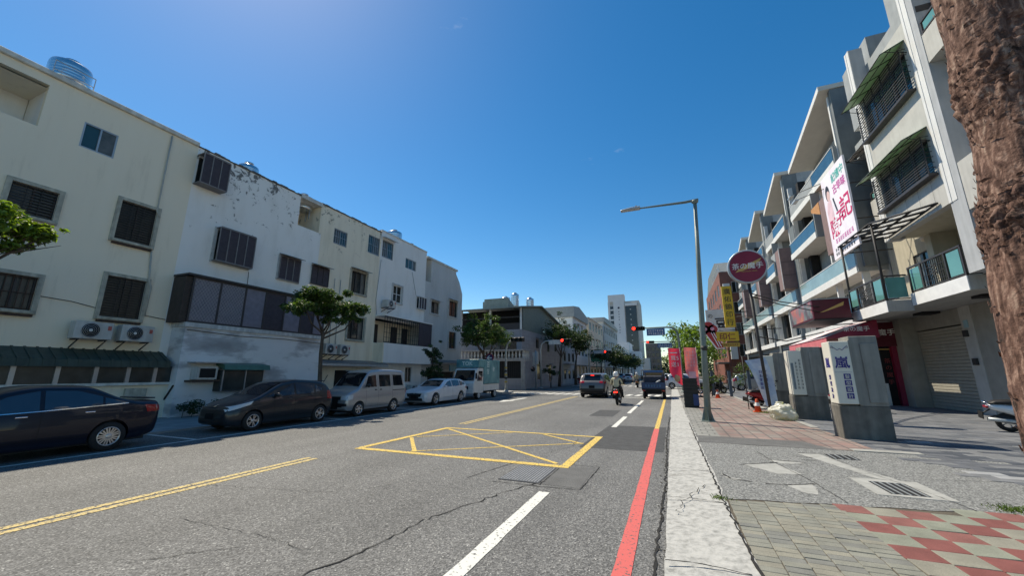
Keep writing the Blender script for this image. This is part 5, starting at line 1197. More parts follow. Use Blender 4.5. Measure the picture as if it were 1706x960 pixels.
def wheels(root, S, spokes=5, twin=False, rim='rim_silver'):
    r = S['rw']; tw = S.get('tw', .19); W = S['W']
    for xw in S['axles']:
        for s in (1, -1):
            y = s * (W / 2 - tw / 2 - .012); e = s * tw / 2
            ty = MB().lathe([(r * .62, -tw / 2), (r * .93, -tw / 2), (r, -tw / 2 + .03), (r, tw / 2 - .03), (r * .93, tw / 2), (r * .62, tw / 2)], (xw, y, r), 'y', 30, cap=False).build('wheel', MATS['rubber'], root, local=True)
            MB().lathe([(r * .64, 0), (r * .64, s * .004)], (xw, y + e * .45, r), 'y', 24).build('brake_disc', MATS['dark'], ty, local=True)
            m = MB().lathe([(r * .645, e * .5), (r * .655, e * 1.02), (r * .60, e * 1.02), (r * .58, e * .6)], (xw, y, r), 'y', 30, cap=False)
            for k in range(spokes):
                for dt in ((-.13, .13) if twin else (0,)):
                    a = 2 * math.pi * k / spokes + dt; c0 = Vector((xw + .05 * math.cos(a), y + e * .95, r + .05 * math.sin(a))); c1 = Vector((xw + r * .62 * math.cos(a + dt * .6), y + e * .92, r + r * .62 * math.sin(a + dt * .6))); tn = Vector((-math.sin(a), 0, math.cos(a))); w0, w1 = (.022, .028) if not twin else (.012, .014)
                    dn = Vector((0, -e * .25, 0)); P = [c0 - tn * w0, c0 + tn * w0, c1 + tn * w1, c1 - tn * w1]; m.add(P + [p + dn for p in P], [(0, 1, 2, 3), (4, 5, 6, 7), (0, 1, 5, 4), (1, 2, 6, 5), (2, 3, 7, 6), (3, 0, 4, 7)])
            m.lathe([(.055, e * .7), (.055, e * 1.0), (.03, e * 1.04)], (xw, y, r), 'y', 14)
            m.build('rim', MATS[rim], ty, local=True)
def underbody(root, S):
    MB().box(.35, S['L'] - .3, -S['W'] / 2 + .12, S['W'] / 2 - .12, S['rw'] * .55, S['rw'] * 1.0).build('underbody', MATS['dark'], root, local=True)
def mirror(root, x, z, y, mat, sgn=1):
    for s in (1, -1): m = MB().ball((x, s * (y + .1), z), (.075, .11, .07), 10).build('mirror', mat, root, local=True); MB().box(x - .02, x + .02, min(s * (y - .05), s * (y + .05)), max(s * (y - .05), s * (y + .05)), z - .05, z - .02).build('mirror_arm', MATS['trim_black'], m, local=True)

def make_car(kind, label, loc, rz, paint, cat='car', scale=1.0, group=None):
    root = thing({'sedan': 'sedan', 'hatch': 'hatchback', 'wagon': 'station_wagon', 'suv': 'suv', 'van': 'minivan'}[kind], label, cat, loc, rz, group, scale); gl, gt = MATS['car_glass'], MATS['car_glass_sky']; P = MATS[paint]
    if kind == 'sedan':
        S = dict(L=4.62, W=1.77, paint=P, rw=.315, axles=(.92, 3.62), tumble=.40, top=[(0, .52), (.05, .66), (.25, .76), (1.05, .93), (1.35, 1.02), (2.05, 1.38), (2.5, 1.455), (3.1, 1.44), (3.85, 1.13), (4.2, 1.06), (4.5, 1.05), (4.58, .96), (4.62, .7)], bot=[(0, .3), (.2, .2), (.5, .19), (4.1, .2), (4.5, .28), (4.62, .42)], belt=[(0, .62), (1.0, .84), (2, .91), (3.5, .98), (4.62, .98)], plan=[(0, .62), (.1, .80), (.4, .94), (1, 1), (3.6, 1), (4.3, .93), (4.55, .82), (4.62, .7)])
        w1 = ([(1.42, .93), (2.45, .965)], [(1.62, 1.02), (2.02, 1.26), (2.45, 1.36)]); w2 = ([(2.52, .97), (3.42, 1.0)], [(2.52, 1.362), (3.0, 1.345), (3.42, 1.20)]); w3 = ([(3.46, 1.005), (3.86, 1.04)], [(3.46, 1.18), (3.86, 1.05)])
        wins = [w1, w2, w3]; ws = ([(1.28, -.62), (1.95, -.56)], [(1.28, .62), (1.95, .56)]); rw_ = ([(3.2, -.5), (3.8, -.58)], [(3.2, .5), (3.8, .58)]); doors = [1.42, 2.49, 3.5]; hz = [(2.22, .86), (3.22, .88)]; tl = ([(4.28, .80), (4.6, .80)], [(4.22, .97), (4.6, .95)]); hl = ([(.05, .60), (.55, .70)], [(.06, .68), (.62, .78)]); mz = (1.55, .97, .80); sp, tw = 9, True
    elif kind == 'hatch':
        S = dict(L=4.0, W=1.70, paint=P, rw=.30, axles=(.80, 3.33), tumble=.34, top=[(0, .5), (.05, .66), (.25, .80), (.85, .99), (1.0, 1.05), (1.9, 1.46), (2.4, 1.525), (3.3, 1.47), (3.62, 1.36), (3.85, 1.05), (3.96, .85), (4.0, .6)], bot=[(0, .28), (.2, .19), (.5, .18), (3.6, .19), (3.9, .26), (4.0, .4)], belt=[(0, .62), (.8, .86), (1.6, .96), (3.2, 1.05), (4.0, 1.05)], plan=[(0, .60), (.1, .80), (.4, .94), (.9, 1), (3.3, 1), (3.8, .94), (4.0, .82)])
        w1 = ([(1.5, 1.0), (2.2, 1.03)], [(1.72, 1.18), (2.0, 1.30), (2.2, 1.40)]); w2 = ([(2.27, 1.035), (3.0, 1.06)], [(2.27, 1.41), (2.7, 1.41), (3.0, 1.36)]); w3 = ([(3.08, 1.08), (3.42, 1.15)], [(3.1, 1.33), (3.40, 1.22)]); w0 = ([(1.16, 1.0), (1.45, 1.0)], [(1.28, 1.04), (1.46, 1.13)])
        wins = [w0, w1, w2, w3]; ws = ([(1.02, -.66), (1.8, -.58)], [(1.02, .66), (1.8, .58)]); rw_ = None; doors = [1.46, 2.23, 3.05]; hz = [(2.02, .93), (2.85, .97)]; tl = ([(3.62, .82), (3.97, .80)], [(3.62, 1.12), (3.88, 1.10)]); hl = ([(.06, .62), (.68, .80)], [(.08, .74), (.76, .90)]); mz = (1.52, 1.05, .78); sp, tw = 5, True
    elif kind == 'wagon':
        S = dict(L=4.72, W=1.83, paint=P, rw=.335, axles=(.86, 3.72), tumble=.38, top=[(0, .5), (.04, .72), (.2, .80), (1.3, .97), (1.5, 1.02), (2.2, 1.37), (2.7, 1.44), (3.8, 1.42), (4.3, 1.30), (4.6, 1.02), (4.7, .85), (4.72, .6)], bot=[(0, .26), (.2, .17), (.5, .17), (4.2, .2), (4.6, .28), (4.72, .42)], belt=[(0, .66), (1.0, .86), (2, .93), (3.5, .98), (4.72, 1.0)], plan=[(0, .72), (.1, .86), (.4, .95), (1, 1), (3.7, 1), (4.4, .94), (4.72, .82)])
        wins = [([(1.68, .97), (2.62, .985)], [(1.88, 1.08), (2.2, 1.26), (2.62, 1.35)]), ([(2.70, .99), (3.55, 1.01)], [(2.70, 1.355), (3.2, 1.36), (3.55, 1.33)]), ([(3.62, 1.015), (4.35, 1.08)], [(3.62, 1.32), (4.2, 1.18)])]
        ws = ([(1.45, -.68), (2.12, -.6)], [(1.45, .68), (2.12, .6)]); rw_ = None; doors = [1.66, 2.66, 3.62]; hz = [(2.4, .88), (3.4, .9)]; tl = ([(4.35, .82), (4.7, .82)], [(4.35, .96), (4.66, .94)]); hl = ([(.05, .60), (.5, .66)], [(.05, .70), (.62, .76)]); mz = (1.78, 1.0, .84); sp, tw = 5, True
    else:
        S = dict(L=4.38, W=1.81, paint=P, rw=.345, axles=(.88, 3.48), tumble=.34, top=[(0, .55), (.05, .78), (.3, .93), (1.1, 1.05), (1.25, 1.1), (1.9, 1.52), (2.4, 1.61), (3.5, 1.57), (3.9, 1.46), (4.18, 1.12), (4.33, .95), (4.38, .6)], bot=[(0, .32), (.2, .24), (.5, .23), (3.9, .25), (4.3, .34), (4.38, .45)], belt=[(0, .72), (1.0, .93), (2, 1.02), (3.5, 1.12), (4.38, 1.12)], plan=[(0, .7), (.1, .84), (.4, .95), (1, 1), (3.5, 1), (4.1, .95), (4.38, .84)])
        wins = [([(1.5, 1.07), (2.3, 1.1)], [(1.75, 1.26), (2.3, 1.48)]), ([(2.38, 1.1), (3.1, 1.14)], [(2.38, 1.49), (3.1, 1.45)]), ([(3.16, 1.15), (3.7, 1.22)], [(3.16, 1.44), (3.55, 1.36)])]
        ws = ([(1.28, -.68), (1.85, -.6)], [(1.28, .68), (1.85, .6)]); rw_ = None; doors = [1.45, 2.34, 3.14]; hz = [(2.1, .96), (2.95, 1.0)]; tl = ([(3.9, .92), (4.36, .92)], [(3.9, 1.1), (4.28, 1.06)]); hl = ([(.05, .72), (.5, .8)], [(.06, .84), (.58, .92)]); mz = (1.62, 1.1, .84); sp, tw = 5, True
    me, bvh = car_mesh(S); link('body', me, root); k = Skin(bvh, root)
    for lo, hi in wins: k.both('side_window', gt, lo, hi)
    k.strip('windscreen', gl, 'T', ws[0], ws[1], 14, 12)
    if rw_: k.strip('rear_window', gl, 'T', rw_[0], rw_[1], 10, 12)
    zt_ = {'hatch': (1.08, 1.40), 'wagon': (1.05, 1.28), 'suv': (1.12, 1.42)}.get(kind)
    if zt_: k.strip('rear_window', gl, 'B', [(-.56, zt_[0]), (.56, zt_[0])], [(-.50, zt_[1]), (.50, zt_[1])], 14, 8)
    k.both('tail_light', MATS['lamp_red'], *tl, nu=8, nv=4, off=.007); k.both('headlight', MATS['lamp_clear'], *hl, nu=10, nv=4, off=.008)
    for sd in (1, -1): k.strip('tail_light', MATS['lamp_red'], 'B', [(sd * .50, tl[0][0][1] + .02), (sd * .74, tl[0][0][1] + .02)], [(sd * .50, tl[1][0][1] - .02), (sd * .72, tl[1][0][1] - .02)], 6, 4, .008)
    for x in doors: k.line([(x, S['rw'] + .06), (x, wins[0][0][0][1] - .01)])
    k.line([(doors[0], S['rw'] + .06), (doors[-1] - .25, S['rw'] + .06)]); 
    for x, z in hz: k.box('door_handle', MATS['chrome'] if kind == 'sedan' else P, 'LR', x, z, .17, .028, .04)
    k.strip('grille', MATS['trim_black'], 'F', [(-.42, .48), (.42, .48)], [(-.5, .66), (.5, .66)], 12, 4, .008); k.strip('lower_intake', MATS['trim_black'], 'F', [(-.6, .27), (.6, .27)], [(-.55, .42), (.55, .42)], 12, 4, .008)
    k.strip('number_plate', MATS['plate_black'], 'F', [(-.19, .40), (.19, .40)], [(-.19, .56), (.19, .56)], 4, 3, .02); k.strip('number_plate', MATS['plate_black'], 'B', [(-.19, .62), (.19, .62)], [(-.19, .80), (.19, .80)], 4, 3, .02)
    if kind == 'sedan': k.both('window_trim', MATS['chrome'], [(1.40, .905), (2.5, .945), (3.88, 1.02)], [(1.40, .925), (2.5, .962), (3.88, 1.04)], nu=24, nv=1, off=.01)
    if kind == 'hatch': MB().box(3.45, 3.72, -.52, .52, 1.455, 1.485).build('roof_spoiler', P, root, local=True, bevel=.01); k.strip('badge', MATS['chrome'], 'F', [(-.05, .72), (.05, .72)], [(-.05, .80), (.05, .80)], 3, 3, .01)
    if kind == 'sedan': MB().box(4.3, 4.5, -.6, .6, 1.10, 1.13).build('boot_spoiler', P, root, local=True, bevel=.008)
    if kind == 'wagon':
        for s in (-1, 1): MB().tube([(2.4, s * .56, 1.44), (2.6, s * .57, 1.49), (3.7, s * .55, 1.47), (3.9, s * .54, 1.42)], .014, 6).build('roof_rail', MATS['trim_black'], root, local=True)
        for s in (-1, 1): k.strip('kidney_grille', MATS['trim_black'], 'F', [(s * .05, .42), (s * .32, .42)], [(s * .05, .68), (s * .34, .66)], 6, 6, .012)
    if kind == 'suv':
        k.strip('rear_bumper', MATS['trim_black'], 'B', [(-.8, .36), (.8, .36)], [(-.82, .60), (.82, .60)], 18, 5, .012); MB().box(3.72, 4.02, -.55, .55, 1.49, 1.52).build('roof_spoiler', P, root, local=True, bevel=.01); k.strip('brake_light', MATS['red_lamp'], 'B', [(-.12, 1.43), (.12, 1.43)], [(-.12, 1.45), (.12, 1.45)], 4, 1, .012); k.strip('roof_glass', gl, 'T', [(2.2, -.5), (3.3, -.5)], [(2.2, .5), (3.3, .5)], 8, 6)
    mirror(root, *[mz[0], mz[1], mz[2]], P); wheels(root, S, sp, tw); underbody(root, S)
    return root

CARS = 'cars and vans parked along the left pavement'
CX = -11.98
make_car('sedan', 'navy blue sedan parked beside the green lean-to awning', (CX, 1.42, 0), R(90), 'paint_navy', scale=.925)
make_car('hatch', 'charcoal hatchback parked between the navy sedan and the silver minivan', (CX + .05, 7.15, 0), R(90), 'paint_charcoal', scale=.905)
make_car('wagon', 'white station wagon parked between the silver minivan and the teal box truck', (CX - .1, 16.62, 0), R(90), 'paint_wagon', scale=.9)
make_car('suv', 'grey SUV with red tail lights driving beside the scooter riders', (-5.0, 30.6, 0), R(-90), 'paint_suv')

# --- silver minivan
def minivan(loc, rz):
    P = MATS['paint_silver']; root = thing('minivan', 'silver minivan with square windows parked before the white station wagon', 'van', loc, rz)
    S = dict(L=3.45, W=1.5, paint=P, rw=.265, axles=(.62, 2.62), tw=.16, tumble=.20, ry=.12, rz=.09, top=[(0, .5), (.03, .72), (.12, .84), (.52, 1.0), (.62, 1.06), (1.12, 1.6), (1.35, 1.70), (2.2, 1.75), (3.2, 1.72), (3.38, 1.62), (3.43, 1.3), (3.45, .6)], bot=[(0, .3), (.15, .22), (3.2, .24), (3.45, .36)], belt=[(0, .7), (.5, .92), (3.45, .98)], plan=[(0, .84), (.06, .94), (.3, .99), (1, 1), (3.2, 1), (3.42, .95), (3.45, .9)])
    me, bvh = car_mesh(S); link('body', me, root); k = Skin(bvh, root); gl = MATS['car_glass']
    for lo, hi in (([(.92, 1.06), (1.55, 1.06)], [(1.12, 1.47), (1.55, 1.53)]), ([(1.72, 1.06), (2.40, 1.06)], [(1.72, 1.53), (2.40, 1.53)]), ([(2.58, 1.08), (3.22, 1.08)], [(2.58, 1.53), (3.16, 1.52)])): k.both('side_window', gl, lo, hi, nu=10, nv=6)
    k.strip('windscreen', gl, 'T', [(.66, -.60), (1.12, -.56)], [(.66, .60), (1.12, .56)], 12, 12); k.strip('rear_window', gl, 'B', [(-.55, 1.08), (.55, 1.08)], [(-.5, 1.5), (.5, 1.5)], 8, 6)
    k.both('headlight', MATS['lamp_clear'], [(.02, .62), (.26, .64)], [(.03, .78), (.30, .80)], nu=6, nv=4, off=.008)
    for s in (-1, 1): k.strip('headlight', MATS['lamp_clear'], 'F', [(s * .42, .62), (s * .69, .62)], [(s * .42, .77), (s * .69, .78)], 6, 4, .008)
    k.both('tail_light', MATS['lamp_red'], [(3.36, .75), (3.45, .75)], [(3.36, 1.0), (3.45, 1.0)], nu=4, nv=4, off=.008)
    k.strip('grille', MATS['trim_black'], 'F', [(-.38, .62), (.38, .62)], [(-.38, .74), (.38, .74)], 8, 3, .006); k.strip('lower_intake', MATS['trim_black'], 'F', [(-.5, .36), (.5, .36)], [(-.5, .5), (.5, .5)], 8, 3, .006)
    k.strip('number_plate', MATS['plate_black'], 'F', [(-.3, .3), (.3, .3)], [(-.3, .72), (.3, .72)], 4, 3, .02)
    for s in (-1, 1): k.strip('fog_light', MATS['trim_black'], 'F', [(s * .5, .4), (s * .68, .4)], [(s * .5, .5), (s * .68, .5)], 4, 3, .008)
    for x in (.95, 1.64, 2.50): k.line([(x, .34), (x, 1.55)])
    k.line([(2.52, .90), (3.3, .90)], .03); k.line([(.95, .34), (2.5, .34)])
    for x in (1.5, 1.78): k.box('door_handle', MATS['trim_black'], 'LR', x, .95, .12, .04, .04)
    mirror(root, .98, 1.12, .70, MATS['trim_black']); wheels(root, S, 6, False); underbody(root, S); MB().tube([(1.2, .66, 1.69), (3.2, .66, 1.70)], .012, 5).build('drip_rail', P, root, local=True)
minivan((-11.85, 11.28, 0), R(90))

# --- white truck with the teal box
def box_truck(loc, rz):
    root = thing('box_truck', 'white light truck with teal lettered box parked before the side road', 'truck', loc, rz); Wt = MATS['truck_white']
    m = MB().prism([(0, .45), (0, 1.0), (.12, 1.12), (.42, 1.82), (.62, 1.92), (1.3, 1.92), (1.3, .4), (.9, .35)], -.78, .78, WORLD, 'uz'); m.build('cab', Wt, root, local=True, bevel=.03)
    MB().add([(.125, -.68, 1.15), (.125, .68, 1.15), (.415, .62, 1.78), (.415, -.62, 1.78)], [(0, 1, 2, 3)]).build('windscreen', MATS['car_glass'], root, local=True) if False else None
    w_ = MB(); w_.add([(.10, -.70, 1.16), (.10, .70, 1.16), (.385, .64, 1.78), (.385, -.64, 1.78), (.13, -.70, 1.16), (.13, .70, 1.16), (.42, .64, 1.78), (.42, -.64, 1.78)], [(0, 1, 2, 3), (4, 5, 6, 7), (0, 1, 5, 4), (2, 3, 7, 6), (1, 2, 6, 5), (0, 3, 7, 4)]); w_.build('windscreen', MATS['car_glass'], root, local=True)
    for s in (-1, 1):
        MB().prism([(.42, 1.12), (1.15, 1.12), (1.15, 1.72), (.62, 1.72)], s * .775, s * .79, WORLD, 'uz').build('side_window', MATS['car_glass'], root, local=True); MB().box(.05, .12, s * .9 - .05, s * .9 + .05, 1.25, 1.6).build('mirror', MATS['trim_black'], root, local=True); MB().box(-.03, .0, s * .6 - .12, s * .6 + .12, .68, .84).build('headlight', MATS['lamp_clear'], root, local=True)
    MB().box(-.06, .1, -.76, .76, .38, .58).build('bumper', Wt, root, local=True, bevel=.02); MB().box(-.02, .0, -.4, .4, .62, .80).build('grille', MATS['trim_black'], root, local=True)
    bx = MB().box(1.35, 3.75, -.82, .82, .92, 2.45).box(.55, 1.35, -.8, .8, 1.95, 2.45).build('cargo_box', ramp_mat('teal_print', [(.35, (.05, .17, .20)), (.5, (.09, .27, .30)), (.7, (.18, .36, .37))], 1.6, .4, bump=0), root, local=True, bevel=.015)
    text('百', .42, M('teal_pale', (.55, .68, .66), .5), bx, (1.9, -.826, 2.15), (0, -1, 0), local=True, bold=.02); text('年', .36, MATS['teal_pale'], bx, (2.75, -.826, 1.85), (0, -1, 0), local=True, bold=.02); text('甘', .36, MATS['teal_pale'], bx, (1.9, -.826, 1.7), (0, -1, 0), local=True, bold=.02); text('TOK', .36, MATS['teal_pale'], bx, (.545, 0, 2.2), (-1, 0, 0), local=True, bold=.02)
    MB().box(1.3, 3.75, -.78, .78, .78, .9).build('chassis', Wt, root, local=True); MB().box(1.3, 3.7, -.80, -.76, .5, .78).box(1.3, 3.7, .76, .80, .5, .78).build('side_board', Wt, root, local=True); MB().box(.4, 3.6, -.5, .5, .35, .6).build('underbody', MATS['dark'], root, local=True)
    wheels(root, dict(W=1.55, rw=.28, axles=(.72, 3.1), tw=.18), 6, False, 'truck_white'); return root
box_truck((-12.0, 21.4, 0), R(90))

# --- small dark blue truck ahead, seen from behind (nose at x=0)
def blue_truck(loc, rz):
    root = thing('mini_truck', 'dark blue mini truck with loaded open bed seen from behind', 'truck', loc, rz); P = MATS['paint_blue_truck']
    MB().prism([(0, .5), (0, 1.0), (.35, 1.72), (1.15, 1.76), (1.25, 1.7), (1.25, .42), (.2, .4)], -.68, .68, WORLD, 'uz').build('cab', P, root, local=True, bevel=.04)
    MB().box(1.252, 1.265, -.52, .52, 1.15, 1.6).build('rear_window', MATS['car_glass'], root, local=True)
    for s in (-1, 1): MB().box(.45, 1.1, s * .686 - .006, s * .686 + .006, 1.12, 1.6).build('side_window', MATS['car_glass'], root, local=True); MB().box(.15, .25, s * .84 - .08, s * .84 + .08, 1.15, 1.42).build('mirror', MATS['trim_black'], root, local=True)
    MB().box(1.3, 3.1, -.70, .70, .56, .64).build('bed_floor', MATS['trim_black'], root, local=True)
    for s in (-1, 1): MB().box(1.3, 3.1, s * .69 - .02, s * .69 + .02, .64, 1.02).build('side_board', P, root, local=True)
    tg = MB().box(3.06, 3.1, -.67, .67, .62, 1.02).build('tailgate', P, root, local=True); sc_ = MB(); scribble(sc_, FR((3.1, 0, 0), (0, 1, 0), (1, 0, 0)), -.5, .5, .72, .92, .002, 1, 6, seed=8); sc_.build('lettering', M('blue_print', (.05, .17, .32), .5), tg, local=True)
    fr_ = MB()
    for s in (-1, 1):
        for x in (1.35, 3.04): fr_.tube([(x, s * .66, 1.0), (x, s * .66, 1.78)], .022, 5)
        fr_.tube([(1.35, s * .66, 1.78), (3.04, s * .66, 1.78)], .022, 5)
    for x in (1.35, 3.04): fr_.tube([(x, -.66, 1.78), (x, .66, 1.78)], .022, 5)
    fr_.build('rack', MATS['iron'], root, local=True)
    MB().box(1.5, 2.9, -.6, .6, .66, 1.45).build('load', M('tarp', (.02, .026, .045), .6, .3, 5, bump=.4, bscale=8), root, local=True, bevel=.08); MB().tube([(2.95, .15, 1.0), (3.0, .45, 1.15)], .05, 6).build('load_roll', MATS['truck_white'], root, local=True)
    for s in (-1, 1): MB().box(3.1, 3.13, s * .58 - .09, s * .58 + .09, .48, .56).build('tail_light', MATS['lamp_red'], root, local=True)
    MB().box(.4, 3.0, -.45, .45, .3, .56).build('underbody', MATS['dark'], root, local=True); wheels(root, dict(W=1.36, rw=.27, axles=(.55, 2.55), tw=.16), 6, False)
blue_truck((-1.18, 29.6, 0), R(-90))
# --- distant parked and moving cars
far = make_car('hatch', 'small white car far ahead beyond the crossing', (-7.5, 78, 0), R(-90), 'paint_wagon')
for i, (x, y, lab, sw) in enumerate(((-9.6, 84, 'silver car waiting far left beyond the crossing', 'paint_silver'), (-1.2, 70, 'white car just ahead of the blue mini truck', None), (1.2, 84, 'pale car far right near the roadside trees', 'paint_silver'), (-3.6, 96, 'dark car farthest ahead in the middle lane', 'paint_charcoal'), (-11.6, 68, 'dark car parked far left past the crossing', 'paint_charcoal'))):
    copy_thing(far, (x, y, 0), R(-90), lab, matswap={'paint_wagon': sw} if sw else None)
ws_ = copy_thing(far, (3.2, 44.0, .05), R(180), 'white car half hidden behind the pink flags'); copy_thing(far, (9.0, 41.6, .05), R(180), 'silver car parked past the steel bollards', matswap={'paint_wagon': 'paint_silver'})
# ---------------------------------------------------------------- scooters and riders
carpaint('scooter_red', (.30, .012, .014), .1); carpaint('scooter_black', (.012, .012, .014), .1); carpaint('scooter_white', (.66, .67, .68), .1); carpaint('scooter_gold', (.30, .17, .05), .3)
M('vinyl', (.016, .015, .015), .55, .1)
def scooter(label, loc, rz, paint, lean=0.0, box=False, lit=False, group=None):
    t = thing('scooter', label, 'scooter', loc, rz, group); t.rotation_euler = (lean, 0, rz); P = MATS[paint]; B = MATS['trim_black']
    for x in (.3, 1.5):
        wv = MB().lathe([(.15, -.05), (.22, -.055), (.25, -.02), (.25, .02), (.22, .055), (.15, .05)], (x, 0, .25), 'y', 24, cap=False).build('wheel', MATS['rubber'], t, local=True)
        m = MB().lathe([(.155, -.035), (.16, -.045), (.15, .045), (.155, .035)], (x, 0, .25), 'y', 20, cap=False).lathe([(.06, -.05), (.06, .05)], (x, 0, .25), 'y', 12)
        for k in range(5): a = k * 1.2566; m.tube([(x, 0, .25), (x + .15 * math.cos(a), 0, .25 + .15 * math.sin(a))], .014, 5)
        m.build('rim', MATS['rim_silver'], wv, local=True)
    def hull(sec, n=14):     # sections (x, zc, half width, half height) make a smooth closed body
        mb = MB(); pts = []
        for x, zc, hw, hh in sec: pts += [(x, hw * math.copysign(abs(math.cos(a)) ** .75, math.cos(a)), zc + hh * math.copysign(abs(math.sin(a)) ** .75, math.sin(a))) for a in [6.2832 * i / n for i in range(n)]]
        k = len(sec); mb.add(pts, [(i * n + j, i * n + (j + 1) % n, (i + 1) * n + (j + 1) % n, (i + 1) * n + j) for i in range(k - 1) for j in range(n)], 0, True); mb.f += [list(range(n)), [(k - 1) * n + j for j in range(n)]]; mb.m += [0, 0]; mb.sm += [True, True]; return mb
    hull([(-.06, .66, .05, .03), (.0, .66, .11, .07), (.2, .62, .16, .11), (.5, .55, .18, .16), (.75, .50, .17, .18), (.84, .46, .14, .14)]).build('rear_body', P, t, local=True)
    hull([(.8, .32, .12, .05), (.95, .29, .17, .05), (1.15, .30, .16, .05), (1.28, .36, .12, .08)]).build('footboard', B, t, local=True)
    hull([(1.22, .42, .10, .10), (1.27, .60, .19, .22), (1.33, .70, .20, .24), (1.40, .66, .13, .2), (1.45, .6, .05, .1)]).build('front_shield', P, t, local=True)
    hull([(1.2, .52, .06, .03), (1.35, .525, .075, .035), (1.55, .51, .075, .035), (1.75, .40, .05, .03)]).build('front_fender', P, t, local=True)
    hull([(-.02, .74, .10, .02), (.1, .78, .14, .05), (.4, .79, .15, .06), (.62, .76, .14, .06), (.78, .73, .08, .04)]).build('seat', MATS['vinyl'], t, local=True)
    hull([(1.18, 1.02, .05, .05), (1.25, 1.03, .13, .07), (1.33, 1.0, .13, .07), (1.38, .96, .06, .04)]).build('handlebar_cover', P, t, local=True)
    hb = MB().tube([(1.12, -.34, 1.04), (1.2, -.2, 1.04), (1.24, 0, 1.02), (1.2, .2, 1.04), (1.12, .34, 1.04)], .017, 6).build('handlebar', B, t, local=True)
    for s in (-1, 1): MB().tube([(1.1, s * .24, 1.04), (1.06, s * .36, 1.04)], .024, 7).build('grip', MATS['rubber'], hb, local=True); mm = MB().tube([(1.2, s * .2, 1.05), (1.18, s * .3, 1.22)], .008, 5).build('mirror_stem', B, hb, local=True); MB().ball((1.18, s * .33, 1.26), (.02, .07, .045), 10).build('mirror', B, t, local=True)
    MB().tube([(1.24, 0, .98), (1.36, 0, .62), (1.5, .0, .25)], .035, 7).build('fork', B, t, local=True); MB().ball((1.45, 0, .80), (.03, .10, .07), 10).build('headlight', MATS['lamp_clear'], t, local=True)
    MB().box(-.10, -.04, -.09, .09, .62, .68).build('tail_light', MATS['red_lamp'] if lit else MATS['lamp_red'], t, local=True, bevel=.01); MB().box(-.20, -.185, -.14, .14, .33, .52).build('number_plate', MATS['plate_black'], t, local=True); MB().tube([(-.0, 0, .58), (-.18, 0, .45)], .02, 5).build('plate_bracket', B, t, local=True)
    hull([(.0, .36, .05, .05), (.1, .34, .09, .09), (.45, .3, .10, .11), (.75, .3, .06, .07)]).build('engine', B, t, local=True); MB().tube([(-.12, -.15, .34), (.3, -.15, .3), (.5, -.1, .26)], .05, 8).build('exhaust', MATS['galv'], t, local=True); MB().tube([(-.05, -.12, .74), (-.12, 0, .80), (-.05, .12, .74)], .016, 6).build('grab_rail', MATS['chrome'], t, local=True)
    if box: MB().box(-.32, .02, -.2, .2, .80, 1.1).build('top_box', MATS['black_plastic'], t, local=True, bevel=.03)
    return t

def person(label, parent_loc, rz, joints, bones, mats, helmet, group=None, helmet_mat='helmet_white'):
    """one continuous skinned body; joints {name: (pos, radius, material index)}"""
    t = thing('person', label, 'person', parent_loc, rz, group); names = list(joints); me = bpy.data.meshes.new('p'); me.from_pydata([joints[n][0] for n in names], [(names.index(a), names.index(b)) for a, b in bones], [])
    o = bpy.data.objects.new('p', me); COL.objects.link(o); md = o.modifiers.new('s', 'SKIN'); md.use_smooth_shade = True; sv = me.skin_vertices[0].data
    for i, n in enumerate(names): r_ = joints[n][1]; sv[i].radius = r_ if isinstance(r_, tuple) else (r_, r_); sv[i].use_root = (n == 'pelvis')
    o.modifiers.new('d', 'SUBSURF').levels = 2
    m2 = bpy.data.meshes.new_from_object(o.evaluated_get(bpy.context.evaluated_depsgraph_get())); bpy.data.objects.remove(o); m2.materials.clear()
    for m in mats: m2.materials.append(MATS[m])
    segs = [(Vector(joints[a][0]), Vector(joints[b][0]), joints[b][2] if len(joints[b]) > 2 else 0) for a, b in bones]
    for p in m2.polygons:
        c = p.center; best = min(segs, key=lambda s: ((c - s[0] - (s[1] - s[0]) * max(0, min(1, (c - s[0]).dot(s[1] - s[0]) / max((s[1] - s[0]).length_squared, 1e-6)))).length)); p.material_index = best[2]; p.use_smooth = True
    link('body', m2, t)
    h = Vector(joints['head'][0]); hm = MB().lathe([(.02, .15), (.08, .14), (.125, .09), (.142, .02), (.14, -.05), (.13, -.10), (.125, -.11)], h, 'z', 18, cap=False).build('helmet', MATS[helmet_mat], t, local=True)
    MB().box(h.x + .06, h.x + .14, h.y - .09, h.y + .09, h.z - .06, h.z + .03).build('visor', MATS['car_glass'], hm, local=True, bevel=.03)
    return t
M('helmet_white', (.68, .68, .66), .25, .04, coat=.5); M('helmet_black', (.015, .015, .016), .25, .04, coat=.5); M('vest_cream', (.50, .47, .33), .85, .1, 9, bump=.3, bscale=30); M('cloth_black', (.018, .018, .02), .9, .2, 9, bump=.3, bscale=30); M('cloth_navy', (.03, .035, .06), .9, .2, 9); M('skin', (.42, .26, .19), .6, .08); M('shoe', (.03, .028, .027), .7); M('cloth_tan', (.42, .34, .2), .9, .15, 9)
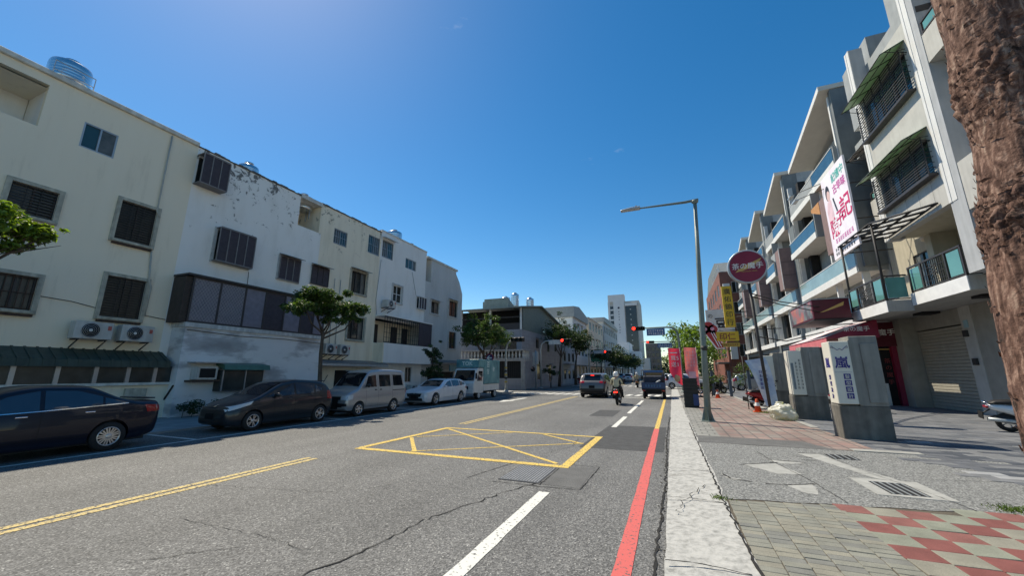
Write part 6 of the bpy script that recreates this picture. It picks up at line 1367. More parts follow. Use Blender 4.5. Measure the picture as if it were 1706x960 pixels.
def seated(dx, tall, arms, top, sleeve, legs, arm_x):
    """joints of a rider seated at dx on a scooter (facing +x); arms: 'bar' or 'waist'"""
    z0 = .86; J = dict(pelvis=((dx, 0, z0), (.15, .125), 2), belly=((dx + .02, 0, z0 + .18), (.145, .11), 0), chest=((dx + .05, 0, z0 + .38), (.165, .115), 0), neck=((dx + .07, 0, z0 + .55), .055, 3), head=((dx + .09, 0, z0 + .68), (.085, .095), 3))
    for s, n in ((1, 'l'), (-1, 'r')):
        J['sh' + n] = ((dx + .06, s * .19, z0 + .46), .065, 0)
        if arms == 'bar': J['el' + n] = ((dx + .26, s * .30, z0 + .28), .047, 1); J['wr' + n] = ((arm_x - .06, s * .31, 1.05), .034, 1); J['ha' + n] = ((arm_x + .02, s * .30, 1.05), .036, 3); J['fi' + n] = ((arm_x + .06, s * .27, 1.03), .02, 3)
        else: J['el' + n] = ((dx + .15, s * .30, z0 + .22), .045, 1); J['wr' + n] = ((dx + .36, s * .20, z0 + .18), .032, 1); J['ha' + n] = ((dx + .43, s * .17, z0 + .18), .034, 3); J['fi' + n] = ((dx + .49, s * .14, z0 + .18), .02, 3)
        J['hip' + n] = ((dx + .05, s * .12, z0 - .02), .10, 2); J['kn' + n] = ((dx + .46, s * (.22 if arms == 'waist' else .18), .74), .068, 2); J['an' + n] = ((dx + .42, s * (.26 if arms == 'waist' else .16), .40), .045, 2); J['to' + n] = ((dx + .58, s * (.27 if arms == 'waist' else .16), .37), .04, 4)
    Bn = [('pelvis', 'belly'), ('belly', 'chest'), ('chest', 'neck'), ('neck', 'head')] + [(a + n, b + n) for n in 'lr' for a, b in (('sh', 'el'), ('el', 'wr'), ('wr', 'ha'), ('ha', 'fi'), ('hip', 'kn'), ('kn', 'an'), ('an', 'to'))] + [('chest', 'sh' + n) for n in 'lr'] + [('pelvis', 'hip' + n) for n in 'lr']
    return J, Bn
sx_, sy_ = -2.74, 20.75
scooter('dark scooter carrying two riders behind the grey SUV', (sx_, sy_, 0), R(90), 'scooter_black', lit=True)
J, Bn = seated(.28, 1, 'waist', 0, 0, 0, 1.1); person('person in cream vest and white helmet riding pillion on the dark scooter', (sx_, sy_, 0), R(90), J, Bn, ['vest_cream', 'vest_cream', 'cloth_black', 'skin', 'shoe'], 1)
J, Bn = seated(.62, 1, 'bar', 0, 0, 0, 1.1); person('person in black jacket and black helmet steering the dark scooter', (sx_ , sy_, 0), R(90), J, Bn, ['cloth_black', 'cloth_black', 'cloth_black', 'skin', 'shoe'], 1, helmet_mat='helmet_black')
scooter('bronze scooter ridden far ahead on the crossing', (-3.75, 46.0, 0), R(90), 'scooter_gold'); J, Bn = seated(.5, 1, 'bar', 0, 0, 0, 1.1); person('person in tan top and white helmet riding the bronze scooter', (-3.75, 46.0, 0), R(90), J, Bn, ['cloth_tan', 'cloth_tan', 'cloth_navy', 'skin', 'shoe'], 1)
scooter('red scooter parked on pavement beside the orange cone', (3.05, 20.55, SW), R(35), 'scooter_red', .12); scooter('black scooter parked behind the red scooter by the banner', (3.7, 22.2, SW), R(60), 'scooter_black', .1); scooter('black scooter parked between the two sign pillars', (6.0, 20.2, SW), R(20), 'scooter_black', .1); scooter('white scooter parked by the roller shutter beside the trunk', (8.05, 15.3, SW), R(-10), 'scooter_white', .1)
for i, (x, y) in enumerate(((1.6, 33.5), (2.2, 34.6), (2.9, 35.6))): scooter('black scooter in the far row by the bollards', (x, y, SW), R(20), 'scooter_black', .1, group='scooters parked by the bollards')
for i in range(5): scooter('dark scooter in the row parked far along the left pavement', (-13.6, 60 + i * 1.1, .06), R(10), 'scooter_black' if i % 2 else 'scooter_red', .1, group='scooters far along the left pavement') if i < 4 else None

# ---------------------------------------------------------------- street lamp, signals, signs
def street_lamp(x, y):
    t = thing('street_lamp', 'tall grey green street lamp with long arm over the road', 'street lamp', (x, y, SW)); G = MATS['pole_green']
    MB().box(x - .2, x + .2, y - .2, y + .2, SW - .01, SW + .03).build('base_plate', G, t); b = MB()
    for k in range(4): a = k * 1.5708; c, s = math.cos(a), math.sin(a); b.add([(x + c * .19, y + s * .19, SW + .03), (x + c * .09, y + s * .09, SW + .03), (x + c * .075, y + s * .075, SW + .5), (x + c * .19 - s * .012, y + s * .19 + c * .012, SW + .03), (x + c * .09 - s * .012, y + s * .09 + c * .012, SW + .03), (x + c * .075 - s * .012, y + s * .075 + c * .012, SW + .5)], [(0, 1, 2), (3, 5, 4), (0, 2, 5, 3), (1, 4, 5, 2)])
    b.build('gusset', G, t, kind='stuff'); MB().tube([(x, y, SW + .02), (x + .1, y, 2.6), (x + .2, y, 5), (x + .32, y, 7.75)], [.105, .095, .08, .062], 14).build('pole', G, t); MB().lathe([(.10, 2.35), (.105, 2.42), (.10, 2.5)], (x + .1, y, 0), 'z', 14).build('band', MATS['iron'], t)
    MB().lathe([(.062, 0), (.12, .05), (.11, .12), (.03, .16)], (x + .32, y, 7.72), 'z', 12).build('cap', G, t); MB().tube([(x + .44, y, 7.86), (x, y, 7.83), (x - 1.6, y, 7.86), (x - 1.75, y, 7.86)], [.05, .05, .03, .03], 8).build('arm', G, t)
    MB().prism([(x - 2.35, 7.83), (x - 2.3, 7.87), (x - 1.95, 7.92), (x - 1.6, 7.93), (x - 1.6, 7.83)], y - .12, y + .12, WORLD, 'uz').build('lamp_head', MATS['galv'], t, bevel=.02); MB().ball((x - 1.75, y, 7.97), .035, 8).build('photocell', MATS['iron'], t); MB().box(x - .04, x + .04, y - .112, y - .1, .5, .75).build('service_hatch', M('hatch_green', (.13, .17, .155), .5), t)
street_lamp(.97, 14.75)
def signal_head(t, x, y, z, horizontal=True, lit=0, face=-1, sc=1.0):
    w = .36 * sc; h = MB().box(x - w * 1.6, x + w * 1.6, y - .1, y + .12, z - w / 2, z + w / 2).build('signal_box', MATS['black_plastic'], t, bevel=.05)
    for k in range(3):
        c = (x + (k - 1) * w * 1.03, y - .1, z); MB().lathe([(w * .40, 0), (w * .40, -.015), (w * .1, -.03)], c, 'y', 16).build('signal_lens', MATS['red_lamp'] if k == lit else M('lens_dark', (.02, .03, .025), .2), h); MB().lathe([(w * .46, .0), (w * .46, -.2), (w * .44, -.2), (w * .44, .0)], c, 'y', 16, cap=False).build('visor', MATS['black_plastic'], h)
def mast_signal(x, y, zt, arm, label, sign=None, pole_mat='galv', head_at=None, striped=False, h0=0.0, lit=0):
    t = thing('traffic_signal', label, 'traffic light', (x, y, h0)); d = 1 if arm > 0 else -1
    MB().tube([(x, y, h0), (x, y, zt - .9), (x + d * .12, y, zt - .35), (x + d * .5, y, zt - .04), (x + d * .9, y, zt), (x + arm, y, zt)], [.10, .085, .08, .075, .07, .05], 10).build('pole', MATS[pole_mat], t); MB().lathe([(.2, 0), (.2, .05), (.12, .12)], (x, y, h0), 'z', 12).build('base', MATS[pole_mat], t)
    if head_at is not None: signal_head(t, x + head_at, y, zt - .02, lit=lit)
    if sign:
        a, b, c, e, mt = sign; s = MB().box(x + a, x + b, y - .05, y - .01, c, e).build('street_sign', MATS[mt], t); sc_ = MB(); scribble(sc_, cf(y - .05), x + a + .1, x + b - .1, c + .06, e - .06, .003, 2, 7, seed=int(y)); sc_.build('lettering', MATS['white_print'], s)
    if striped:
        for k in range(5): MB().lathe([(.108, .7 + k * .28), (.108, .84 + k * .28)], (x, y, h0), 'z', 12).build('stripe', MATS['paint_yellow' if k % 2 == 0 else 'iron'], t)
    return t
M('sign_blue', (.03, .12, .30), .45, .08); M('sign_green', (.05, .25, .17), .45, .08); M('sign_grey', (.42, .43, .42), .5, .08)
mast_signal(.75, 36, 5.5, -3.6, 'red traffic light on mast arm with blue street name board', (-2.55, -1.05, 4.82, 5.42, 'sign_blue'), 'pole_green', -3.25, h0=SW)
mast_signal(.9, 62, 6.2, -5.0, 'farther red traffic light with blue street name board', (-2.6, -.6, 5.3, 6.0, 'sign_blue'), 'pole_green', -3.6, h0=SW)
mast_signal(-12.55, 29.5, 4.3, 1.5, 'curved signal mast with yellow striped foot at the kerb corner', None, 'galv', 1.05, True, .14, lit=None)
mast_signal(-12.6, 38.9, 4.9, 3.2, 'red traffic light on curved mast before the corner house', (.9, 2.2, 4.5, 4.95, 'sign_grey'), 'galv', 2.75, h0=.06)
mast_signal(-12.4, 64, 5.0, 3.8, 'small far traffic light on a curved mast beyond trees', (.8, 2.4, 4.7, 5.2, 'sign_grey'), 'galv', 3.0, h0=.06)
t = thing('pedestrian_signal', 'twin grey signal boxes with round head on post before corner house', 'traffic light', (-12.95, 38.3, .06)); MB().tube([(-12.95, 38.3, .06), (-12.95, 38.3, 3.9)], .07, 8).build('post', MATS['galv'], t); MB().box(-13.25, -13.02, 38.2, 38.4, 2.4, 3.7).build('control_box', MATS['sign_grey'], t); MB().box(-12.88, -12.68, 38.2, 38.4, 2.5, 3.75).build('control_box', MATS['sign_grey'], t); MB().ball((-13.2, 38.1, 2.0), (.26, .15, .26), 12).build('signal_head', MATS['black_plastic'], t); MB().lathe([(.1, 0), (.1, -.02)], (-13.25, 37.94, 2.1), 'y', 10).build('signal_lens', M('lens_off', (.45, .3, .28), .3), t)
t = thing('sign_post', 'green street name sign on post past the corner house', 'sign', (-9.5, 66, 0)); 
MB().tube([(-12.3, 70, .06), (-12.3, 70, 4.2)], .06, 6).build('post', MATS['sign_green'], t); MB().box(-13.2, -11.4, 69.9, 69.95, 3.6, 4.6).build('panel', MATS['sign_green'], t)
t = thing('direction_sign', 'round red blue sign with white left arrow above the box truck', 'sign', (-13.1, 27.6, .05)); MB().tube([(-13.1, 27.6, .05), (-13.1, 27.6, 2.85)], .035, 7).build('post', MATS['galv'], t)
MB().lathe([(.34, 0), (.34, -.02)], (-13.1, 27.55, 2.75), 'y', 24).build('disc', M('sign_red', (.32, .02, .03), .4), t); MB().lathe([(.29, -.021), (.29, -.024)], (-13.1, 27.55, 2.75), 'y', 24).build('disc_face', M('sign_navy', (.05, .03, .10), .4), t); f = cf(27.526); MB().box(-13.28, -12.9, .001, .006, 2.71, 2.79, f).prism([(-13.36, 2.75), (-13.14, 2.93), (-13.06, 2.93), (-13.24, 2.75), (-13.06, 2.57), (-13.14, 2.57)], .0012, .0062, FR((0, 27.526, 0), (1, 0, 0), (0, -1, 0)), 'uz').build('arrow', MATS['white_print'], t)

# pink feather flags
def flag(x, y, label, body, shade):
    t = thing('feather_flag', label, 'flag', (x, y, SW)); MB().tube([(x, y, SW), (x, y, 2.6), (x - .02, y, 3.35)], [.018, .014, .008], 6).build('pole', MATS['white_plastic'], t); MB().lathe([(.22, 0), (.22, .05), (.05, .12)], (x, y, SW), 'z', 12).build('base', MATS['black_plastic'], t)
    n = 18; P = []
    for i in range(n + 1):
        z = .72 + 2.55 * i / n; wl = .75 * min(1, ((i / n) / .35) ** .6) if i < n * .35 else .75 + .0 * i
        for j in range(7): u = j / 6; P.append((x - .02 - wl * u, y + .05 * math.sin(u * 5 + z * 2.1), z + .05 * u))
    mb = MB().add(P, [(i * 7 + j, i * 7 + j + 1, (i + 1) * 7 + j + 1, (i + 1) * 7 + j) for i in range(n) for j in range(6)], 0, True); c = mb.build('cloth', MATS[shade], t, recalc=False)
    if body: 
        for s_, dx, dz in body: text(s_, .36, MATS['white_print'], c, (x - dx, y - .1, dz), (0, -1, 0), bold=.006)
        MB().ball((x - .32, y - .03, 1.25), (.2, .035, .26), 10).build('print', M('print_peach', (.7, .42, .22), .5), c); MB().box(x - .66, x - .2, y - .075, y - .07, 2.95, 3.02).build('print', MATS['white_print'], c)
    else: sc_ = MB(); scribble(sc_, cf(y - .08), x - .68, x - .12, 2.0, 3.1, .002, 5, 3, seed=5); sc_.build('print', M('print_pale_pink', (.75, .45, .52), .5), c); MB().box(x - .6, x - .16, y - .085, y - .08, 1.1, 1.7).build('print', MATS['print_pale_pink'], c)
M('flag_pink', (.70, .05, .16), .7, .08, 3, transl=.35); M('flag_rose', (.72, .20, .32), .7, .08, 3, transl=.35)
flag(.62, 29.5, 'pink feather flag reading buy five get one beside the road', (('買5', .38, 2.62), ('送1', .38, 2.2)), 'flag_pink'); flag(1.62, 29.0, 'paler rose feather flag behind the lamp pole', None, 'flag_rose')
# stack of dark crates by the lamp
t = thing('crate_stack', 'tall stack of black ribbed crates on pavement behind lamp', 'crates', (.72, 20.3, SW))
for i in range(8):
    z = SW + i * .165; MB().box(.42, 1.02, 20.1, 20.6, z, z + .13).box(.40, 1.04, 20.08, 20.62, z + .131, z + .16).build('crate', M('crate_black', (.020, .022, .022), .6, .2, 8), t)
MB().box(.8, 1.03, 20.05, 20.075, .15, .65).build('blue_tag', M('tag_blue', (.02, .05, .16), .5), t)
# bollards, cones
for i in range(4):
    x, y = 2.6 + i * 1.0, 31.5 - i * .9; t = thing('bollard', 'square dark blue steel bollard in the row beyond the scooters', 'bollard', (x, y, SW), group='bollards across the pavement'); MB().box(x - .09, x + .09, y - .09, y + .09, SW, 1.75).build('post', M('bollard_blue', (.06, .09, .12), .5, .15, 4), t, bevel=.015); MB().box(x - .1, x + .1, y - .1, y + .1, 1.75, 1.78).build('cap', MATS['iron'], t)
def cone(x, y, label):
    t = thing('traffic_cone', label, 'cone', (x, y, SW)); MB().box(x - .17, x + .17, y - .17, y + .17, SW, SW + .035).build('base', M('cone_orange', (.62, .09, .03), .6, .1), t, bevel=.01); MB().lathe([(.13, .03), (.05, .5), (.04, .52)], (x, y, SW), 'z', 16).build('shell', MATS['cone_orange'], t); MB().lathe([(.103, .25), (.078, .38)], (x, y, SW), 'z', 16, cap=False).build('band', MATS['white_print'], t)
cone(3.1, 18.85, 'orange traffic cone beside the red scooter'); cone(2.55, 28.3, 'far orange cone in front of the bollards')

# ---------------------------------------------------------------- shop signs on the right
M('pillar_base', (.17, .16, .14), .85, .3, 2.5, streak=.4, bump=.3, bscale=45); M('pillar_stone', (.27, .262, .235), .8, .14, 2.5, streak=.35, bump=.25, bscale=45); M('light_panel', (.66, .64, .56), .4, .05, 2, streak=.06); M('print_indigo', (.035, .03, .20), .5, .05)
def pillar(x, y, label, kind):
    t = thing('sign_pillar', label, 'sign pillar', (x + .5, y + .35, SW)); MB().box(x, x + .98, y, y + .62, SW - .01, .82).build('base', MATS['pillar_base'], t, bevel=.012); MB().box(x + .42, x + .98, y + .0, y + .62, .822, 2.5).build('column', MATS['pillar_stone'], t, bevel=.012)
    MB().box(x + .62, x + .96, y - .025, y - .002, .9, 2.32).build('column_panel', MATS['pillar_stone'], t, bevel=.008); MB().box(x + .02, x + .415, y + .1, y + .58, .79, .86).build('shelf', MATS['pillar_stone'], t); MB().box(x + .40, x + .47, y - .012, y + .3, .86, 2.4).build('frame', MATS['pillar_stone'], t)
    MB().box(x + .0, x + .40, y - .03, y + .5, .86, 2.38).build('light_box', MATS['light_panel'], t, bevel=.012); f = cf(y - .032); f2 = rf(x - .002)
    if kind == 1:
        text('嵐', .30, MATS['print_indigo'], t, (x + .2, y - .036, 1.86), (0, -1, 0), bold=.015); MB().box(x + .03, x + .37, .0, .003, 1.62, 1.625, f).build('rule', MATS['print_indigo'], t)
        for k, ch in enumerate('髮型設計'): z = 1.52 - k * .155; q = MB().box(x + .19, x + .33, .0005, .004, z - .065, z + .065, f).build('tile_print', MATS['print_indigo'], t); text(ch, .105, MATS['light_panel'], q, (x + .26, y - .040, z), (0, -1, 0))
        c = MB()
        for s in (-1, 1): c.tube([f(x + .2, .004, 2.2), f(x + .2 + s * .05, .004, 2.16), f(x + .2 + s * .11, .004, 2.22), f(x + .2 + s * .16, .004, 2.27), f(x + .2 + s * .17, .004, 2.22), f(x + .2 + s * .13, .004, 2.22)], .006, 4)
        c.build('scroll', MATS['print_indigo'], t); text('嵐', .26, MATS['print_indigo'], t, (x - .006, y + .24, 1.86), (-1, 0, 0), bold=.015)
        for k, ch in enumerate('髮型設計'): text(ch, .12, MATS['print_indigo'], t, (x - .006, y + .24, 1.5 - k * .155), (-1, 0, 0))
    elif kind == 2:
        sc_ = MB(); scribble(sc_, f, x + .16, x + .24, 1.05, 2.0, .001, 8, 1, seed=2); scribble(sc_, f, x + .27, x + .35, 1.05, 2.1, .001, 9, 1, seed=3); sc_.build('lettering', M('print_grey', (.16, .16, .15), .5), t); MB().box(x + .05, x + .12, .0005, .003, 1.05, 1.95, f).build('print', M('print_bluegrey', (.16, .2, .22), .5), t)
pillar(3.72, 12.12, 'grey stone sign pillar with indigo character on its light box', 1); pillar(3.86, 16.6, 'grey stone sign pillar with faded text columns beside the bag', 2); pillar(3.9, 21.0, 'plain blank faced sign pillar behind the blue banner', 3)
# bag of rubbish
rg = random.Random(2); t = thing('rubbish_bag', 'bulging white plastic rubbish bag beside the sign pillar', 'bag', (3.45, 16.2, SW)); bm = bmesh.new(); bmesh.ops.create_icosphere(bm, subdivisions=5, radius=1)
from mathutils import noise as mn
for v in bm.verts:
    p = v.co.copy(); n_ = mn.noise(p * 1.7) * .26 + abs(mn.noise(p * 4.5)) * .16 + abs(mn.noise(p * 9 + Vector((3, 1, 2)))) * .07; p *= (1 + n_ - .1); p.z = max(p.z, -.62); p.x += .28 * max(0, p.z + .1) * -1
    v.co = Vector((p.x * .42, p.y * .36, (p.z + .62) * .33))
me = bpy.data.meshes.new('bag'); bm.to_mesh(me); bm.free(); me.materials.append(M('bag_plastic', (.66, .65, .58), .3, .12, 6, transl=.2))
for p in me.polygons: p.use_smooth = True
link('bag', me, t); MB().lathe([(.03, 0), (.05, .06), (.12, .13), (.10, .16)], (-.12, 0, .43), 'z', 9, cap=False).build('knot', MATS['bag_plastic'], t, local=True)
# drooping blue banner
t = thing('banner_stand', 'leaning pale blue banner flag beside the blank sign pillar', 'banner', (4.0, 20.4, SW)); P = []; n = 14
for i in range(n + 1):
    z = 2.15 - 1.95 * i / n
    for j in range(7): u = j / 6; P.append((3.05 + .62 * (i / n) ** .8 + u * (.82 - .35 * i / n), 20.2 + .08 * math.sin(u * 7 + z * 3), z + .12 * u * (1 - i / n)))
MB().add(P, [(i * 7 + j, i * 7 + j + 1, (i + 1) * 7 + j + 1, (i + 1) * 7 + j) for i in range(n) for j in range(6)], 0, True).build('cloth', ramp_mat('banner_print', [(.3, (.30, .42, .62)), (.5, (.50, .60, .72)), (.65, (.70, .74, .78)), (.8, (.62, .66, .72))], 2.2, .6, bump=.2, bscale=14), t, recalc=False)
sc_ = MB(); scribble(sc_, cf(20.08), 3.5, 3.85, .9, 1.75, .003, 5, 2, seed=6); sc_.build('lettering', MATS['print_indigo'], t); MB().tube([(3.0, 20.28, SW), (2.98, 20.28, 2.35)], .02, 6).build('pole', MATS['iron'], t)
# round sign on its pole
t = thing('round_sign', 'round maroon shop sign on slanting black pole', 'sign', (3.15, 17, SW)); c = (3.06, 17.0, 5.68)
MB().lathe([(.66, -.12), (.68, -.1), (.68, .1), (.66, .12)], c, 'y', 44).build('rim', MATS['galv'], t); d_ = MB().lathe([(.62, -.135), (.62, -.121)], c, 'y', 44).build('face', MATS['maroon'], t)
text('茶の魔手', .27, MATS['white_print'], d_, (3.06, 16.855, 5.70), (0, -1, 0), bold=.004); text("TEA'S MAGIC HAND", .06, MATS['print_gold'], d_, (3.1, 16.855, 5.48), (0, -1, 0)); MB().prism([(2.62, 5.46), (2.9, 5.52), (3.2, 5.64), (3.5, 5.86), (3.56, 5.98), (3.3, 5.86), (3.0, 5.74), (2.7, 5.54)], .0, .004, FR((0, 16.863, 0), (1, 0, 0), (0, -1, 0)), 'uz').build('brush_print', MATS['print_gold'], d_)
MB().tube([(3.2, 17, SW), (3.12, 17, 2.5), (3.05, 17, 5.1)], .055, 10).build('pole', MATS['iron'], t)
for z, zz in ((4.5, 4.45), (4.62, 4.7), (2.95, 3.5)): MB().tube([(3.08, 17, z), (4.5, 19.2, z - .05), (6.8, 22.4, zz)], .022, 6).build('stay', MATS['iron'], t)
# yellow signs and key sign, hung from a frame further on
M('sign_yellow', (.66, .42, .03), .5, .1, 2); KY = 24.0; f = cf(KY)
t = thing('vertical_sign', 'tall yellow vertical sign with black characters', 'sign', (3.3, KY, 4.5)); s = MB().box(2.93, 3.42, -.09, .09, 4.06, 6.35, f).build('panel', MATS['sign_yellow'], t)
for k, ch in enumerate('廣佑鎖印行'): text(ch, .36, MATS['print_black'], s, (3.18, KY - .096, 6.05 - k * .43), (0, -1, 0), bold=.004)
MB().tube([(3.42, KY, 6.0), (4.5, KY, 6.0)], .02, 5).build('bracket', MATS['iron'], t)
for k in range(2): MB().box(3.47, 4.1, -.04, .04, 4.06 + k * .8, 4.1 + k * .8, f).build('bracket_bar', MATS['iron'], t)
t = thing('key_sign', 'red key shaped sign with white outline left of yellow signs', 'sign', (2.2, KY, 3.5))
def keyshape(g, n0, n1, mat, name):
    mb = MB()
    for cx, cz in ((1.88, 3.98), (2.28, 3.98), (2.08, 4.16)): mb.lathe([(.24 + g, n0), (.24 + g, n1)], (cx, KY, cz), 'y', 20)
    mb.prism([(1.80 - g, 3.95), (2.36 + g, 3.95), (2.72 + g, 2.95 - g), (2.40 - g, 2.95 - g)], -n0 if False else n0, n1, FR((0, KY, 0), (1, 0, 0), (0, 1, 0)), 'uz'); return mb.build(name, mat, t)
keyshape(.05, -.05, .06, MATS['white_print'], 'outline'); keyshape(0, -.07, -.051, M('key_red', (.45, .03, .035), .45, .1), 'key_face'); 
for dx in (.0, .12): MB().prism([(2.16 + dx, 3.8), (2.2 + dx, 3.8), (2.52 + dx, 3.0), (2.47 + dx, 3.0)], .0701, .074, f, 'uz').build('groove', MATS['white_print'], t)
for cx in (1.9, 2.26): MB().lathe([(.1, -.0701), (.1, -.075)], (cx, KY, 4.0), 'y', 14).build('hole_print', MATS['print_rose'], t)
t = thing('horizontal_sign', 'yellow horizontal sign with dark characters under the vertical sign', 'sign', (3.1, KY, 3.4)); s = MB().box(2.42, 3.5, -.08, .08, 3.32, 3.82, f).build('panel', MATS['sign_yellow'], t); text('印仁', .40, M('print_darkred', (.22, .03, .03), .5), s, (2.95, KY - .086, 3.56), (0, -1, 0), bold=.015); s2 = MB().box(2.42, 3.5, -.06, .06, 3.0, 3.2, f).build('panel', M('sign_ochre', (.5, .33, .05), .5, .1), t); sc_ = MB(); scribble(sc_, f, 2.5, 3.45, 3.04, 3.17, .062, 1, 9, seed=9); sc_.build('lettering', MATS['print_darkred'], s2); MB().tube([(2.3, KY, 3.9), (5.5, KY, 3.9)], .022, 5).build('bracket', MATS['iron'], t)
t = thing('white_sign', 'white shop sign with large black character behind key sign', 'sign', (2.9, 27, 4.7)); f3 = cf(27); s = MB().box(2.25, 3.6, -.08, .08, 4.0, 5.5, f3).build('panel', MATS['white_plastic'], t); text('豆', .7, MATS['print_black'], s, (3.05, 26.91, 4.65), (0, -1, 0), bold=.02); text('の', .32, MATS['print_black'], s, (2.5, 26.91, 5.1), (0, -1, 0)); MB().tube([(3.6, 27, 5), (6.5, 27, 5)], .025, 5).build('bracket', MATS['iron'], t)
# box sign and shop under it
SH = thing('tea_shop_front', 'maroon tea shop front with awning under the second balcony', 'shop front', (8.5, 25, SW)); f = cf(22.35)
b_ = thing('box_sign', 'dark maroon box sign hung above the shop awning', 'sign', (7.2, 24.2, 4.6)); s = MB().box(6.5, 7.95, 22.35, 26.0, 4.12, 5.05).build('panel', MATS['maroon_dark'], b_, bevel=.02)
MB().prism([(6.75, 4.42), (7.1, 4.58), (7.5, 4.78), (7.75, 4.9), (7.7, 4.72), (7.3, 4.58), (6.9, 4.44)], .001, .006, f, 'uz').build('brush_print', MATS['print_gold'], s); MB().box(6.48, 7.97, 22.33, 26.02, 5.05, 5.09).build('edge', MATS['galv'], b_); MB().box(6.48, 7.97, 22.33, 26.02, 4.06, 4.118).build('edge', MATS['iron'], b_)
f6 = rf(6.5); MB().box(22.5, 25.9, .001, .006, 4.2, 4.98, f6).build('print_panel', ramp_mat('photo_print', [(.3, (.10, .02, .04)), (.45, (.16, .20, .20)), (.55, (.45, .12, .12)), (.7, (.5, .34, .12))], 1.1, .3, bump=0), s); MB().tube([(7.9, 23, 4.1), (9, 23, 4.15)], .03, 5).build('bracket', MATS['iron'], b_); MB().tube([(7.9, 25.4, 4.1), (9, 25.4, 4.15)], .03, 5).build('bracket', MATS['iron'], b_)
# awning: sloping cloth with closed end
y0, y1 = 22.6, 29.0
aw = MB().prism([(8.9, 4.05), (6.9, 3.25), (6.9, 3.2), (8.9, 3.2)], y0, y1, WORLD, 'uz').build('awning', MATS['maroon'], SH); text('茶の魔手', .25, MATS['white_print'], aw, (8.1, y0 - .008, 3.62), (0, -1, 0)); MB().prism([(8.88, 4.062), (6.88, 3.262), (6.88, 3.255), (8.88, 4.055)], y0 + .1, y1 - .1, WORLD, 'uz').build('awning_lit_top', M('awning_lit_pale', (.72, .55, .56), .6, .1), aw)  # pale layer paints the sunlit brightness of the awning slope
MB().box(6.9, 6.92, y0, y1, 2.85, 3.2).build('valance', M('valance_pink', (.58, .16, .18), .6, .1), SH); MB().box(8.9, 10.9, 24.9, 29, 2.9, 4.1).build('fascia', MATS['maroon_dark'], SH); text('茶の魔手', .34, MATS['white_print'], SH, (9.75, 24.885, 3.6), (0, -1, 0), bold=.01); text('1', .5, MATS['white_print'], SH, (9.4, 24.885, 3.05), (0, -1, 0), bold=.03)
MB().box(9.2, 10.9, 25.3, 25.4, .05, 2.9).build('door_panel', MATS['dark'], SH); MB().box(10.2, 10.9, 25.0, 25.25, .05, 2.9).build('door_post', MATS['maroon'], SH); MB().box(9.2, 10.2, 25.2, 25.28, 2.75, 2.8).build('door_trim', MATS['print_gold'], SH); MB().box(9.3, 9.8, 25.0, 25.2, .05, 1.1).build('counter', MATS['white_plastic'], SH)
for k, ch in enumerate('茶の魔手'): text(ch, .26, M('print_dullred', (.3, .05, .05), .5), SH, (10.05, 25.28, 2.2 - k * .34), (0, -1, 0))
MB().box(7.2, 8.6, 24.0, 24.02, 2.75, 3.15).build('yellow_sheet', MATS['sign_yellow'], SH)
# ---------------------------------------------------------------- trees and shrubs
ramp_mat('bark', [(.3, (.035, .026, .02)), (.5, (.09, .07, .055)), (.7, (.16, .13, .10))], 5, .95, mapping=(1, 1, .3), bump=.8, bscale=25)
M('leaf_bright', (.115, .19, .03), .5, .2, 3, island=.4, transl=.42, spec=.5); M('leaf_mid', (.055, .105, .025), .5, .2, 3, island=.42, transl=.35, spec=.45); M('leaf_dark', (.03, .06, .02), .5, .2, 3, island=.4, transl=.3, spec=.4)
def leaves(mb, c, r, n, size, rg, flat=.7):
    c = Vector(c)
    for _ in range(n):
        d = Vector((rg.gauss(0, 1), rg.gauss(0, 1), rg.gauss(0, 1))); d.normalize(); p = c + Vector((d.x * r, d.y * r, d.z * r * flat)) * rg.random() ** .4
        nrm = (Vector((rg.gauss(0, .7), rg.gauss(0, .7), 1)) + d * .7).normalized(); a = nrm.cross(Vector((rg.gauss(0, 1), rg.gauss(0, 1), .2))).normalized(); b = nrm.cross(a); s = size * rg.uniform(.6, 1.3); w_ = s * .42
        tip = p + a * s - nrm * s * .25; base = p - a * s; mb.add([base, p + b * w_ + nrm * s * .08, tip, p - b * w_ + nrm * s * .08], [(0, 1, 2), (0, 2, 3)])
def tree(label, base, trunk, r0, clumps, nleaf, size, mat, seed, limbs=True, group=None, name='street_tree'):
    """trunk: polyline from the base; clumps: (centre, radius)"""
    rg = random.Random(seed); t = thing(name, label, 'tree', base, group=group); k = len(trunk); tr = MB().tube(trunk, [r0 * (1.25 if i == 0 else 1 - .45 * i / (k - 1)) for i in range(k)], 12)
    top = Vector(trunk[-1])
    if limbs:
        for c, r in clumps:
            c = Vector(c); st = top.lerp(Vector(trunk[-2]), rg.uniform(0, .5)); mid = st.lerp(c, .5) + Vector((rg.gauss(0, .08), rg.gauss(0, .08), -.1 * (c - st).length)); tr.tube([st, mid, c], [r0 * .42, r0 * .3, r0 * .1], 6)
            for _ in range(4): q = c + Vector((rg.gauss(0, r * .5), rg.gauss(0, r * .5), rg.gauss(0, r * .3))); tr.tube([mid.lerp(c, .6), q], [r0 * .14, r0 * .04], 4, cap=False)
    tr.build('trunk', MATS['bark'], t); cm = MB(); tot = sum(r ** 2 for _, r in clumps)
    for c, r in clumps:
        m_ = max(12, int(20 * r)); nn = int(nleaf * r * r / tot)
        for _ in range(m_): d = Vector((rg.gauss(0, .52), rg.gauss(0, .52), rg.gauss(0, .36))) * r; leaves(cm, Vector(c) + d, r * rg.uniform(.22, .55), nn // m_, size, rg)
    cm.build('crown', MATS[mat], t, recalc=False); return t
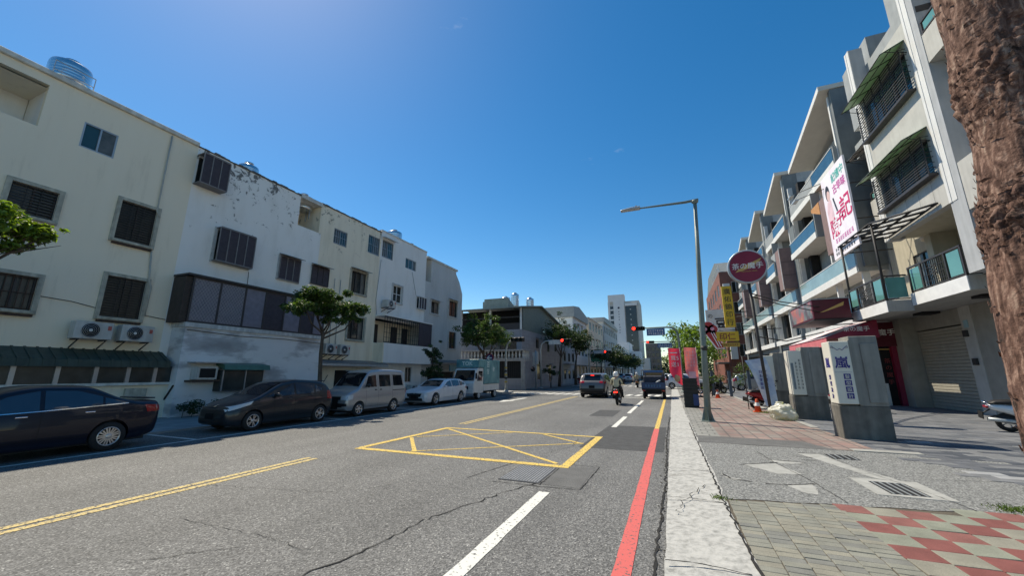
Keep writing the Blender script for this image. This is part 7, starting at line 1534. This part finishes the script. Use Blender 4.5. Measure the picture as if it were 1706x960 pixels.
# street tree before the white house
tree('slim street tree with spreading crown between hatchback and silver minivan', (-13.2, 11.9, .05), [(-13.2, 11.95, .05), (-13.2, 11.85, 1.2), (-13.2, 11.75, 2.4), (-13.2, 11.75, 3.3)], .10, [((-13.2, 10.75, 4.15), .7), ((-13.1, 11.35, 4.75), .62), ((-13.3, 12.3, 4.35), .72), ((-13.1, 13.1, 4.35), .6), ((-13.2, 13.65, 4.45), .42), ((-12.8, 11.9, 4.1), .6), ((-13.6, 11.6, 4.5), .6)], 13000, .07, 'leaf_mid', 3)
tree('small bushy young tree in front of the white house by the station wagon', (-13.2, 19.9, .05), [(-13.2, 19.9, .05), (-13.2, 19.85, 1.2), (-13.2, 19.8, 2.6)], .05, [((-13.2, 19.6, 2.9), .5), ((-13.2, 20.1, 2.65), .45), ((-13.1, 19.5, 1.75), .5), ((-13.2, 20.2, 1.55), .5), ((-13.2, 19.8, 1.0), .5), ((-13.0, 20.0, 2.2), .35)], 2600, .08, 'leaf_dark', 5)
tree('round crowned street tree above the teal box truck', (-14, 28.6, .05), [(-14, 28.6, .05), (-14, 28.5, 1.6), (-14, 28.3, 3.3)], .14, [((-14, 26.4, 4.7), 1.1), ((-13.8, 27.6, 5.3), 1.05), ((-14, 28.9, 5.2), 1.1), ((-14, 30.3, 4.8), 1.1), ((-13.8, 31.4, 4.6), .8), ((-13.2, 28.5, 4.4), 1.0), ((-14.6, 27.5, 4.5), 1.0), ((-13.6, 25.6, 4.6), .7)], 16000, .085, 'leaf_mid', 8)
tree('leafy tree at the left edge before the cream house', (-12.6, 1.6, .05), [(-12.6, 1.6, .05), (-12.6, 1.6, 2), (-12.5, 1.9, 3.6)], .13, [((-12.1, 3.02, 4.5), .36), ((-12.05, 3.3, 4.32), .3), ((-12.2, 2.75, 4.62), .38), ((-12.3, 2.3, 4.5), .6), ((-12.6, 1.4, 5.0), .8), ((-12.8, .6, 4.8), .8), ((-12.0, 3.38, 4.5), .18), ((-12.1, 2.9, 4.05), .22)], 10000, .075, 'leaf_bright', 12)
tree('dark tree before the corner house wall, left of its taller neighbour', (-12.2, 44.5, .06), [(-12.2, 44.5, .06), (-12.1, 44.6, 2.0), (-12.0, 44.9, 4.0)], .16, [((-12, 43, 6.1), 1.3), ((-11.8, 45, 6.5), 1.4), ((-12.2, 47, 6.2), 1.3), ((-11.2, 45, 5.6), 1.1), ((-12, 41.6, 5.9), .9)], 5000, .13, 'leaf_dark', 14)
tree('dark tree with forked trunk before the pale blue house', (-12.0, 52, .06), [(-12, 52, .06), (-12, 52, 2.2), (-11.8, 52.2, 4)], .17, [((-11.8, 50.5, 6), 1.3), ((-11.6, 52.5, 6.4), 1.5), ((-11.9, 54.5, 6), 1.4), ((-11.0, 52.5, 5.2), 1.1)], 5000, .14, 'leaf_dark', 15)
tree('small clipped shrub tree beside the twin signal boxes', (-12.3, 41.4, .06), [(-12.3, 41.4, .06), (-12.3, 41.4, 1.2)], .06, [((-12.3, 41.2, 1.9), .6), ((-12.2, 41.8, 1.7), .5)], 1200, .09, 'leaf_dark', 16)
rg = random.Random(21); labs = ['far dark tree in the left roadside row', 'far mid green tree in the right roadside row']
for i in range(6):
    x, y = -11.5 + rg.uniform(-.5, .5), 72 + i * 13; tree(labs[0], (x, y, .06), [(x, y, .06), (x, y, 3)], .16, [((x + rg.gauss(0, .8), y + rg.gauss(0, 1.6), 4.6 + rg.uniform(-.6, .9)), rg.uniform(1.2, 1.7)) for _ in range(5)], 1900, .22, 'leaf_dark', 30 + i, limbs=False, group='far trees along the left pavement')
for i in range(9):
    x, y = 3.0 + rg.uniform(-1.0, 1.5) - (.05 * i), 56 + i * 14; hh = rg.uniform(5.4, 7.2); tree(labs[1], (x, y, .05), [(x, y, .05), (x, y, hh * .6)], .2, [((x + rg.gauss(0, 1.4), y + rg.gauss(0, 2), hh + rg.uniform(-1.6, 1.6)), rg.uniform(1.5, 2.1)) for _ in range(6)], 2200, .24, 'leaf_mid' if i % 2 else 'leaf_bright', 50 + i, limbs=False, group='far trees along the right pavement')
# distant wood that closes the street
rg = random.Random(77); mb = MB()
for i in range(60): leaves(mb, (rg.uniform(-12, 26), rg.uniform(215, 290), rg.uniform(1, 9)), rg.uniform(3, 5.5), 60, .9, rg, .8)
mb.build('distant_wood', MATS['leaf_dark'], None, recalc=False, kind='stuff', label='distant green wood closing the end of the street', cat='wood')
# hedge and shrubs by the far pavement
for i, (x, y, r, h) in enumerate(((2.4, 30.2, .35, 1.5), (3.2, 36, .6, 1.4), (5.6, 38, .9, 2.4))):
    t = thing('shrub', ['upright green shrub left of the bollards', 'low green shrub behind the far scooters', 'broad green shrub under the brick building'][i], 'shrub', (x, y, SW)); mb = MB(); rg = random.Random(90 + i)
    for _ in range(9): leaves(mb, (x + rg.gauss(0, r * .5), y + rg.gauss(0, r * .5), SW + h * rg.uniform(.15, .9)), r * .55, 90, .07, rg)
    mb.build('foliage', MATS['leaf_mid'], t, recalc=False); MB().tube([(x, y, SW), (x, y, h * .6)], .03, 5).build('stem', MATS['bark'], t)

# ---------------------------------------------------------------- big trunk at the right edge
def big_trunk():
    t = thing('big_tree', 'thick flaking brown tree trunk rising beside the red checker tiles', 'tree', (2.42, 3.7, SW)); n, k = 110, 300; z1 = 6.2; pts = []
    ctr = pchip([0, 1, 2, 2.7, 3.4, 4.2, 5.2, 6.3], [2.40, 2.36, 2.385, 2.475, 2.53, 2.535, 2.52, 2.51]); rad = pchip([0, .3, 1, 1.8, 2.35, 2.62, 2.85, 3.3, 3.75, 4.0, 4.4, 5, 6.3], [.40, .315, .262, .258, .262, .285, .268, .262, .285, .265, .258, .255, .255])
    for i in range(k + 1):
        z = z1 * i / k; c = Vector((ctr(z), 3.7, z)); r = rad(z)
        for j in range(n):
            a = 6.28318 * j / n; d = Vector((math.cos(a), math.sin(a), 0)); p = Vector((d.x * .27, d.y * .27, z))
            f1 = mn.noise(Vector((p.x * 7, p.y * 7, z * 1.8))) ; f2 = mn.turbulence(Vector((p.x * 13, p.y * 13, z * 6)), 4, True); cell = mn.cell(Vector((p.x * 15 + f1, p.y * 15, z * 5.5 + f1 * 2)))
            knot = math.exp(-((z - 2.62) / .16) ** 2) + .8 * math.exp(-((z - 3.7) / .28) ** 2)
            f3 = abs(mn.noise(Vector((p.x * 26, p.y * 26, z * 2.2)))); rr = r + f1 * .010 + (f2 - .5) * .007 + cell * .005 - max(0, .12 - f3) * .07 + knot * (abs(mn.noise(Vector((p.x * 22, p.y * 22, z * 14)))) * .085 - .01)
            pts.append(c + d * rr)
    mb = MB().add(pts, [(i * n + j, i * n + (j + 1) % n, (i + 1) * n + (j + 1) % n, (i + 1) * n + j) for i in range(k) for j in range(n)], 0, True); mb.v = [v + Vector((0, 0, SW - .02)) for v in mb.v]
    m = ramp_mat('flaky_bark', [(.28, (.03, .014, .010)), (.42, (.085, .044, .033)), (.52, (.15, .083, .063)), (.60, (.25, .155, .12)), (.75, (.42, .31, .24))], 17, .92, mapping=(1, 1, .3), detail=14, bump=1.0, bscale=38, distort=1.2, speck=((.03, .018, .014), 4.0, .57))
    mb.build('trunk', m, t, recalc=False)
    # loose bark flakes
    rg = random.Random(17); fl = MB()
    for _ in range(700):
        z = rg.choice([rg.gauss(2.62, .16), rg.gauss(3.6, .35), rg.uniform(.6, 5.6)]); a = rg.uniform(0, 6.283); r = rad(max(.1, min(6, z))) + .006; d = Vector((math.cos(a), math.sin(a), 0)); tn = Vector((-d.y, d.x, 0)); p = Vector((ctr(z), 3.7, z + SW)) + d * r; w_, h = rg.uniform(.012, .04), rg.uniform(.015, .05); o = d * rg.uniform(.002, .018); up = Vector((0, 0, 1)); sk = tn * rg.gauss(0, .015)
        fl.add([p - tn * w_, p + tn * w_, p + tn * w_ * .7 + up * h + o + sk, p - tn * w_ * .6 + up * h * .8 + o * .7 + sk], [(0, 1, 2, 3)])
    fl.build('bark_flakes', m, t, recalc=False, kind='stuff')
    b = Vector((2.51, 3.7, 6.1)); mb = MB(); rg = random.Random(4); cm = MB()
    for _ in range(9):
        e = b + Vector((abs(rg.gauss(.8, 1.2)), rg.gauss(-1.2, 1.0), rg.uniform(1.6, 3.6))); mb.tube([b - Vector((0, 0, .2)), b.lerp(e, .5) + Vector((0, 0, .2)), e], [.16, .09, .03], 7)
        for _ in range(4): leaves(cm, e + Vector((rg.gauss(0, .5), rg.gauss(0, .5), rg.gauss(.2, .4))), .6, 70, .11, rg)
    mb.build('limb', MATS['bark'], t); cm.build('crown', MATS['leaf_mid'], t, recalc=False)
big_trunk()

# weeds at the foot of the left walls
rg = random.Random(61)
for i, (x, y, lab) in enumerate(((-16.2, 9.1, 'low weeds against the foot of the white peeling house'), (-16.3, 19.0, 'low weeds against the white house behind the minivan'))):
    t = thing('weeds', lab, 'weeds', (x, y, .05)); mb = MB()
    for _ in range(12): leaves(mb, (x + rg.gauss(0, .15), y + rg.gauss(0, .5), .05 + rg.uniform(.1, .55)), .22, 60, .05, rg)
    mb.build('foliage', MATS['leaf_dark'], t, recalc=False)
    for k in range(3): MB().tube([(x, y - .3 + k * .3, .05), (x + .05, y - .3 + k * .32, .6)], .01, 4).build('stem', MATS['bark'], t)
